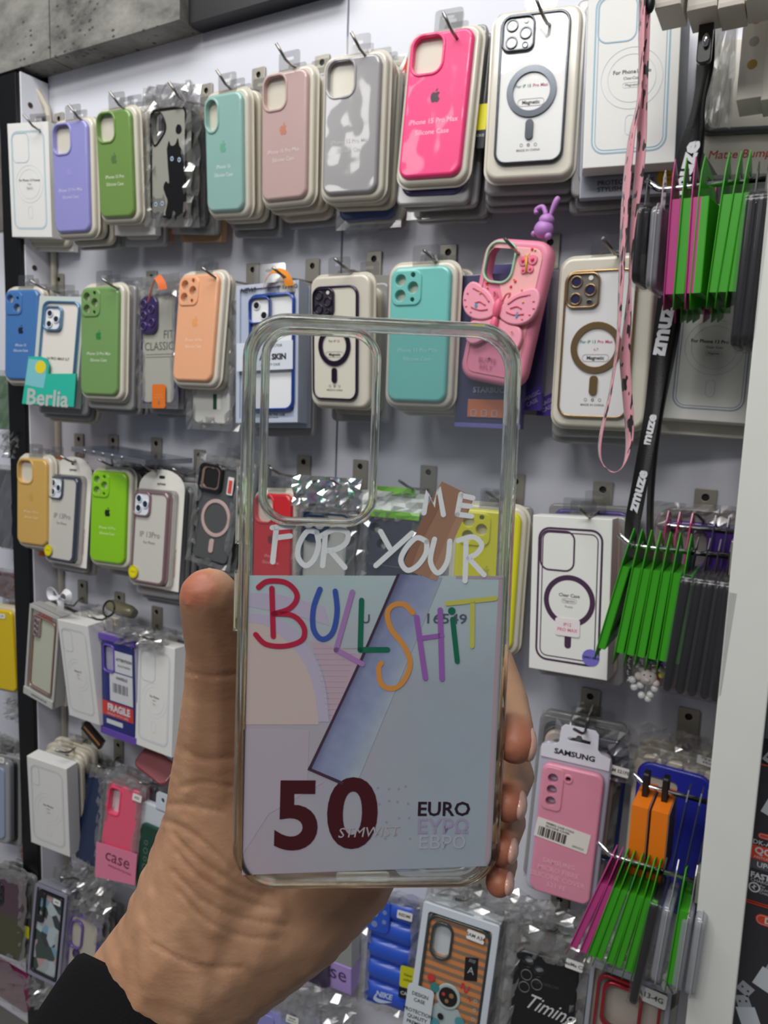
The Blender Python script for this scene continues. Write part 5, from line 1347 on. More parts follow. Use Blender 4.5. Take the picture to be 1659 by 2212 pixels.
decal(b, [(.014, .014), (.030, .018), (.028, .046), (.012, .042)], .0006, 1); text(b, 'A', .021, .028, .012, .0003, 0); text(b, '/////', .021, .040, .006, .0003, 0)
stroke(b, [(.012, .004), (.014, .010), (.018, .000), (.022, .008)], .0022, .0004, 2); text(b, 'N', .024, -.006, .007, .0003, 2, rot=-.6)
for k in range(6): outline(b, circ(.0022, cw / 2 - .008, -.006 - k * .011, 10), .0008, .0006, 0)
t.part('astronaut_print', b, [mat((170, 186, 186), .4), mat((34, 30, 30), .3), mat((196, 60, 60), .4), mat((150, 110, 70), .4), mat((60, 130, 130), .4), mat((80, 150, 160), .4)])
c = to_local(M, 904, 2180, -.002); label_tag(t, c[0], c[1], .034, .058, 'DESIGN\nCASE\n \nPROTECTION\nQUALITY\nPREMIUM', -.003, bg=(206, 214, 220), fg=(30, 30, 30), name='design_label', fs=.0062)
label_tag(t, W * .22, H / 2 - .021, .022, .012, 'SAM A34', -.002, rot=.05)
b = BM(); sheet(b, -W / 2, W / 2 + .02, H / 2 - .002, H / 2 + .028, .010, .007, 12, 5, seed=84); sheet(b, W / 2 - .002, W / 2 + .022, -H / 2, H / 2, .012, .004, 3, 12, seed=85); t.part('plastic_bag', b, CRINKLE)
stack('e8', [('bag', (90, 88, 86), (.092, .180)), ('bag', (120, 116, 112), (.096, .180)), ('bag', (70, 66, 66), (.096, .180))], 'the astronaut case box', .026, 46)
M, W, H = pose('e9')
t = Thing('bagged_phone_case', 'blue puffer-quilted phone case with white swoosh and yellow sticker', 'phone case', M, H / 2)
cx, cz = -W / 2 + .017, H / 2 - .025
b = BM(); rows = []; n = 5
# puffed body: grid with quilt bulges
NX, NZ = 18, 60; g = {}
for i in range(NX + 1):
    for j in range(NZ + 1):
        u = i / NX * 2 - 1; v = j / NZ
        z = -H / 2 + H * v; x = W / 2 * u
        q = abs(math.sin(PI * (v * 5 + .10 * u))) ** .5
        e = max(0.0, 1 - abs(u) ** 6) ** .5
        g[i, j] = b.verts.new((x, .008 - .010 * q * e - .001 * e, z))
for i in range(NX):
    for j in range(NZ):
        f = b.faces.new((g[i, j], g[i + 1, j], g[i + 1, j + 1], g[i, j + 1])); f.smooth = True
solid(b, rr(W, H, .008), (), .0075, .012, 0, .001); t.part('case_body', b, mat((40, 84, 196), .4, coat=.4, coatr=.2))
b = BM(); solid(b, rr(.034, .048, .008, cx, cz), (), -.0045, .002, .002, 0); t.part('camera_surround', b, mat((40, 84, 196), .4, coat=.4, coatr=.2))
b = BM()
for x, z in ((-.005, .018), (-.005, .003), (-.005, -.012), (.009, .008), (.009, -.006)): solid(b, circ(.0045 if x < 0 else .0032, cx + x, cz + z, 16), (), -.005, -.0045, 0, 0)
t.part('lens_opening', b, mat((120, 140, 190), .4))
b = BM(); c = to_local(M, 828, 2158, -.004); s = .014
decal(b, spline([(c[0] + s * 1.0, c[1] - s * .1), (c[0] - s * .3, c[1] - s * .55), (c[0] - s * 1.05, c[1] - s * .35), (c[0] - s * .85, c[1] + s * .25), (c[0] - s * .75, c[1] - s * .05), (c[0] - s * .3, c[1] - s * .15), (c[0] + s * 1.0, c[1] - s * .1)], 3)[:-1], -.0035, 0); text(b, 'NIKE', c[0], c[1] + .005, .011, -.0037, 0, shear=.2, bold=.04); t.part('print', b, mat((190, 206, 236), .4))
c = to_local(M, 882, 2110, -.004); label_tag(t, c[0], c[1], .023, .031, 'New\ncolor', -.006, bg=(206, 206, 30), fg=(90, 90, 20), name='yellow_sticker', fs=.006); label_tag(t, c[0] - .001, c[1] - .024, .022, .015, 'CASE', -.006, bg=(20, 24, 40), fg=(210, 210, 210), name='black_sticker', fs=.007)
label_tag(t, W * .26, H / 2 - .013, .022, .012, 'REDMI', -.006, rot=.04); bagfilm(t, W, H, 96, top=.008, side=.006, amp=.004)
M, W, H = pose('e10')
t = Thing('phone_case_box', 'lilac-based box with a grey window and a large letter e, behind the wrist', 'box', M, H / 2)
b = BM(); box(b, -W / 2, W / 2, 0, .030, -H / 2, -H / 2 + .045); c = to_local(M, 735, 2105); text(b, 'case', c[0] - .018, c[1], .034, -.0005, 1); t.part('carton_base', b, [mat((176, 150, 214), .4), mat((70, 50, 90), .5)], label='lilac lower box part')
b = BM(); box(b, -W / 2, W / 2, .002, .028, -H / 2 + .045, H / 2); t.part('window', b, mat((150, 156, 150), .25, coat=.7)); b = BM(); solid(b, rr(.05, .12, .01, -.012, .0), (), -.006, .001, .003, 0); t.part('case_body', b, mat((58, 46, 72), .3, coat=.8))
M, W, H = pose('e11')
t = Thing('bagged_phone_case', 'lavender phone case top in crumpled film at the bottom edge, right of the arm', 'phone case', M, H / 2)
b = BM(); solid(b, rr(W, H, .012), (), 0, .010, .004, .001); t.part('case_body', b, mat((150, 150, 214), .35, coat=.6)); b = BM(); solid(b, rr(.03, .034, .008, -.012, .050), (), -.002, .001, .001, 0); t.part('camera_surround', b, mat((140, 140, 206), .35, coat=.6))
bagfilm(t, W, H, 97, top=.040, side=.012, amp=.006); label_tag(t, .034, .080, .020, .012, 'REDMI\nNOTE 11', -.008)
# bottom left
M, W, H = pose('f1')
t = Thing('phone_case', 'dark translucent case with purple top and green bottom, by the left edge', 'phone case', M, H / 2)


def duo(nt, p):
    tc = nt.nodes.new('ShaderNodeTexCoord'); s = nt.nodes.new('ShaderNodeSeparateXYZ'); r = nt.nodes.new('ShaderNodeValToRGB')
    nt.links.new(tc.outputs['Object'], s.inputs[0]); mr = nt.nodes.new('ShaderNodeMapRange'); mr.inputs[1].default_value = 0; mr.inputs[2].default_value = .16
    nt.links.new(s.outputs['Z'], mr.inputs[0]); nt.links.new(mr.outputs[0], r.inputs[0]); e = r.color_ramp.elements; e[0].position = .45; e[0].color = lin((74, 78, 50)); e[1].position = .62; e[1].color = lin((84, 60, 76))
    nt.links.new(r.outputs[0], p.inputs['Base Color']); p.inputs['Roughness'].default_value = .25; p.inputs['Coat Weight'].default_value = .8


b = BM(); solid(b, rr(W, H, .010), (), 0, .010, .003, .001); t.part('case_body', b, ramp_mat('two_tone_plastic', duo))
b = BM(); solid(b, rr(.020, .046, .009, -W / 2 + .030, H / 2 - .034), (), -.002, .001, .001, 0)
for k in range(3): lens(b, -W / 2 + .030, H / 2 - .020 - k * .014, .0058, -.002, 0, 1)
t.part('camera_plate', b, [mat((24, 28, 40), .2, coat=1), mat((60, 66, 84), .1, coat=1)])
label_tag(t, W / 2 + .004, -.018, .014, .024, None, .006, bg=(206, 204, 30), name='yellow_sticker'); bagfilm(t, W, H, 98, top=.020, side=.008, amp=.004)
stack('f1', [('clear', (26, 30, 44)), ('clear', (20, 20, 24)), ('clear', (60, 30, 34))], 'the two-tone translucent case', .018, 47)
M, W, H = pose('f2')
t = Thing('phone_case_box', 'grey windowed box with a black-rimmed picture case, above the sleeve', 'box', M, H / 2)
b = BM(); box(b, -W / 2, W / 2, .004, .022, -H / 2, H / 2); t.part('carton', b, mat((150, 150, 164), .3, coat=.7)); b = BM(); solid(b, rr(W, H, .003), [rr(W - .010, H - .012, .002)], -.001, .004, .0005, 0, hb=.0003); t.part('box_rim', b, mat((140, 140, 160), .25, coat=.8))
b = BM(); solid(b, rr(W - .014, H - .018, .009), [rr(W - .022, H - .026, .007)], -.002, .004, .001, 0, hb=.0006); solid(b, rr(.022, .056, .005, -.022, .046), [rr(.009, .034, .003, -.020, .047)], -.003, .002, .001, 0, hb=.0005); t.part('bumper_frame', b, mat((28, 30, 34), .3, coat=.5))


def collage(nt, p):
    tc = nt.nodes.new('ShaderNodeTexCoord'); v = nt.nodes.new('ShaderNodeTexVoronoi'); v.inputs['Scale'].default_value = 45; nt.links.new(tc.outputs['Object'], v.inputs['Vector'])
    r = nt.nodes.new('ShaderNodeValToRGB'); r.color_ramp.interpolation = 'CONSTANT'; s = nt.nodes.new('ShaderNodeSeparateColor'); nt.links.new(v.outputs['Color'], s.inputs[0]); nt.links.new(s.outputs[0], r.inputs[0])
    e = r.color_ramp.elements; e[0].color = lin((168, 172, 176)); e[1].position = .3; e[1].color = lin((60, 78, 72))
    for q, c in ((.5, (176, 190, 196)), (.65, (190, 150, 150)), (.8, (56, 60, 66)), (.9, (120, 160, 180))): x = e.new(q); x.color = lin(c)
    nt.links.new(r.outputs[0], p.inputs['Base Color']); p.inputs['Roughness'].default_value = .35; p.inputs['Coat Weight'].default_value = .6


b = BM(); solid(b, rr(W - .020, H - .024, .007), (), .001, .004, 0, 0); t.part('picture_back', b, ramp_mat('picture_collage', collage)); label_tag(t, W * .24, H / 2 - .018, .018, .010, 'A05S', -.003, rot=.05)
stack('f2', [('clear', (150, 150, 160), (.08, .16)), ('bag', (110, 106, 104), (.08, .16))], 'the boxed picture case', .024, 48)
M, W, H = pose('f3')
t = Thing('bagged_phone_case', 'purple-rimmed cream case in crumpled film, left of the forearm', 'phone case', M, H / 2)
b = BM(); solid(b, rr(W, H, .014), [rr(W - .008, H - .008, .011)], 0, .010, .003, .001, hb=.001); solid(b, rr(.030, .052, .012, -.016, .042), [rr(.024, .046, .010, -.016, .042)], -.002, .004, .001, 0, hb=.0008); t.part('bumper_frame', b, mat((104, 82, 156), .3, coat=.7))
b = BM(); solid(b, rr(W - .007, H - .007, .011), (), .003, .005, 0, 0); t.part('clear_back', b, mat((186, 180, 166), .3, coat=.7)); b = BM(); lens(b, -.014, .006, .009, .003, 0, 1); t.part('camera_plate', b, [mat((40, 40, 52), .2, coat=1), mat((70, 60, 110), .1, coat=1)])
bagfilm(t, W, H, 99, top=.030, side=.012, amp=.007)
stack('f3', [('bag', (170, 166, 156)), ('bag', (80, 60, 62)), ('bag', (70, 66, 66))], 'the purple-rimmed cream case', .02, 49)
# crumpled empty bags between the rows and other low background packs
for i, (px, py, d, w_, h_, lb) in enumerate(((165, 1905, .08, .07, .05, 'crumpled clear bag bunched over the boxed picture case'), (205, 1925, .09, .07, .06, 'crumpled clear bag bunched beside the arm, under the coral case'), (40, 1540, .05, .08, .04, 'crumpled clear film under the cut-off yellow case'), (25, 960, .06, .05, .05, 'crumpled clear bags by the left edge, level with the mustard case top'), (90, 2160, .10, .09, .06, 'crumpled clear film below the boxed picture case'), (690, 2170, .06, .11, .05, 'crumpled clear film below the lilac box'), (1545, 130, .085, .035, .12, 'thin crumpled bag hanging right of the black lanyard'), (1180, 1990, .10, .10, .04, 'crumpled clear film above the black handwritten case'), (300, 1380, .10, .10, .03, 'clear hanging tabs bunched over the FRAGILE pack'))):
    t = Thing('crumpled_bag', lb, 'plastic bag', Matrix.Translation(at(px, py, d)))
    b = BM(); sheet(b, -w_ / 2, w_ / 2, -h_ / 2, h_ / 2, 0, .009, 11, 9, seed=200 + i); sheet(b, -w_ / 2, w_ / 2, -h_ / 2, h_ / 2, .012, .009, 9, 7, seed=240 + i); t.part('film', b, CRINKLE)
for i, (px, py, d, w_, h_, col, lb) in enumerate(((8, 1100, .05, .05, .15, (40, 50, 80), 'dark blue bagged case at the left edge, left of the mustard case'), (-10, 400, .05, .055, .16, (120, 96, 84), 'bronze-edged bagged case at the left edge of the top row'), (10, 870, .04, .06, .10, (60, 140, 60), 'small green case under the blue silicone case'), (15, 1620, .04, .05, .05, (170, 170, 168), 'pale carton corner behind the silver pack at the left edge'), (20, 2130, .09, .10, .08, (150, 40, 100), 'magenta case at the lower left edge'), (60, 1850, .05, .05, .03, (190, 30, 30), 'small red packet behind the two-tone case'), (10, 1265, .04, .07, .05, (110, 20, 40), 'dark red bagged case above the cut-off yellow case'), (60, 1010, .045, .035, .02, (210, 80, 40), 'orange packet tucked behind the mustard case'))):
    t = Thing('bagged_phone_case', lb, 'phone case', Matrix.Translation(at(px, py, d)), h_ / 2)
    b = BM(); solid(b, rr(w_, h_, .006), (), 0, .010, .003, .001); t.part('case_body', b, mat(col, .35, coat=.6)); b = BM(); sheet(b, -w_ / 2 - .005, w_ / 2 + .005, -h_ / 2, h_ / 2 + .01, -.003, .004, 6, 8, seed=300 + i); t.part('plastic_bag', b, CRINKLE)


# ------------------------------------------------------------------ packs hanging from rods fixed to the white upright
GREEN = (56, 158, 24); MAG = (186, 62, 132)
RZ90 = Matrix.Rotation(PI / 2, 4, 'Z')


def side_rod(px, py, d, label, x1=-.0455, tip=True):
    A = at(px, py, d)
    t = Thing('display_hook', label, 'display hook', Matrix.Translation((x1, A.y, A.z)))
    L = x1 - A.x
    b = BM(); tube(b, [(-.0005, 0, 0), (-L + .004, 0, 0), (-L, 0, .0008)] + ([(-L - .012, 0, .010)] if tip else []), .0026, 10); t.part('rod', b, CHROME)
    b = BM(); box(b, -.003, 0, -.010, .010, -.016, .016); t.part('bracket_plate', b, mat((170, 168, 160), .35, .6))
    return A


def side_pack(px, rodA, kind, label, tilt=0.0, turn=0.0, w=.056, h=.090, ht=.034, th=.0085, pitch=0.0, group=None, dx=0):
    """small hanging pack that we see almost edge-on"""
    r = ray(px, 1106)
    # x on the rod for this pixel column
    lo, hi = -1.2, .2
    Ci = CR.transposed()
    for _ in range(40):
        m = (lo + hi) / 2; c = Ci @ (Vector((m, rodA.y, rodA.z)) - CAM)
        if 829.5 + F_PX * c.x / -c.z < px: lo = m
        else: hi = m
    X = (lo + hi) / 2
    M = Matrix.Translation((X, rodA.y, rodA.z + .0032)) @ Matrix.Rotation(tilt, 4, 'Y') @ Matrix.Rotation(turn, 4, 'Z') @ RZ90
    nm = {'green': 'hanging_accessory_pack', 'mag': 'hanging_accessory_pack', 'black': 'black_blister_pack', 'clear': 'clear_blister_pack', 'card': 'hanging_card'}[kind]
    t = Thing(nm, label, 'accessory pack', M, h + ht, group)
    zb = -ht + (.016 if kind in ('green', 'mag') else .012)
    if kind in ('green', 'mag'):
        mt = mat(GREEN if kind == 'green' else MAG, .45, coat=.2)
        o = [(-w / 2, zb), (-w / 2 + .003, .002), (-w / 2 + .010, .017), (.004, .008), (w / 2 - .004, -.004), (w / 2, zb), (w / 2, zb - h), (-w / 2 + .004, zb - h - .010), (-w / 2, zb - h + .004)]
        b = BM(); solid(b, o, [rr(.016, .007, .003, 0, -.001)], .0, .0010, 0, 0); t.part('backing_card', b, mt)
        b = BM(); box(b, -w / 2 + .001, w / 2 - .001, -th, 0, zb - h + .004, zb - .002, bev=.001); t.part('carton', b, mt)
    elif kind == 'black':
        b = BM(); solid(b, rr(w, h + .004, .010, 0, zb - h / 2), (), 0, .0075, .003, .003); t.part('case_body', b, mat((22, 22, 25), .4, coat=.5))
        b = BM(); solid(b, rr(w + .004, h + .008, .012, 0, zb - h / 2), [rr(w - .004, h - .002, .009, 0, zb - h / 2)], -.004, .010, .003, .002, hb=.001); t.part('clear_shell', b, mat((90, 90, 94), .1, coat=1, alpha=.16))
        b = BM(); solid(b, [(-.010, zb - .002), (-.006, .002), (0, .012), (.006, .004), (.010, zb - .002)], [circ(.0034, 0, 0, 12)], .003, .0042, 0, 0); t.part('hanger', b, mat((24, 24, 26), .4))
    elif kind == 'clear':
        b = BM(); solid(b, rr(w, h, .010, 0, zb - h / 2), (), -.004, .006, .003, .003); t.part('clear_shell', b, mat((168, 172, 180), .15, coat=1, alpha=.55))
        b = BM(); solid(b, rr(w + .004, h + .004, .010, 0, zb - h / 2), (), .000, .001, 0, 0); solid(b, [(-.010, zb - .002), (-.006, .006), (0, .014), (.006, .006), (.010, zb - .002)], [circ(.0034, 0, 0, 12)], .000, .001, 0, 0); t.part('hanger', b, mat((186, 184, 186), .25, coat=.8, alpha=.7))
    else:
        c = label.startswith('thin pink') and (200, 60, 110) or (44, 50, 64)
        b = BM(); o = [(-w / 2, zb), (-w / 2 + .004, .004), (-w / 2 + .010, .014), (.004, .010), (w / 2, zb), (w / 2, zb - h), (-w / 2, zb - h)]
        solid(b, o, [rr(.014, .006, .003, 0, 0)], 0, .0012, 0, 0); t.part('card', b, mat(c, .3, coat=.7))
    return t


A1 = side_rod(1422, 411, .165, 'bright round rod with bent tip carrying green and magenta packs, upper right')
D30 = ['nearest the rod tip', 'second from the rod tip', 'third from the rod tip', 'fourth from the rod tip', 'fifth from the rod tip', 'sixth from the rod tip', 'seventh from the rod tip', 'eighth from the rod tip', 'ninth from the rod tip', 'tenth from the rod tip', 'last before the upright']
row = [(1408, 'black', 'small clear and black pack'), (1436, 'clear', 'clear plastic pack'), (1462, 'mag', 'magenta pack'), (1486, 'green', 'slim green pack'), (1507, 'mag', 'magenta pack'), (1532, 'green', 'wide green pack'), (1575, 'green', 'green pack'), (1600, 'green', 'green pack'), (1620, 'green', 'green pack')]
for i, (px, k, nm) in enumerate(row):
    side_pack(px, A1, k, '%s on the upper right rod, %s' % (nm, D30[i]), tilt=(.00, 0, -.01, 0, -.02, .0, .05, .07, .06)[i], turn=(0, 0, .02, .02, .0, -.14, -.02, -.02, -.03)[i], h=.066 if i == 0 else .074 if i == 1 else .088, th=.0085)
for i, px in enumerate((1646, 1668)):
    side_pack(px, A1, 'black', 'black case in clear shell on the upper right rod, %s the white upright' % ('second from' if i == 0 else 'right against'), h=.125, w=.070, tilt=.02)
A1b = side_rod(1500, 452, .10, 'hidden rod behind the upper green packs', tip=False)
for i, (px, k) in enumerate(((1487, 'mag'), (1500, 'green'), (1513, 'green'), (1526, 'green'), (1549, 'mag'), (1566, 'green'), (1580, 'green'))):
    side_pack(px, A1b, k, '%s pack tip peeking below the upper row, %s of its rod' % ('magenta' if k == 'mag' else 'green', ('tip end', 'second pack', 'third pack', 'fourth pack', 'fifth pack', 'sixth pack', 'seventh pack')[i]), h=.088, w=.050, th=.006)
A2 = side_rod(1362, 1178, .165, 'bright round rod with bent tip carrying seven green packs, middle right')
for i, px in enumerate((1368, 1388, 1408, 1428, 1449, 1470, 1494)):
    side_pack(px, A2, 'green', 'green pack on the middle right rod, %s' % (D30[i] + (', swung out' if i == 0 else '')), tilt=.20 if i == 0 else .13 - i * .012, h=.092, th=.0075)
for i, px in enumerate((1512, 1538, 1561, 1586, 1606)):
    side_pack(px, A2, 'black', 'black case in clear shell on the middle right rod, %s the green packs' % ('directly right of', 'second right of', 'third right of', 'fourth right of', 'fifth right of')[i], h=.112, w=.066, tilt=.09 - i * .01)
A2b = side_rod(1440, 1135, .10, 'thin rod behind the middle green packs', tip=False)
for i, (px, c) in enumerate(((1446, 'thin pink'), (1470, 'thin pink'), (1497, 'thin pink'), (1546, 'thin dark'), (1574, 'thin dark'), (1600, 'thin pink'))):
    side_pack(px, A2b, 'card', '%s card edge behind the middle right rod, %s from its tip' % (c, ('first', 'second', 'third', 'fourth', 'fifth', 'sixth')[i]), h=.07, w=.05, tilt=.05)
A3 = side_rod(1392, 1697, .150, 'dark rod with bent tip carrying the two orange boxes')
for i, (px, dz) in enumerate(((1396, 0), (1438, 0))):
    t = side_pack(px, A3, 'card', 'tmp', h=.01)
    M = t.e.matrix_world.copy() @ Matrix.Translation((0, 0, .044))
    for c in list(t.e.children): bpy.data.objects.remove(c)
    bpy.data.objects.remove(t.e)
    t = Thing('accessory_box', ('orange box with black hanging clip, nearer the rod tip', 'orange box with black hanging clip and grey side, second on its rod')[i], 'box', M, .09)
    b = BM(); box(b, -.030, .028, -.008, .008, -.085, -.012); t.part('carton', b, mat((232, 122, 22), .4))
    b = BM(); box(b, -.029, .027, -.0088, -.0081, -.084, -.013, bev=.0001); t.part('side_panel', b, mat((150, 130, 120), .45), label='grey-brown printed side')
    b = BM(); solid(b, rr(.014, .030, .003, 0, -.002), [circ(.0034, 0, 0, 12)], -.003, .003, .001, .001); t.part('hanging_clip', b, mat((18, 18, 18), .5))
for i, px in enumerate((1489, 1516, 1540, 1556)):
    side_pack(px, A3, 'card', 'thin dark card hanging right of the orange boxes, %s' % ('first beside them', 'second beside them', 'third beside them', 'fourth, against the upright')[i], h=.085, w=.062, tilt=.10)
A4 = side_rod(1316, 1846, .185, 'bright round rod with bent tip carrying green and clear packs, lower right')
rw = [(1326, 'mag', .30), (1340, 'mag', .26), (1352, 'green', .235), (1366, 'green', .225), (1384, 'green', .20), (1398, 'green', .18), (1413, 'green', .15), (1426, 'green', .13)]
for i, (px, k, tl) in enumerate(rw):
    side_pack(px, A4, k, '%s pack on the lower right rod, %s' % ('magenta' if k == 'mag' else 'green', D30[i]), tilt=tl, h=.088, th=.0065)
side_pack(1443, A4, 'black', 'long black pack hanging in the middle of the lower right rod', tilt=.11, h=.115, w=.058)
for i, (px, k) in enumerate(((1462, 'clear'), (1482, 'green'), (1503, 'clear'), (1530, 'clear'))):
    side_pack(px, A4, k, ('frosted clear pack just right of the long black pack', 'single green pack between frosted clear packs', 'frosted clear pack right of the single green pack', 'frosted clear pack nearest the upright on the lower rod')[i], tilt=.07 - i * .01, h=.084)

# key cord with chain under the middle green packs
P0 = at(1350, 1392, .15)
t = Thing('key_cord', 'black cord loop with small silver chain below the green packs', 'key cord', Matrix.Translation(P0))
b = BM(); tube(b, spline([(-.006, 0, .030), (-.004, 0, .004), (.006, 0, -.008), (.016, 0, .002), (.014, 0, .028)], 6), .0016, 8); t.part('cord', b, mat((16, 16, 18), .5))
b = BM()
for k in range(9): ball(b, (.006 + .0008 * math.sin(k * 2), .001 * math.cos(k * 3), -.010 - k * .0034), .0017, u=8, v=6)
t.part('chain', b, CHROME)
# bead charm
P0 = at(1400, 1445, .165)
t = Thing('beaded_charm', 'cluster of white pearls, pastel beads and a small white bear charm', 'charm', Matrix.Translation(P0))
rnd = random.Random(3)
PB = [(-.012, .018, 0), (-.008, .012, 0), (.001, .016, 2), (.009, .012, 0), (.004, .008, 3), (-.010, .004, 0), (.012, .004, 0), (0, .004, 1), (.016, .020, 3), (-.002, .022, 4), (.010, .022, 0), (-.014, -.014, 0), (-.012, -.022, 0), (-.004, -.028, 0), (.004, -.026, 0), (.008, -.018, 0), (-.006, -.018, 0), (.002, -.031, 0), (-.004, -.014, 3)]
b = BM()
for x, z, c in PB: ball(b, (x, rnd.uniform(-.003, .003), z), .0038 if c == 0 else .0032, c, u=14, v=10)
tube(b, [(0, .002, .045), (.001, .002, .02), (0, .002, 0), (-.001, .002, -.028)], .0005, 5, 0)
t.part('beads', b, [mat((226, 228, 226), .2, coat=1), mat((172, 196, 206), .25, coat=.8), mat((212, 180, 190), .25, coat=.8), mat((150, 196, 176), .25, coat=.8), mat((220, 214, 150), .25, coat=.8)])
b = BM(); ball(b, (.001, -.003, -.007), .0085, sc=(1, .7, .95)); ball(b, (-.0055, -.003, .0005), .0032); ball(b, (.0065, -.003, .0015), .0032); ball(b, (-.0075, -.003, -.008), .0042); ball(b, (.001, -.0085, -.0085), .0032, sc=(1, .6, .8)); ball(b, (.009, -.003, -.012), .0036)
for s in (-1, 1): ball(b, (.001 + s * .003, -.0086, -.004), .0007, 1)
t.part('bear', b, [mat((222, 212, 206), .5), mat((20, 18, 18), .4)])
b = BM(); ball(b, (.016, 0, .000), .005, 0, sc=(1.1, .6, .7)); ball(b, (.022, 0, -.008), .0046, 0, sc=(.7, .6, 1.2)); ball(b, (.013, 0, -.004), .003); t.part('yellow_bead', b, mat((222, 220, 60), .25, coat=.8), label='translucent yellow bead')

# ------------------------------------------------------------------ lanyards
def ribbon(name, b, pts, width, thick=.0008, mi=0):
    """pts: (px, py, depth off wall, twist)"""
    P = spline([tuple(at(x, y, d)) + (tw,) for x, y, d, tw in pts], 6)
    rows = []
    for p in P:
        wv = Vector((math.cos(p[3]), -math.sin(p[3]), 0)) * width / 2
        n = Vector((math.sin(p[3]), math.cos(p[3]), 0)) * thick / 2
        c = Vector(p[:3]) - ORG
        rows.append([b.verts.new(c + wv + n), b.verts.new(c - wv + n), b.verts.new(c - wv - n), b.verts.new(c + wv - n)])
    for a, c in zip(rows, rows[1:]):
        for i in range(4):
            f = b.faces.new((a[i], a[(i + 1) % 4], c[(i + 1) % 4], c[i])); f.smooth = True; f.material_index = mi
    b.faces.new(rows[0]); b.faces.new(rows[-1][::-1])
    return P


def pinkstrap(nt, p):
    tc = nt.nodes.new('ShaderNodeTexCoord'); mp = nt.nodes.new('ShaderNodeMapping'); mp.inputs['Scale'].default_value = (260, 260, 75); mp.inputs['Rotation'].default_value = (0, .35, 0)
    n = nt.nodes.new('ShaderNodeTexNoise'); n.inputs['Scale'].default_value = 1.0; n.inputs['Detail'].default_value = 1
    nt.links.new(tc.outputs['Object'], mp.inputs[0]); nt.links.new(mp.outputs[0], n.inputs['Vector'])
    r = nt.nodes.new('ShaderNodeValToRGB'); r.color_ramp.interpolation = 'CONSTANT'; e = r.color_ramp.elements; e[0].color = lin((22, 18, 20)); e[1].position = .42; e[1].color = lin((220, 152, 164))
    nt.links.new(n.outputs['Fac'], r.inputs[0]); nt.links.new(r.outputs[0], p.inputs['Base Color']); p.inputs['Roughness'].default_value = .5; p.inputs['Sheen Weight'].default_value = .3


ORG = at(1350, 1020, .24)
t = Thing('lanyard', 'long pink lanyard loop with small black marks, in front of the gold-rimmed case', 'lanyard', Matrix.Translation(ORG))
b = BM()
ribbon('strap', b, [(1388, -60, .24, .9), (1386, 60, .24, .9), (1382, 200, .24, 1.1), (1364, 300, .24, .8), (1352, 420, .24, .7), (1346, 520, .24, .8), (1340, 640, .24, 1.0), (1334, 740, .24, 1.15), (1318, 850, .24, 1.15), (1298, 940, .24, 1.1), (1296, 985, .24, 1.2), (1308, 1010, .24, 1.4), (1327, 1020, .24, 1.5),
                 (1345, 1008, .238, 1.35), (1356, 975, .236, 1.0), (1360, 930, .234, .6), (1354, 840, .234, .35), (1350, 770, .234, .3), (1356, 690, .234, .75), (1361, 600, .234, 1.2), (1366, 500, .234, 1.0), (1378, 400, .234, .55), (1386, 300, .234, .5), (1388, 200, .234, .45), (1392, 100, .234, .5), (1398, -60, .234, .6)], .0098)
t.part('strap', b, ramp_mat('pink_strap', pinkstrap))
b = BM(); ball(b, tuple(at(1404, 8, .236) - ORG), .006, sc=(.7, .7, 1.3)); t.part('slider', b, mat((16, 16, 18), .4))
BLK = mat((14, 14, 16), .45, bump=.2, bscale=700)
ORG = at(1400, 1150, .19)
t = Thing('lanyard', 'black lanyard with white rounded lettering running down to the middle green packs', 'lanyard', Matrix.Translation(ORG))
b = BM()
pA = [(1524, -40, .18, .9), (1526, 60, .18, .9), (1520, 140, .17, .8), (1512, 190, .15, 1.0), (1500, 250, .125, .9), (1484, 330, .118, .35), (1470, 430, .118, .3), (1450, 560, .118, .3), (1434, 690, .118, .3), (1421, 800, .122, .3), (1410, 880, .13, .5), (1397, 960, .14, .5), (1381, 1050, .15, .5), (1368, 1120, .155, .5), (1360, 1172, .160, .8)]
ribbon('strap', b, pA, .0185)
ribbon('strap', b, [(1532, 60, .168, .9), (1530, 150, .158, .9), (1518, 230, .118, 1.2), (1510, 320, .110, .9), (1488, 480, .108, .7), (1466, 640, .108, .6), (1448, 760, .110, .7), (1426, 880, .118, .9), (1413, 980, .128, 1.0), (1405, 1080, .14, 1.0), (1404, 1180, .150, 1.0)], .016)
t.part('strap', b, BLK)
b = BM(); c = at(1524, 85, .186) - ORG
solid(b, rr(.012, .040, .004, 0, 0), (), -.003, .003, .001, .001); bmesh.ops.translate(b, verts=b.verts, vec=c); t.part('safety_clasp', b, mat((20, 20, 22), .3, coat=.5))
b = BM(); c = at(1525, 86, .192) - ORG; ball(b, c, .0035, sc=(.8, .6, 1.6)); t.part('rivet', b, CHROME)
for s, px, py, sz, rot, dd in (('zmuze', 1478, 375, .0235, 1.36, .120), ('zmuze', 1432, 705, .0245, 1.44, .121), ('zmuze', 1378, 1060, .017, 1.36, .156), ('zmuze', 1401, 935, .015, 1.40, .141)):
    o = at(px, py, dd) - ORG
    bb = BM(); text(bb, s, 0, 0, sz, 0, 0, rot=rot, sx=.95, bold=.045)
    R = Matrix.Rotation(-.3 if sz > .018 else -.5, 4, 'Z'); bmesh.ops.transform(bb, matrix=Matrix.Translation(o) @ R, verts=bb.verts)
    t.part('lettering', bb, mat((222, 224, 228), .5))

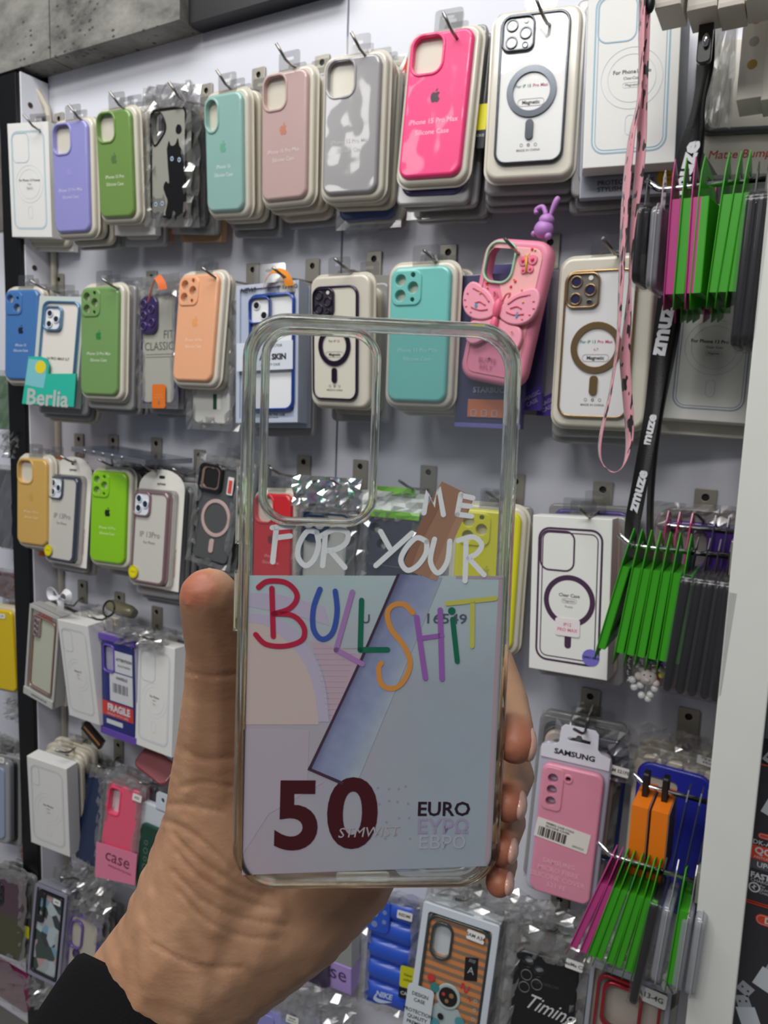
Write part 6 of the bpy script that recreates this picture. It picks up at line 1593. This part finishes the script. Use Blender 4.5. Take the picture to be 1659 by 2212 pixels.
# ------------------------------------------------------------------ small cartons hanging at the top right
CB = mat((206, 200, 190), .5, var=.03)
for i, (px, py, wd, d, lb) in enumerate(((1414, 20, .0205, .23, 'beige carton bottom at the top edge, nearest the pink lanyard'), (1483, 26, .0235, .215, 'beige carton bottom at the top edge, beside the black lanyard clasp'), (1550, 20, .020, .215, 'beige carton bottom at the top edge, left of the dotted cartons'), (1610, 2, .022, .225, 'beige carton bottom in the top right corner'))):
    A = at(px, py, d)
    t = Thing('hanging_carton', lb, 'box', Matrix.Translation(A))
    b = BM(); box(b, 0, wd, 0, .040, 0, .12); t.part('carton', b, CB)
    b = BM(); box(b, .001, wd - .001, -.0003, 0, .0005, .004, bev=.0001); t.part('tuck_flap', b, mat((186, 178, 166), .5))
for i, (px, lb) in enumerate(((1590, 'long white carton with coloured dots, left one of the pair'), (1643, 'long white carton with coloured dots cut by the right edge'))):
    A = at(px, 217, .145)
    t = Thing('hanging_carton', lb, 'box', Matrix.Translation(A))
    b = BM(); box(b, 0, .0205, 0, .042, 0, .16); t.part('carton', b, mat((226, 220, 210), .45))
    b = BM()
    for z, c in ((.0285, 0), (.0475, 1), (.066, 2), (.085, 3), (.103, 4)): decal(b, circ(.0042, .0105, z, 18), -.0001, c)
    t.part('colour_dots', b, [mat((176, 146, 66), .4), mat((176, 174, 170), .4), mat((206, 140, 100), .4), mat((46, 50, 54), .4), mat((196, 90, 60), .4)])

# ------------------------------------------------------------------ next bay on the right: cable boxes under a glass shelf
SLATE = mat((52, 50, 58), .35, coat=.4)
RED = mat((206, 66, 40), .4)
zt = at(1630, 1646, .15).z; zb = at(1600, 1941, .15).z; x0 = at(1631, 1640, .15).x
CAB = mat((214, 220, 226), .35, coat=.5)


def cable_box(lb, z0, z1, kind):
    M = Matrix.Translation((x0, -.15, z0))
    t = Thing('cable_box', lb, 'box', M)
    H = z1 - z0; Wd = .11
    b = BM(); box(b, 0, Wd, 0, .07, .0005, H - .0005, bev=.0005); t.part('carton', b, SLATE)
    b = BM(); box(b, -.0004, .0012, -.0006, .05, 0, H, bev=.0002); box(b, 0, Wd, -.0006, .0, H - .0014, H, bev=.0002); box(b, 0, Wd, -.0006, 0, 0, .001, bev=.0002); t.part('red_edge', b, RED)
    b = BM(); L = lambda px, py: to_local(M, px, py, 0)
    if kind == 0:
        c = L(1645, 1805); solid(b, rr(.018, .0055, .0027, c[0] + .006, c[1]), (), -.0004, 0, 0, 0, 1); outline(b, rr(.016, .004, .002, c[0] + .006, c[1]), .0003, -.0005, 0)
        c = L(1626, 1816); text(b, 'DK-A100', c[0], c[1], .0066, -.0005, 0, 'LEFT', bold=.01)
        q = [L(1624, 1822), L(1621, 1852)]; decal(b, [(q[0][0], q[1][1]), (q[0][0] + .04, q[1][1]), (q[0][0] + .04, q[0][1]), (q[0][0], q[0][1])], -.0003, 1); text(b, 'QC3.0', q[0][0] + .003, (q[0][1] + q[1][1]) / 2 + .002, .0095, -.0005, 0, 'LEFT', bold=.03); text(b, 'FASTCABLE', q[0][0] + .003, q[1][1] + .0025, .0035, -.0005, 0, 'LEFT')
        q2 = L(1619, 1872); decal(b, [(q[0][0], q2[1]), (q[0][0] + .04, q2[1]), (q[0][0] + .04, q[1][1] - .0003), (q[0][0], q[1][1] - .0003)], -.0003, 2); text(b, 'UP40', q[0][0] + .006, (q2[1] + q[1][1]) / 2, .0075, -.0005, 0, 'LEFT', bold=.02)
        c = L(1621, 1887); text(b, 'FAST CHARGE', c[0], c[1], .0078, -.0005, 0, 'LEFT', bold=.04); c = L(1621, 1898); text(b, 'CHARGE & SYNC', c[0], c[1], .0045, -.0005, 0, 'LEFT')
        c = L(1627, 1915); outline(b, circ(.0052, c[0] + .001, c[1], 22), .0014, -.0005, 0); decal(b, [(c[0], c[1] + .003), (c[0] + .003, c[1] + .001), (c[0] + .001, c[1]), (c[0] + .002, c[1] - .003), (c[0] - .002, c[1]), (c[0] + .0002, c[1] + .0005)], -.0005, 0)
        c = L(1641, 1920); text(b, 'For\nQUICK\nCHARGE', c[0], c[1], .0034, -.0005, 0, 'LEFT')
    else:
        c = L(1642, 1985); solid(b, rr(.030, .011, .0055, c[0] + .011, c[1]), (), -.0004, 0, 0, 0, 1); outline(b, rr(.028, .009, .0045, c[0] + .011, c[1]), .0003, -.0005, 0); text(b, 'Dek', c[0] + .011, c[1], .0085, -.0006, 0, bold=.03)
    t.part('print', b, [mat((222, 222, 226), .45), mat((226, 78, 48), .4), mat((90, 92, 100), .45)])
    pts = ((1628, 1655), (1632, 1710), (1652, 1740)) if kind == 0 else ((1572, 2150), (1600, 2190), (1640, 2110))
    b = BM()
    for i, (px, py) in enumerate(pts):
        c = L(px, py); s = .016 if kind == 0 else .020; a = (.5, -.4, .35)[i]
        bb = BM(); decal(bb, [(-s * .45, -s * .6), (s * .45, -s * .6), (s * .45, s * .5), (-s * .45, s * .5)], -.0003, 1); decal(bb, [(-s * .32, s * .5), (s * .32, s * .5), (s * .32, s * 1.1), (-s * .32, s * 1.1)], -.0003, 0)
        for k in (-1, 1): decal(bb, rr(.002, .002, .0002, k * s * .15, s * .8), -.0005, 2)
        bmesh.ops.transform(bb, matrix=Matrix.Translation((c[0] + .007, 0, c[1])) @ Matrix.Rotation(a, 4, 'Y'), verts=bb.verts)
        bmesh.ops.delete(bb, geom=[v for v in bb.verts if v.co.x < .0015], context='VERTS')
        me = bpy.data.meshes.new('tmp'); bb.to_mesh(me); bb.free(); b.from_mesh(me); bpy.data.meshes.remove(me)
    t.part('cable_picture', b, [mat((176, 180, 186), .4), CAB, mat((60, 60, 66), .5)])


cable_box('dark cable box reading DK-A100 and QC3.0 under the glass shelf', zb + .0008, zt, 0)
cable_box('dark cable box with rounded orange badge at the bottom right corner', zb - .22, zb, 1)
b = BM(); zs = at(1632, 1628, .185).z; box(b, .006, .30, -.19, -.01, zs - .003, zs + .003, bev=.0008)
t = Thing('glass_shelf', 'thick glass shelf edge above the dark cable boxes', 'shelf', Matrix.Identity(4)); t.part('glass', b, mat((110, 140, 140), .08, coat=1, alpha=.55)); b = BM(); ball(b, (.0075, -.185, zs + .001), .0045); tube(b, [(.0055, -.185, zs - .008), (.0085, -.185, zs + .010)], .003, 8); t.part('shelf_clip', b, CHROME)
t = Thing('cable_box', 'blurred dark red box standing on the glass shelf at the right edge', 'box', Matrix.Translation((.040, -.15, zs + .0035)))
b = BM(); box(b, 0, .10, 0, .07, 0, .25); t.part('carton', b, mat((60, 48, 52), .35, coat=.4)); b = BM(); box(b, -.0005, .001, -.0006, .05, 0, .25); t.part('red_edge', b, RED)

# ------------------------------------------------------------------ the held clear case
M, W, H = pose('h')
t = Thing('clear_phone_case', 'large clear phone case with multicoloured lettering and a 50 euro print, in the hand', 'phone case', M, H / 2)
HC = t
L = lambda px, py, y=0.0: to_local(M, px, py, y)
CLR = glass_mat((.965, .975, .93), .04, .18)
b = BM(); solid(b, rr(W, H, .0125, n=10), [rr(W - .0066, H - .0066, .0098, n=10)], 0, .0105, .0032, .0015, hb=.0014, segs=6); t.part('bumper_frame', b, CLR)
q0, q1 = L(566, 700), L(812, 1140)
cxh, czh, wh, hh = (q0[0] + q1[0]) / 2, (q0[1] + q1[1]) / 2, q1[0] - q0[0], q0[1] - q1[1]
ring_o = rr(wh, hh, .0085, cxh, czh, n=9); ring_i = rr(wh - .0046, hh - .0046, .0064, cxh, czh, n=9)
b = BM(); solid(b, ring_o, [ring_i], -.0016, .0020, .0015, .0004, hb=.0012, segs=5); t.part('camera_rim', b, CLR)
b = BM(); solid(b, rr(W - .0062, H - .0062, .0096), [inset(ccw(ring_o), .0005)], .0008, .0014, 0, 0); t.part('back_panel', b, film((.90, .915, .92), rough=.05, base=.05, edge=.55, milky=.05, milkc=(190, 196, 204)))
# side buttons and charging slot
b = BM()
for z0, z1 in ((.030, .052), (.005, .022)):
    box(b, -W / 2 - .0011, -W / 2 + .001, .003, .008, z0 - .012, z1 - .012, bev=.0008); t.part('button_cover', b, CLR); b = BM()
solid(b, rr(.016, .0050, .002, -.001, 0), (), -.001, .001, .0005, 0); 
for v in b.verts:
    if abs(v.co.z) < .003 and abs(v.co.x) < .012 and v.co.y < .0011 and v.co.x > -.0105: v.co = Vector((v.co.x, v.co.z + .006, -H / 2 - .0002 + v.co.y * .3))
t.part('port_rim', b, CLR)
# printed picture


def notepaint(nt, p):
    tc = nt.nodes.new('ShaderNodeTexCoord'); s = nt.nodes.new('ShaderNodeSeparateXYZ'); nt.links.new(tc.outputs['Object'], s.inputs[0])
    mr = nt.nodes.new('ShaderNodeMapRange'); mr.inputs[1].default_value = -.036; mr.inputs[2].default_value = .020; nt.links.new(s.outputs['X'], mr.inputs[0])
    r = nt.nodes.new('ShaderNodeValToRGB'); e = r.color_ramp.elements; e[0].position = 0; e[0].color = lin((196, 182, 192)); e[1].position = 1; e[1].color = lin((176, 188, 198))
    nt.links.new(mr.outputs[0], r.inputs[0])
    mr2 = nt.nodes.new('ShaderNodeMapRange'); mr2.inputs[1].default_value = .062; mr2.inputs[2].default_value = .092; nt.links.new(s.outputs['Z'], mr2.inputs[0])
    mx = nt.nodes.new('ShaderNodeMix'); mx.data_type = 'RGBA'; mx.inputs['B'].default_value = lin((196, 216, 220)); nt.links.new(mr2.outputs[0], mx.inputs['Factor']); nt.links.new(r.outputs[0], mx.inputs['A'])
    n = nt.nodes.new('ShaderNodeTexNoise'); n.inputs['Scale'].default_value = 90; nt.links.new(tc.outputs['Object'], n.inputs['Vector'])
    m2 = nt.nodes.new('ShaderNodeMix'); m2.data_type = 'RGBA'; m2.blend_type = 'MULTIPLY'; m2.inputs['Factor'].default_value = .12; nt.links.new(mx.outputs['Result'], m2.inputs['A']); nt.links.new(n.outputs['Color'], m2.inputs['B'])
    nt.links.new(m2.outputs['Result'], p.inputs['Base Color']); p.inputs['Roughness'].default_value = .3; p.inputs['Coat Weight'].default_value = .5; p.inputs['Coat Roughness'].default_value = .1


b = BM(); PN = [L(536, 1244), L(1092, 1245), L(1060, 1872), L(522, 1892)]
solid(b, PN, (), .0004, .0007, 0, 0, 0)
sp = lambda pts: [L(*p) for p in pts]
decal(b, sp([(536, 1281), (600, 1283), (700, 1310), (712, 1352), (640, 1330), (560, 1315), (536, 1310)]), .00038, 1)
arc_o = [(536, 1325), (590, 1332), (640, 1365), (680, 1420), (702, 1480), (711, 1560)]; arc_i = [(688, 1560), (678, 1490), (655, 1430), (618, 1385), (575, 1352), (535, 1345)]
decal(b, sp(spline(arc_o, 4) + spline(arc_i, 4)), .00036, 1)
decal(b, sp([(534, 1350)] + spline(arc_i, 4)[::-1] + [(688, 1566), (528, 1566)]), .00038, 2)
decal(b, sp([(668, 1385), (735, 1398), (786, 1420), (760, 1470), (716, 1560), (710, 1500), (695, 1440)]), .00038, 3)
for k in range(13):
    y = 1400 + k * 12; decal(b, sp([(676 + k * 2.6, y), (772 - k * 4, y), (772 - k * 4, y + 1.6), (676 + k * 2.6, y + 1.2)]), .00035, 6)
decal(b, sp([(1078, 1250), (1088, 1250), (1058, 1868), (1048, 1868)]), .00038, 4); decal(b, sp([(985, 1244), (1088, 1245), (1088, 1252), (985, 1250)]), .00038, 4)
decal(b, sp([(526, 1576), (668, 1580), (664, 1700), (700, 1690), (580, 1760), (522, 1850)]), .00038, 5)
t.part('printed_note', b, [ramp_mat('pale_note_print', notepaint), mat((196, 186, 208), .4), mat((212, 194, 188), .4), mat((200, 176, 188), .4), mat((186, 166, 176), .4), mat((192, 180, 192), .4), mat((190, 168, 180), .4)])
b = BM()


def rollpaint(nt, p):
    tc = nt.nodes.new('ShaderNodeTexCoord'); n = nt.nodes.new('ShaderNodeTexNoise'); n.inputs['Scale'].default_value = 150; n.inputs['Detail'].default_value = 6; nt.links.new(tc.outputs['Object'], n.inputs['Vector'])
    r = nt.nodes.new('ShaderNodeValToRGB'); e = r.color_ramp.elements; e[0].position = .3; e[0].color = lin((132, 144, 178)); e[1].position = .7; e[1].color = lin((168, 182, 206))
    nt.links.new(n.outputs['Fac'], r.inputs[0]); nt.links.new(r.outputs[0], p.inputs['Base Color']); p.inputs['Roughness'].default_value = .35; p.inputs['Coat Weight'].default_value = .4


RL = [(862, 1240), (956, 1248), (768, 1700), (668, 1662)]
decal(b, sp(RL), .00036, 6)
g_ = [L(*p)[0] * .916 - (L(*p)[1] + H / 2) * .40 for p in RL]
G0, G1 = (g_[0] + g_[3]) / 2, (g_[1] + g_[2]) / 2


def rollshade(nt, p):
    tc = nt.nodes.new('ShaderNodeTexCoord'); dt = nt.nodes.new('ShaderNodeVectorMath'); dt.operation = 'DOT_PRODUCT'; dt.inputs[1].default_value = (.916, 0, -.40); nt.links.new(tc.outputs['Object'], dt.inputs[0])
    mr = nt.nodes.new('ShaderNodeMapRange'); mr.inputs[1].default_value = G0; mr.inputs[2].default_value = G1; nt.links.new(dt.outputs['Value'], mr.inputs[0])
    r = nt.nodes.new('ShaderNodeValToRGB'); e = r.color_ramp.elements; e[0].color = lin((104, 108, 142)); e[1].color = lin((177, 188, 200)); x = e.new(.22); x.color = lin((142, 150, 184)); x = e.new(.7); x.color = lin((158, 170, 200)); nt.links.new(mr.outputs[0], r.inputs[0])
    n = nt.nodes.new('ShaderNodeTexNoise'); n.inputs['Scale'].default_value = 220; n.inputs['Detail'].default_value = 6; nt.links.new(tc.outputs['Object'], n.inputs['Vector'])
    m2 = nt.nodes.new('ShaderNodeMix'); m2.data_type = 'RGBA'; m2.blend_type = 'SOFT_LIGHT'; m2.inputs['Factor'].default_value = .35; nt.links.new(r.outputs[0], m2.inputs['A']); nt.links.new(n.outputs['Fac'], m2.inputs['B'])
    nt.links.new(m2.outputs['Result'], p.inputs['Base Color']); p.inputs['Roughness'].default_value = .35; p.inputs['Coat Weight'].default_value = .4


decal(b, sp([(858, 1240), (864, 1240), (786, 1420), (720, 1560), (672, 1662), (666, 1660), (716, 1556), (780, 1420)]), .0003, 2)
decal(b, sp([(666, 1658), (742, 1690), (740, 1697), (664, 1664)]), .0003, 2)
decal(b, sp([(955, 1040), (1025, 1074), (1008, 1118), (998, 1128), (943, 1255), (890, 1236), (873, 1214), (927, 1087)]), .00034, 3)
decal(b, sp([(1002, 1064), (1025, 1074), (998, 1128), (943, 1255), (928, 1250), (985, 1120)]), .0003, 4)
decal(b, sp([(927, 1087), (945, 1060), (960, 1075), (905, 1180), (886, 1232), (873, 1214)]), .0003, 5)
t.part('rolled_note_print', b, [ramp_mat('blue_grey_print', rollpaint), mat((122, 126, 158), .4), mat((74, 52, 70), .4), mat((172, 132, 108), .4), mat((184, 146, 120), .4), mat((156, 114, 92), .4)] + [ramp_mat('rolled_note_gradient', rollshade)])
b = BM()
WT = .0015
def S(pts, mi, wd=WT, sm=True): stroke(b, [L(*p) for p in pts], wd, .00022, mi, sm)
for P_ in ([(916, 1108), (924, 1062), (938, 1092), (948, 1054), (958, 1112)], [(996, 1068), (988, 1111)], [(996, 1070), (1022, 1076)], [(992, 1091), (1017, 1094)], [(988, 1111), (1019, 1115)],
           [(597, 1138), (589, 1214)], [(588, 1140), (634, 1137)], [(594, 1162), (627, 1158)], [(703, 1154), (697, 1222)], [(713, 1189), (745, 1226)], [(822, 1148), (842, 1184)], [(890, 1152), (812, 1222)], [(1007, 1173), (1005, 1255)], [(1013, 1206), (1046, 1242)]):
    S(P_, 0, sm=False)
for P_ in ([(684, 1150), (664, 1148), (646, 1176), (644, 1204), (660, 1222), (678, 1208), (688, 1178), (684, 1150)], [(690, 1160), (722, 1144), (750, 1150), (748, 1172), (728, 1186), (704, 1190)],
           [(922, 1170), (900, 1162), (876, 1186), (866, 1212), (880, 1232), (902, 1222), (920, 1196), (922, 1170)], [(939, 1165), (930, 1212), (946, 1238), (966, 1214), (972, 1169)], [(990, 1168), (1022, 1160), (1041, 1176), (1030, 1196), (1009, 1206)]):
    S(P_, 0)
S([(587, 1271), (590, 1375)], 1, sm=False); S([(558, 1269), (578, 1256), (615, 1258), (638, 1277), (640, 1297), (623, 1316), (591, 1326)], 1); S([(591, 1326), (632, 1330), (656, 1355), (652, 1383), (615, 1396), (574, 1392), (552, 1371)], 1)
S([(691, 1273), (677, 1314), (677, 1359), (695, 1381), (718, 1367), (728, 1322), (724, 1277)], 2)
S([(761, 1279), (726, 1404)], 3, .0015, False); S([(726, 1404), (783, 1435)], 3, .0015, False); S([(781, 1297), (778, 1404)], 4, sm=False); S([(778, 1404), (837, 1404)], 4, .0016, False)
S([(892, 1324), (873, 1306), (849, 1308), (837, 1326), (845, 1359), (873, 1396), (886, 1433), (873, 1470), (849, 1488), (824, 1478), (818, 1445), (824, 1433)], 5, .0015)
S([(900, 1334), (919, 1465)], 6, .0016, False); S([(951, 1318), (955, 1467)], 6, .0016, False); S([(910, 1379), (955, 1373)], 6, .0014, False)
S([(978, 1338), (988, 1429)], 4, .0015, False); p = L(976, 1320); decal(b, circ(.0011, p[0], p[1], 12), .00022, 4)
S([(966, 1304), (1070, 1293)], 7, .0014, False); S([(1021, 1297), (1020, 1396)], 7, .0014, False)
t.part('handwritten_lettering', b, [mat((244, 248, 248), .5), mat((190, 40, 70), .4), mat((64, 92, 176), .4), mat((176, 132, 190), .4), mat((30, 112, 86), .4), mat((226, 154, 76), .4), mat((160, 104, 184), .4), mat((206, 206, 96), .4)], label='handwritten words in white and several colours')
INK = [mat((74, 22, 30), .4), mat((46, 26, 44), .4), mat((168, 158, 188), .4), mat((184, 186, 202), .4), mat((88, 96, 110), .5), mat((166, 156, 164), .5), mat((186, 182, 184), .5)]
for pn, rows_ in (('value_numeral', (('5', 641, 1770, 148, 0, 1.0, .028), ('0', 761, 1766, 150, 0, 1.04, .028))), ('currency_lettering', (('EURO', 959, 1750, 31, 1, 1.02, .02), ('ΕΥΡΩ', 957, 1788, 31, 2, .98, .02), ('ЕВРО', 955, 1822, 28, 3, 1.0, .02))), ('serial_lettering', (('U', 790, 1338, 20, 4, 1, .01), ('16549', 963, 1338, 22, 4, 1.25, .01)))):
    b = BM()
    for s, px, py, hpx, mi, sx, bo in rows_:
        a = L(px, py - hpx / 2); c = L(px, py + hpx / 2); m = L(px, py); text(b, s, m[0], m[1], abs(a[1] - c[1]) / .73, .00028, mi, sx=sx, bold=bo)
    t.part(pn, b, INK)
b = BM(); rnd = random.Random(5)
for k in range(16):
    p = L(815 + (k % 4) * 22 + rnd.uniform(-5, 5), 1700 + (k // 4) * 36 + rnd.uniform(-6, 6)); decal(b, circ(.00035, p[0], p[1], 8), .00038, 5)
m = L(795, 1795); text(b, 'STMWIST', m[0], m[1] - .0006, .0042, .00024, 6, rot=.03, shear=.2)
t.part('small_lettering', b, INK)

# ------------------------------------------------------------------ the hand
def J(px, py, dp, r):
    return (deep(px, py, dp), r * dp / F_PX)


def limb(b, nodes, n=20):
    for (p0, r0), (p1, r1) in zip(nodes, nodes[1:]):
        k = max(2, int((p1 - p0).length / (min(r0, r1) * .25)))
        for i in range(k + 1):
            f = i / k
            res = bmesh.ops.create_icosphere(b, subdivisions=2, radius=r0 + (r1 - r0) * f)
            bmesh.ops.translate(b, verts=res['verts'], vec=p0.lerp(p1, f))


b = BM()
limb(b, [J(262, 2300, .262, 172), J(345, 2165, .274, 182), J(455, 2030, .268, 190), J(560, 1960, .268, 175)])
limb(b, [J(455, 2010, .268, 190), J(482, 1900, .266, 172), J(500, 1790, .264, 150), J(488, 1690, .262, 124), J(482, 1590, .256, 100), J(480, 1480, .250, 84), J(478, 1400, .245, 78), J(464, 1330, .240, 74), J(452, 1290, .236, 66)])
limb(b, [J(455, 2030, .268, 190), J(620, 1955, .268, 152), J(735, 1862, .272, 132), J(800, 1760, .276, 115)])
limb(b, [J(560, 1900, .270, 150), J(680, 1760, .276, 120), J(760, 1640, .280, 105), J(780, 1540, .282, 90)])
limb(b, [J(500, 1780, .266, 140), J(620, 1660, .276, 115), J(740, 1560, .281, 92)])
limb(b, [J(640, 1880, .272, 140), J(740, 1780, .277, 115), J(800, 1680, .281, 95)])
FING = [[J(780, 1530, .282, 72), J(960, 1440, .284, 60), J(1062, 1432, .274, 50), J(1096, 1510, .247, 46), J(1108, 1570, .229, 46), J(1113, 1606, .224, 46)],
        [J(800, 1620, .284, 68), J(970, 1570, .287, 58), J(1080, 1600, .276, 50), J(1112, 1675, .254, 44), J(1100, 1710, .232, 41), J(1098, 1738, .226, 40)],
        [J(805, 1700, .284, 64), J(960, 1690, .287, 54), J(1074, 1720, .274, 46), J(1098, 1775, .252, 40), J(1090, 1808, .232, 36), J(1084, 1836, .226, 35)],
        [J(790, 1780, .282, 58), J(940, 1800, .284, 48), J(1055, 1830, .270, 40), J(1085, 1862, .248, 35), J(1082, 1886, .231, 32), J(1078, 1908, .226, 32)]]
for f_ in FING: limb(b, f_)
me = bpy.data.meshes.new('hand'); b.to_mesh(me); b.free()
ho = bpy.data.objects.new('person', me); COL.objects.link(ho)
m1 = ho.modifiers.new('r', 'REMESH'); m1.mode = 'VOXEL'; m1.voxel_size = .0011; m1.use_smooth_shade = True
m2 = ho.modifiers.new('s', 'SMOOTH'); m2.factor = .5; m2.iterations = 9
dg = bpy.context.evaluated_depsgraph_get(); dg.update()
me2 = bpy.data.meshes.new_from_object(ho.evaluated_get(dg))
ho.modifiers.clear(); ho.data = me2; bpy.data.meshes.remove(me)
me2.shade_smooth() if hasattr(me2, 'shade_smooth') else None
for p in me2.polygons: p.use_smooth = True


def skin(nt, p):
    tc = nt.nodes.new('ShaderNodeTexCoord')
    n = nt.nodes.new('ShaderNodeTexNoise'); n.inputs['Scale'].default_value = 30; n.inputs['Detail'].default_value = 4; nt.links.new(tc.outputs['Object'], n.inputs['Vector'])
    r = nt.nodes.new('ShaderNodeValToRGB'); e = r.color_ramp.elements; e[0].position = .35; e[0].color = lin((162, 119, 90)); e[1].position = .65; e[1].color = lin((186, 144, 112)); nt.links.new(n.outputs['Fac'], r.inputs[0])
    # redder finger pads
    at_ = nt.nodes.new('ShaderNodeAttribute'); at_.attribute_name = 'pad'
    mx = nt.nodes.new('ShaderNodeMix'); mx.data_type = 'RGBA'; mx.inputs['B'].default_value = lin((170, 94, 70)); nt.links.new(at_.outputs['Fac'], mx.inputs['Factor']); nt.links.new(r.outputs[0], mx.inputs['A']); nt.links.new(mx.outputs['Result'], p.inputs['Base Color'])
    p.inputs['Roughness'].default_value = .5; p.inputs['Subsurface Weight'].default_value = .15; p.inputs['Subsurface Radius'].default_value = (.012, .004, .002); p.inputs['Subsurface Scale'].default_value = .4
    mp = nt.nodes.new('ShaderNodeMapping'); mp.inputs['Rotation'].default_value = (0, .6, .3); mp.inputs['Scale'].default_value = (110, 140, 240)
    w2 = nt.nodes.new('ShaderNodeTexNoise'); w2.inputs['Scale'].default_value = 1; w2.inputs['Detail'].default_value = 3; nt.links.new(tc.outputs['Object'], mp.inputs[0]); nt.links.new(mp.outputs[0], w2.inputs['Vector'])
    v = nt.nodes.new('ShaderNodeTexVoronoi'); v.inputs['Scale'].default_value = 900; nt.links.new(tc.outputs['Object'], v.inputs['Vector'])
    ad = nt.nodes.new('ShaderNodeMath'); ad.operation = 'MULTIPLY_ADD'; ad.inputs[1].default_value = .12; nt.links.new(v.outputs['Distance'], ad.inputs[0]); nt.links.new(w2.outputs['Fac'], ad.inputs[2])
    bp = nt.nodes.new('ShaderNodeBump'); bp.inputs['Strength'].default_value = .35; bp.inputs['Distance'].default_value = .0007; nt.links.new(ad.outputs[0], bp.inputs['Height']); nt.links.new(bp.outputs[0], p.inputs['Normal'])


SKIN = ramp_mat('skin', skin)
me2.materials.clear(); me2.materials.append(SKIN)
att = me2.attributes.new('pad', 'FLOAT', 'POINT')
tips = [(f_[-1][0], f_[-1][1] * 1.5) for f_ in FING] + [(deep(415, 1262, .228), .009)]
for i, v in enumerate(me2.vertices):
    w_ = max(max(0.0, 1 - ((v.co - c).length / r) ** 2) for c, r in tips)
    att.data[i].value = min(.8, w_ * 1.2)
tag(ho, "person's left hand and wrist in a black sleeve gripping the clear case from behind", 'person')
# wrist creases and palm folds: shallow grooves pressed into the surface
CREASES = [[(345, 1740), (400, 1738), (480, 1755)], [(350, 1772), (400, 1790), (450, 1828), (505, 1880)], [(372, 1800), (420, 1850), (500, 1905), (570, 1935)], [(380, 1840), (430, 1895), (520, 1945), (600, 1965)], [(372, 1880), (430, 1940), (510, 1980), (620, 2000)], [(385, 1925), (440, 1985), (520, 2022), (600, 2030)], [(404, 1452), (450, 1462), (520, 1456)], [(400, 1620), (440, 1640), (510, 1636)], [(390, 1700), (440, 1690), (500, 1700)], [(330, 2040), (420, 2085), (520, 2090)]]
Ci = CR.transposed()
segs = [spline(c, 4) for c in CREASES]; moves = []
for v in me2.vertices:
    c = Ci @ (v.co - CAM); px = 829.5 + F_PX * c.x / -c.z; py = 1106 - F_PX * c.y / -c.z
    if px > 660 or py < 1400 or py > 2110: continue
    for sg in segs:
        dm = 1e9
        for a, c2_ in zip(sg, sg[1:]):
            dx_, dy_ = c2_[0] - a[0], c2_[1] - a[1]; u_ = max(0, min(1, ((px - a[0]) * dx_ + (py - a[1]) * dy_) / (dx_ * dx_ + dy_ * dy_ + 1e-9)))
            dm = min(dm, (px - a[0] - u_ * dx_) ** 2 + (py - a[1] - u_ * dy_) ** 2)
        if dm < 300 and v.normal.dot((CAM - v.co).normalized()) > 0:
            moves.append((v, v.normal.copy() * .0005 * math.exp(-dm / 30.0)))
for v, dv in moves: v.co -= dv
NAIL = mat((204, 160, 142), .3, coat=.5)
for i, f_ in enumerate(FING):
    tip, r = f_[-1]; prev = f_[-2][0]
    ax = (tip - prev).normalized()
    side = (CR @ Vector((1, .12, -.35))).normalized(); side = (side - ax * side.dot(ax)).normalized()
    th = ax.cross(side)
    R3 = Matrix((side, th, ax)).transposed()
    b = BM(); ball(b, (0, 0, 0), 1.0, sc=(r * .42, r * .72, r * .95), u=20, v=12, M=R3)
    bmesh.ops.translate(b, verts=b.verts, vec=tip - ax * r * .12 + side * r * .60)
    o = finish('fingernail', b, NAIL, ho)
# sleeve: ribbed black cuff
b = BM()
c0, r0 = J(362, 2168, .276, 210); c1, r1 = J(215, 2390, .278, 235); c2, r2 = J(70, 2620, .282, 270)
vr = (c0 - CAM).normalized(); D_ = deep(362 - 42, 2168 + 88, .276) - c0
axis = (D_ - vr * D_.dot(vr)).normalized(); c1 = c0 + axis * .04; c2 = c0 + axis * .10; r1 = r0 * 1.12; r2 = r0 * 1.3
u = axis.orthogonal().normalized(); v_ = axis.cross(u)
prof = [(c0 + axis * .002, r0 * .94), (c0 - axis * .001, r0 * .97), (c0 - axis * .0025, r0 * 1.0), (c0 - axis * .001, r0 * 1.05), (c0 + axis * .003, r0 * 1.08), (c0.lerp(c1, .5), (r0 + r1) * .53), (c1, r1), (c2, r2)]
rows = []
for c, r in prof: rows.append([b.verts.new(c + (u * math.cos(a) + v_ * math.sin(a)) * r * (1 + .006 * (k % 2))) for k, a in enumerate([2 * PI * q / 120 for q in range(120)])])
for a_, c_ in zip(rows, rows[1:]):
    for k in range(120):
        f = b.faces.new((a_[k], a_[(k + 1) % 120], c_[(k + 1) % 120], c_[k])); f.smooth = True
finish('sleeve', b, mat((6, 6, 9), .9, bump=.3, bscale=900, spec=.2), ho, 0)['label'] = 'black ribbed sleeve cuff'
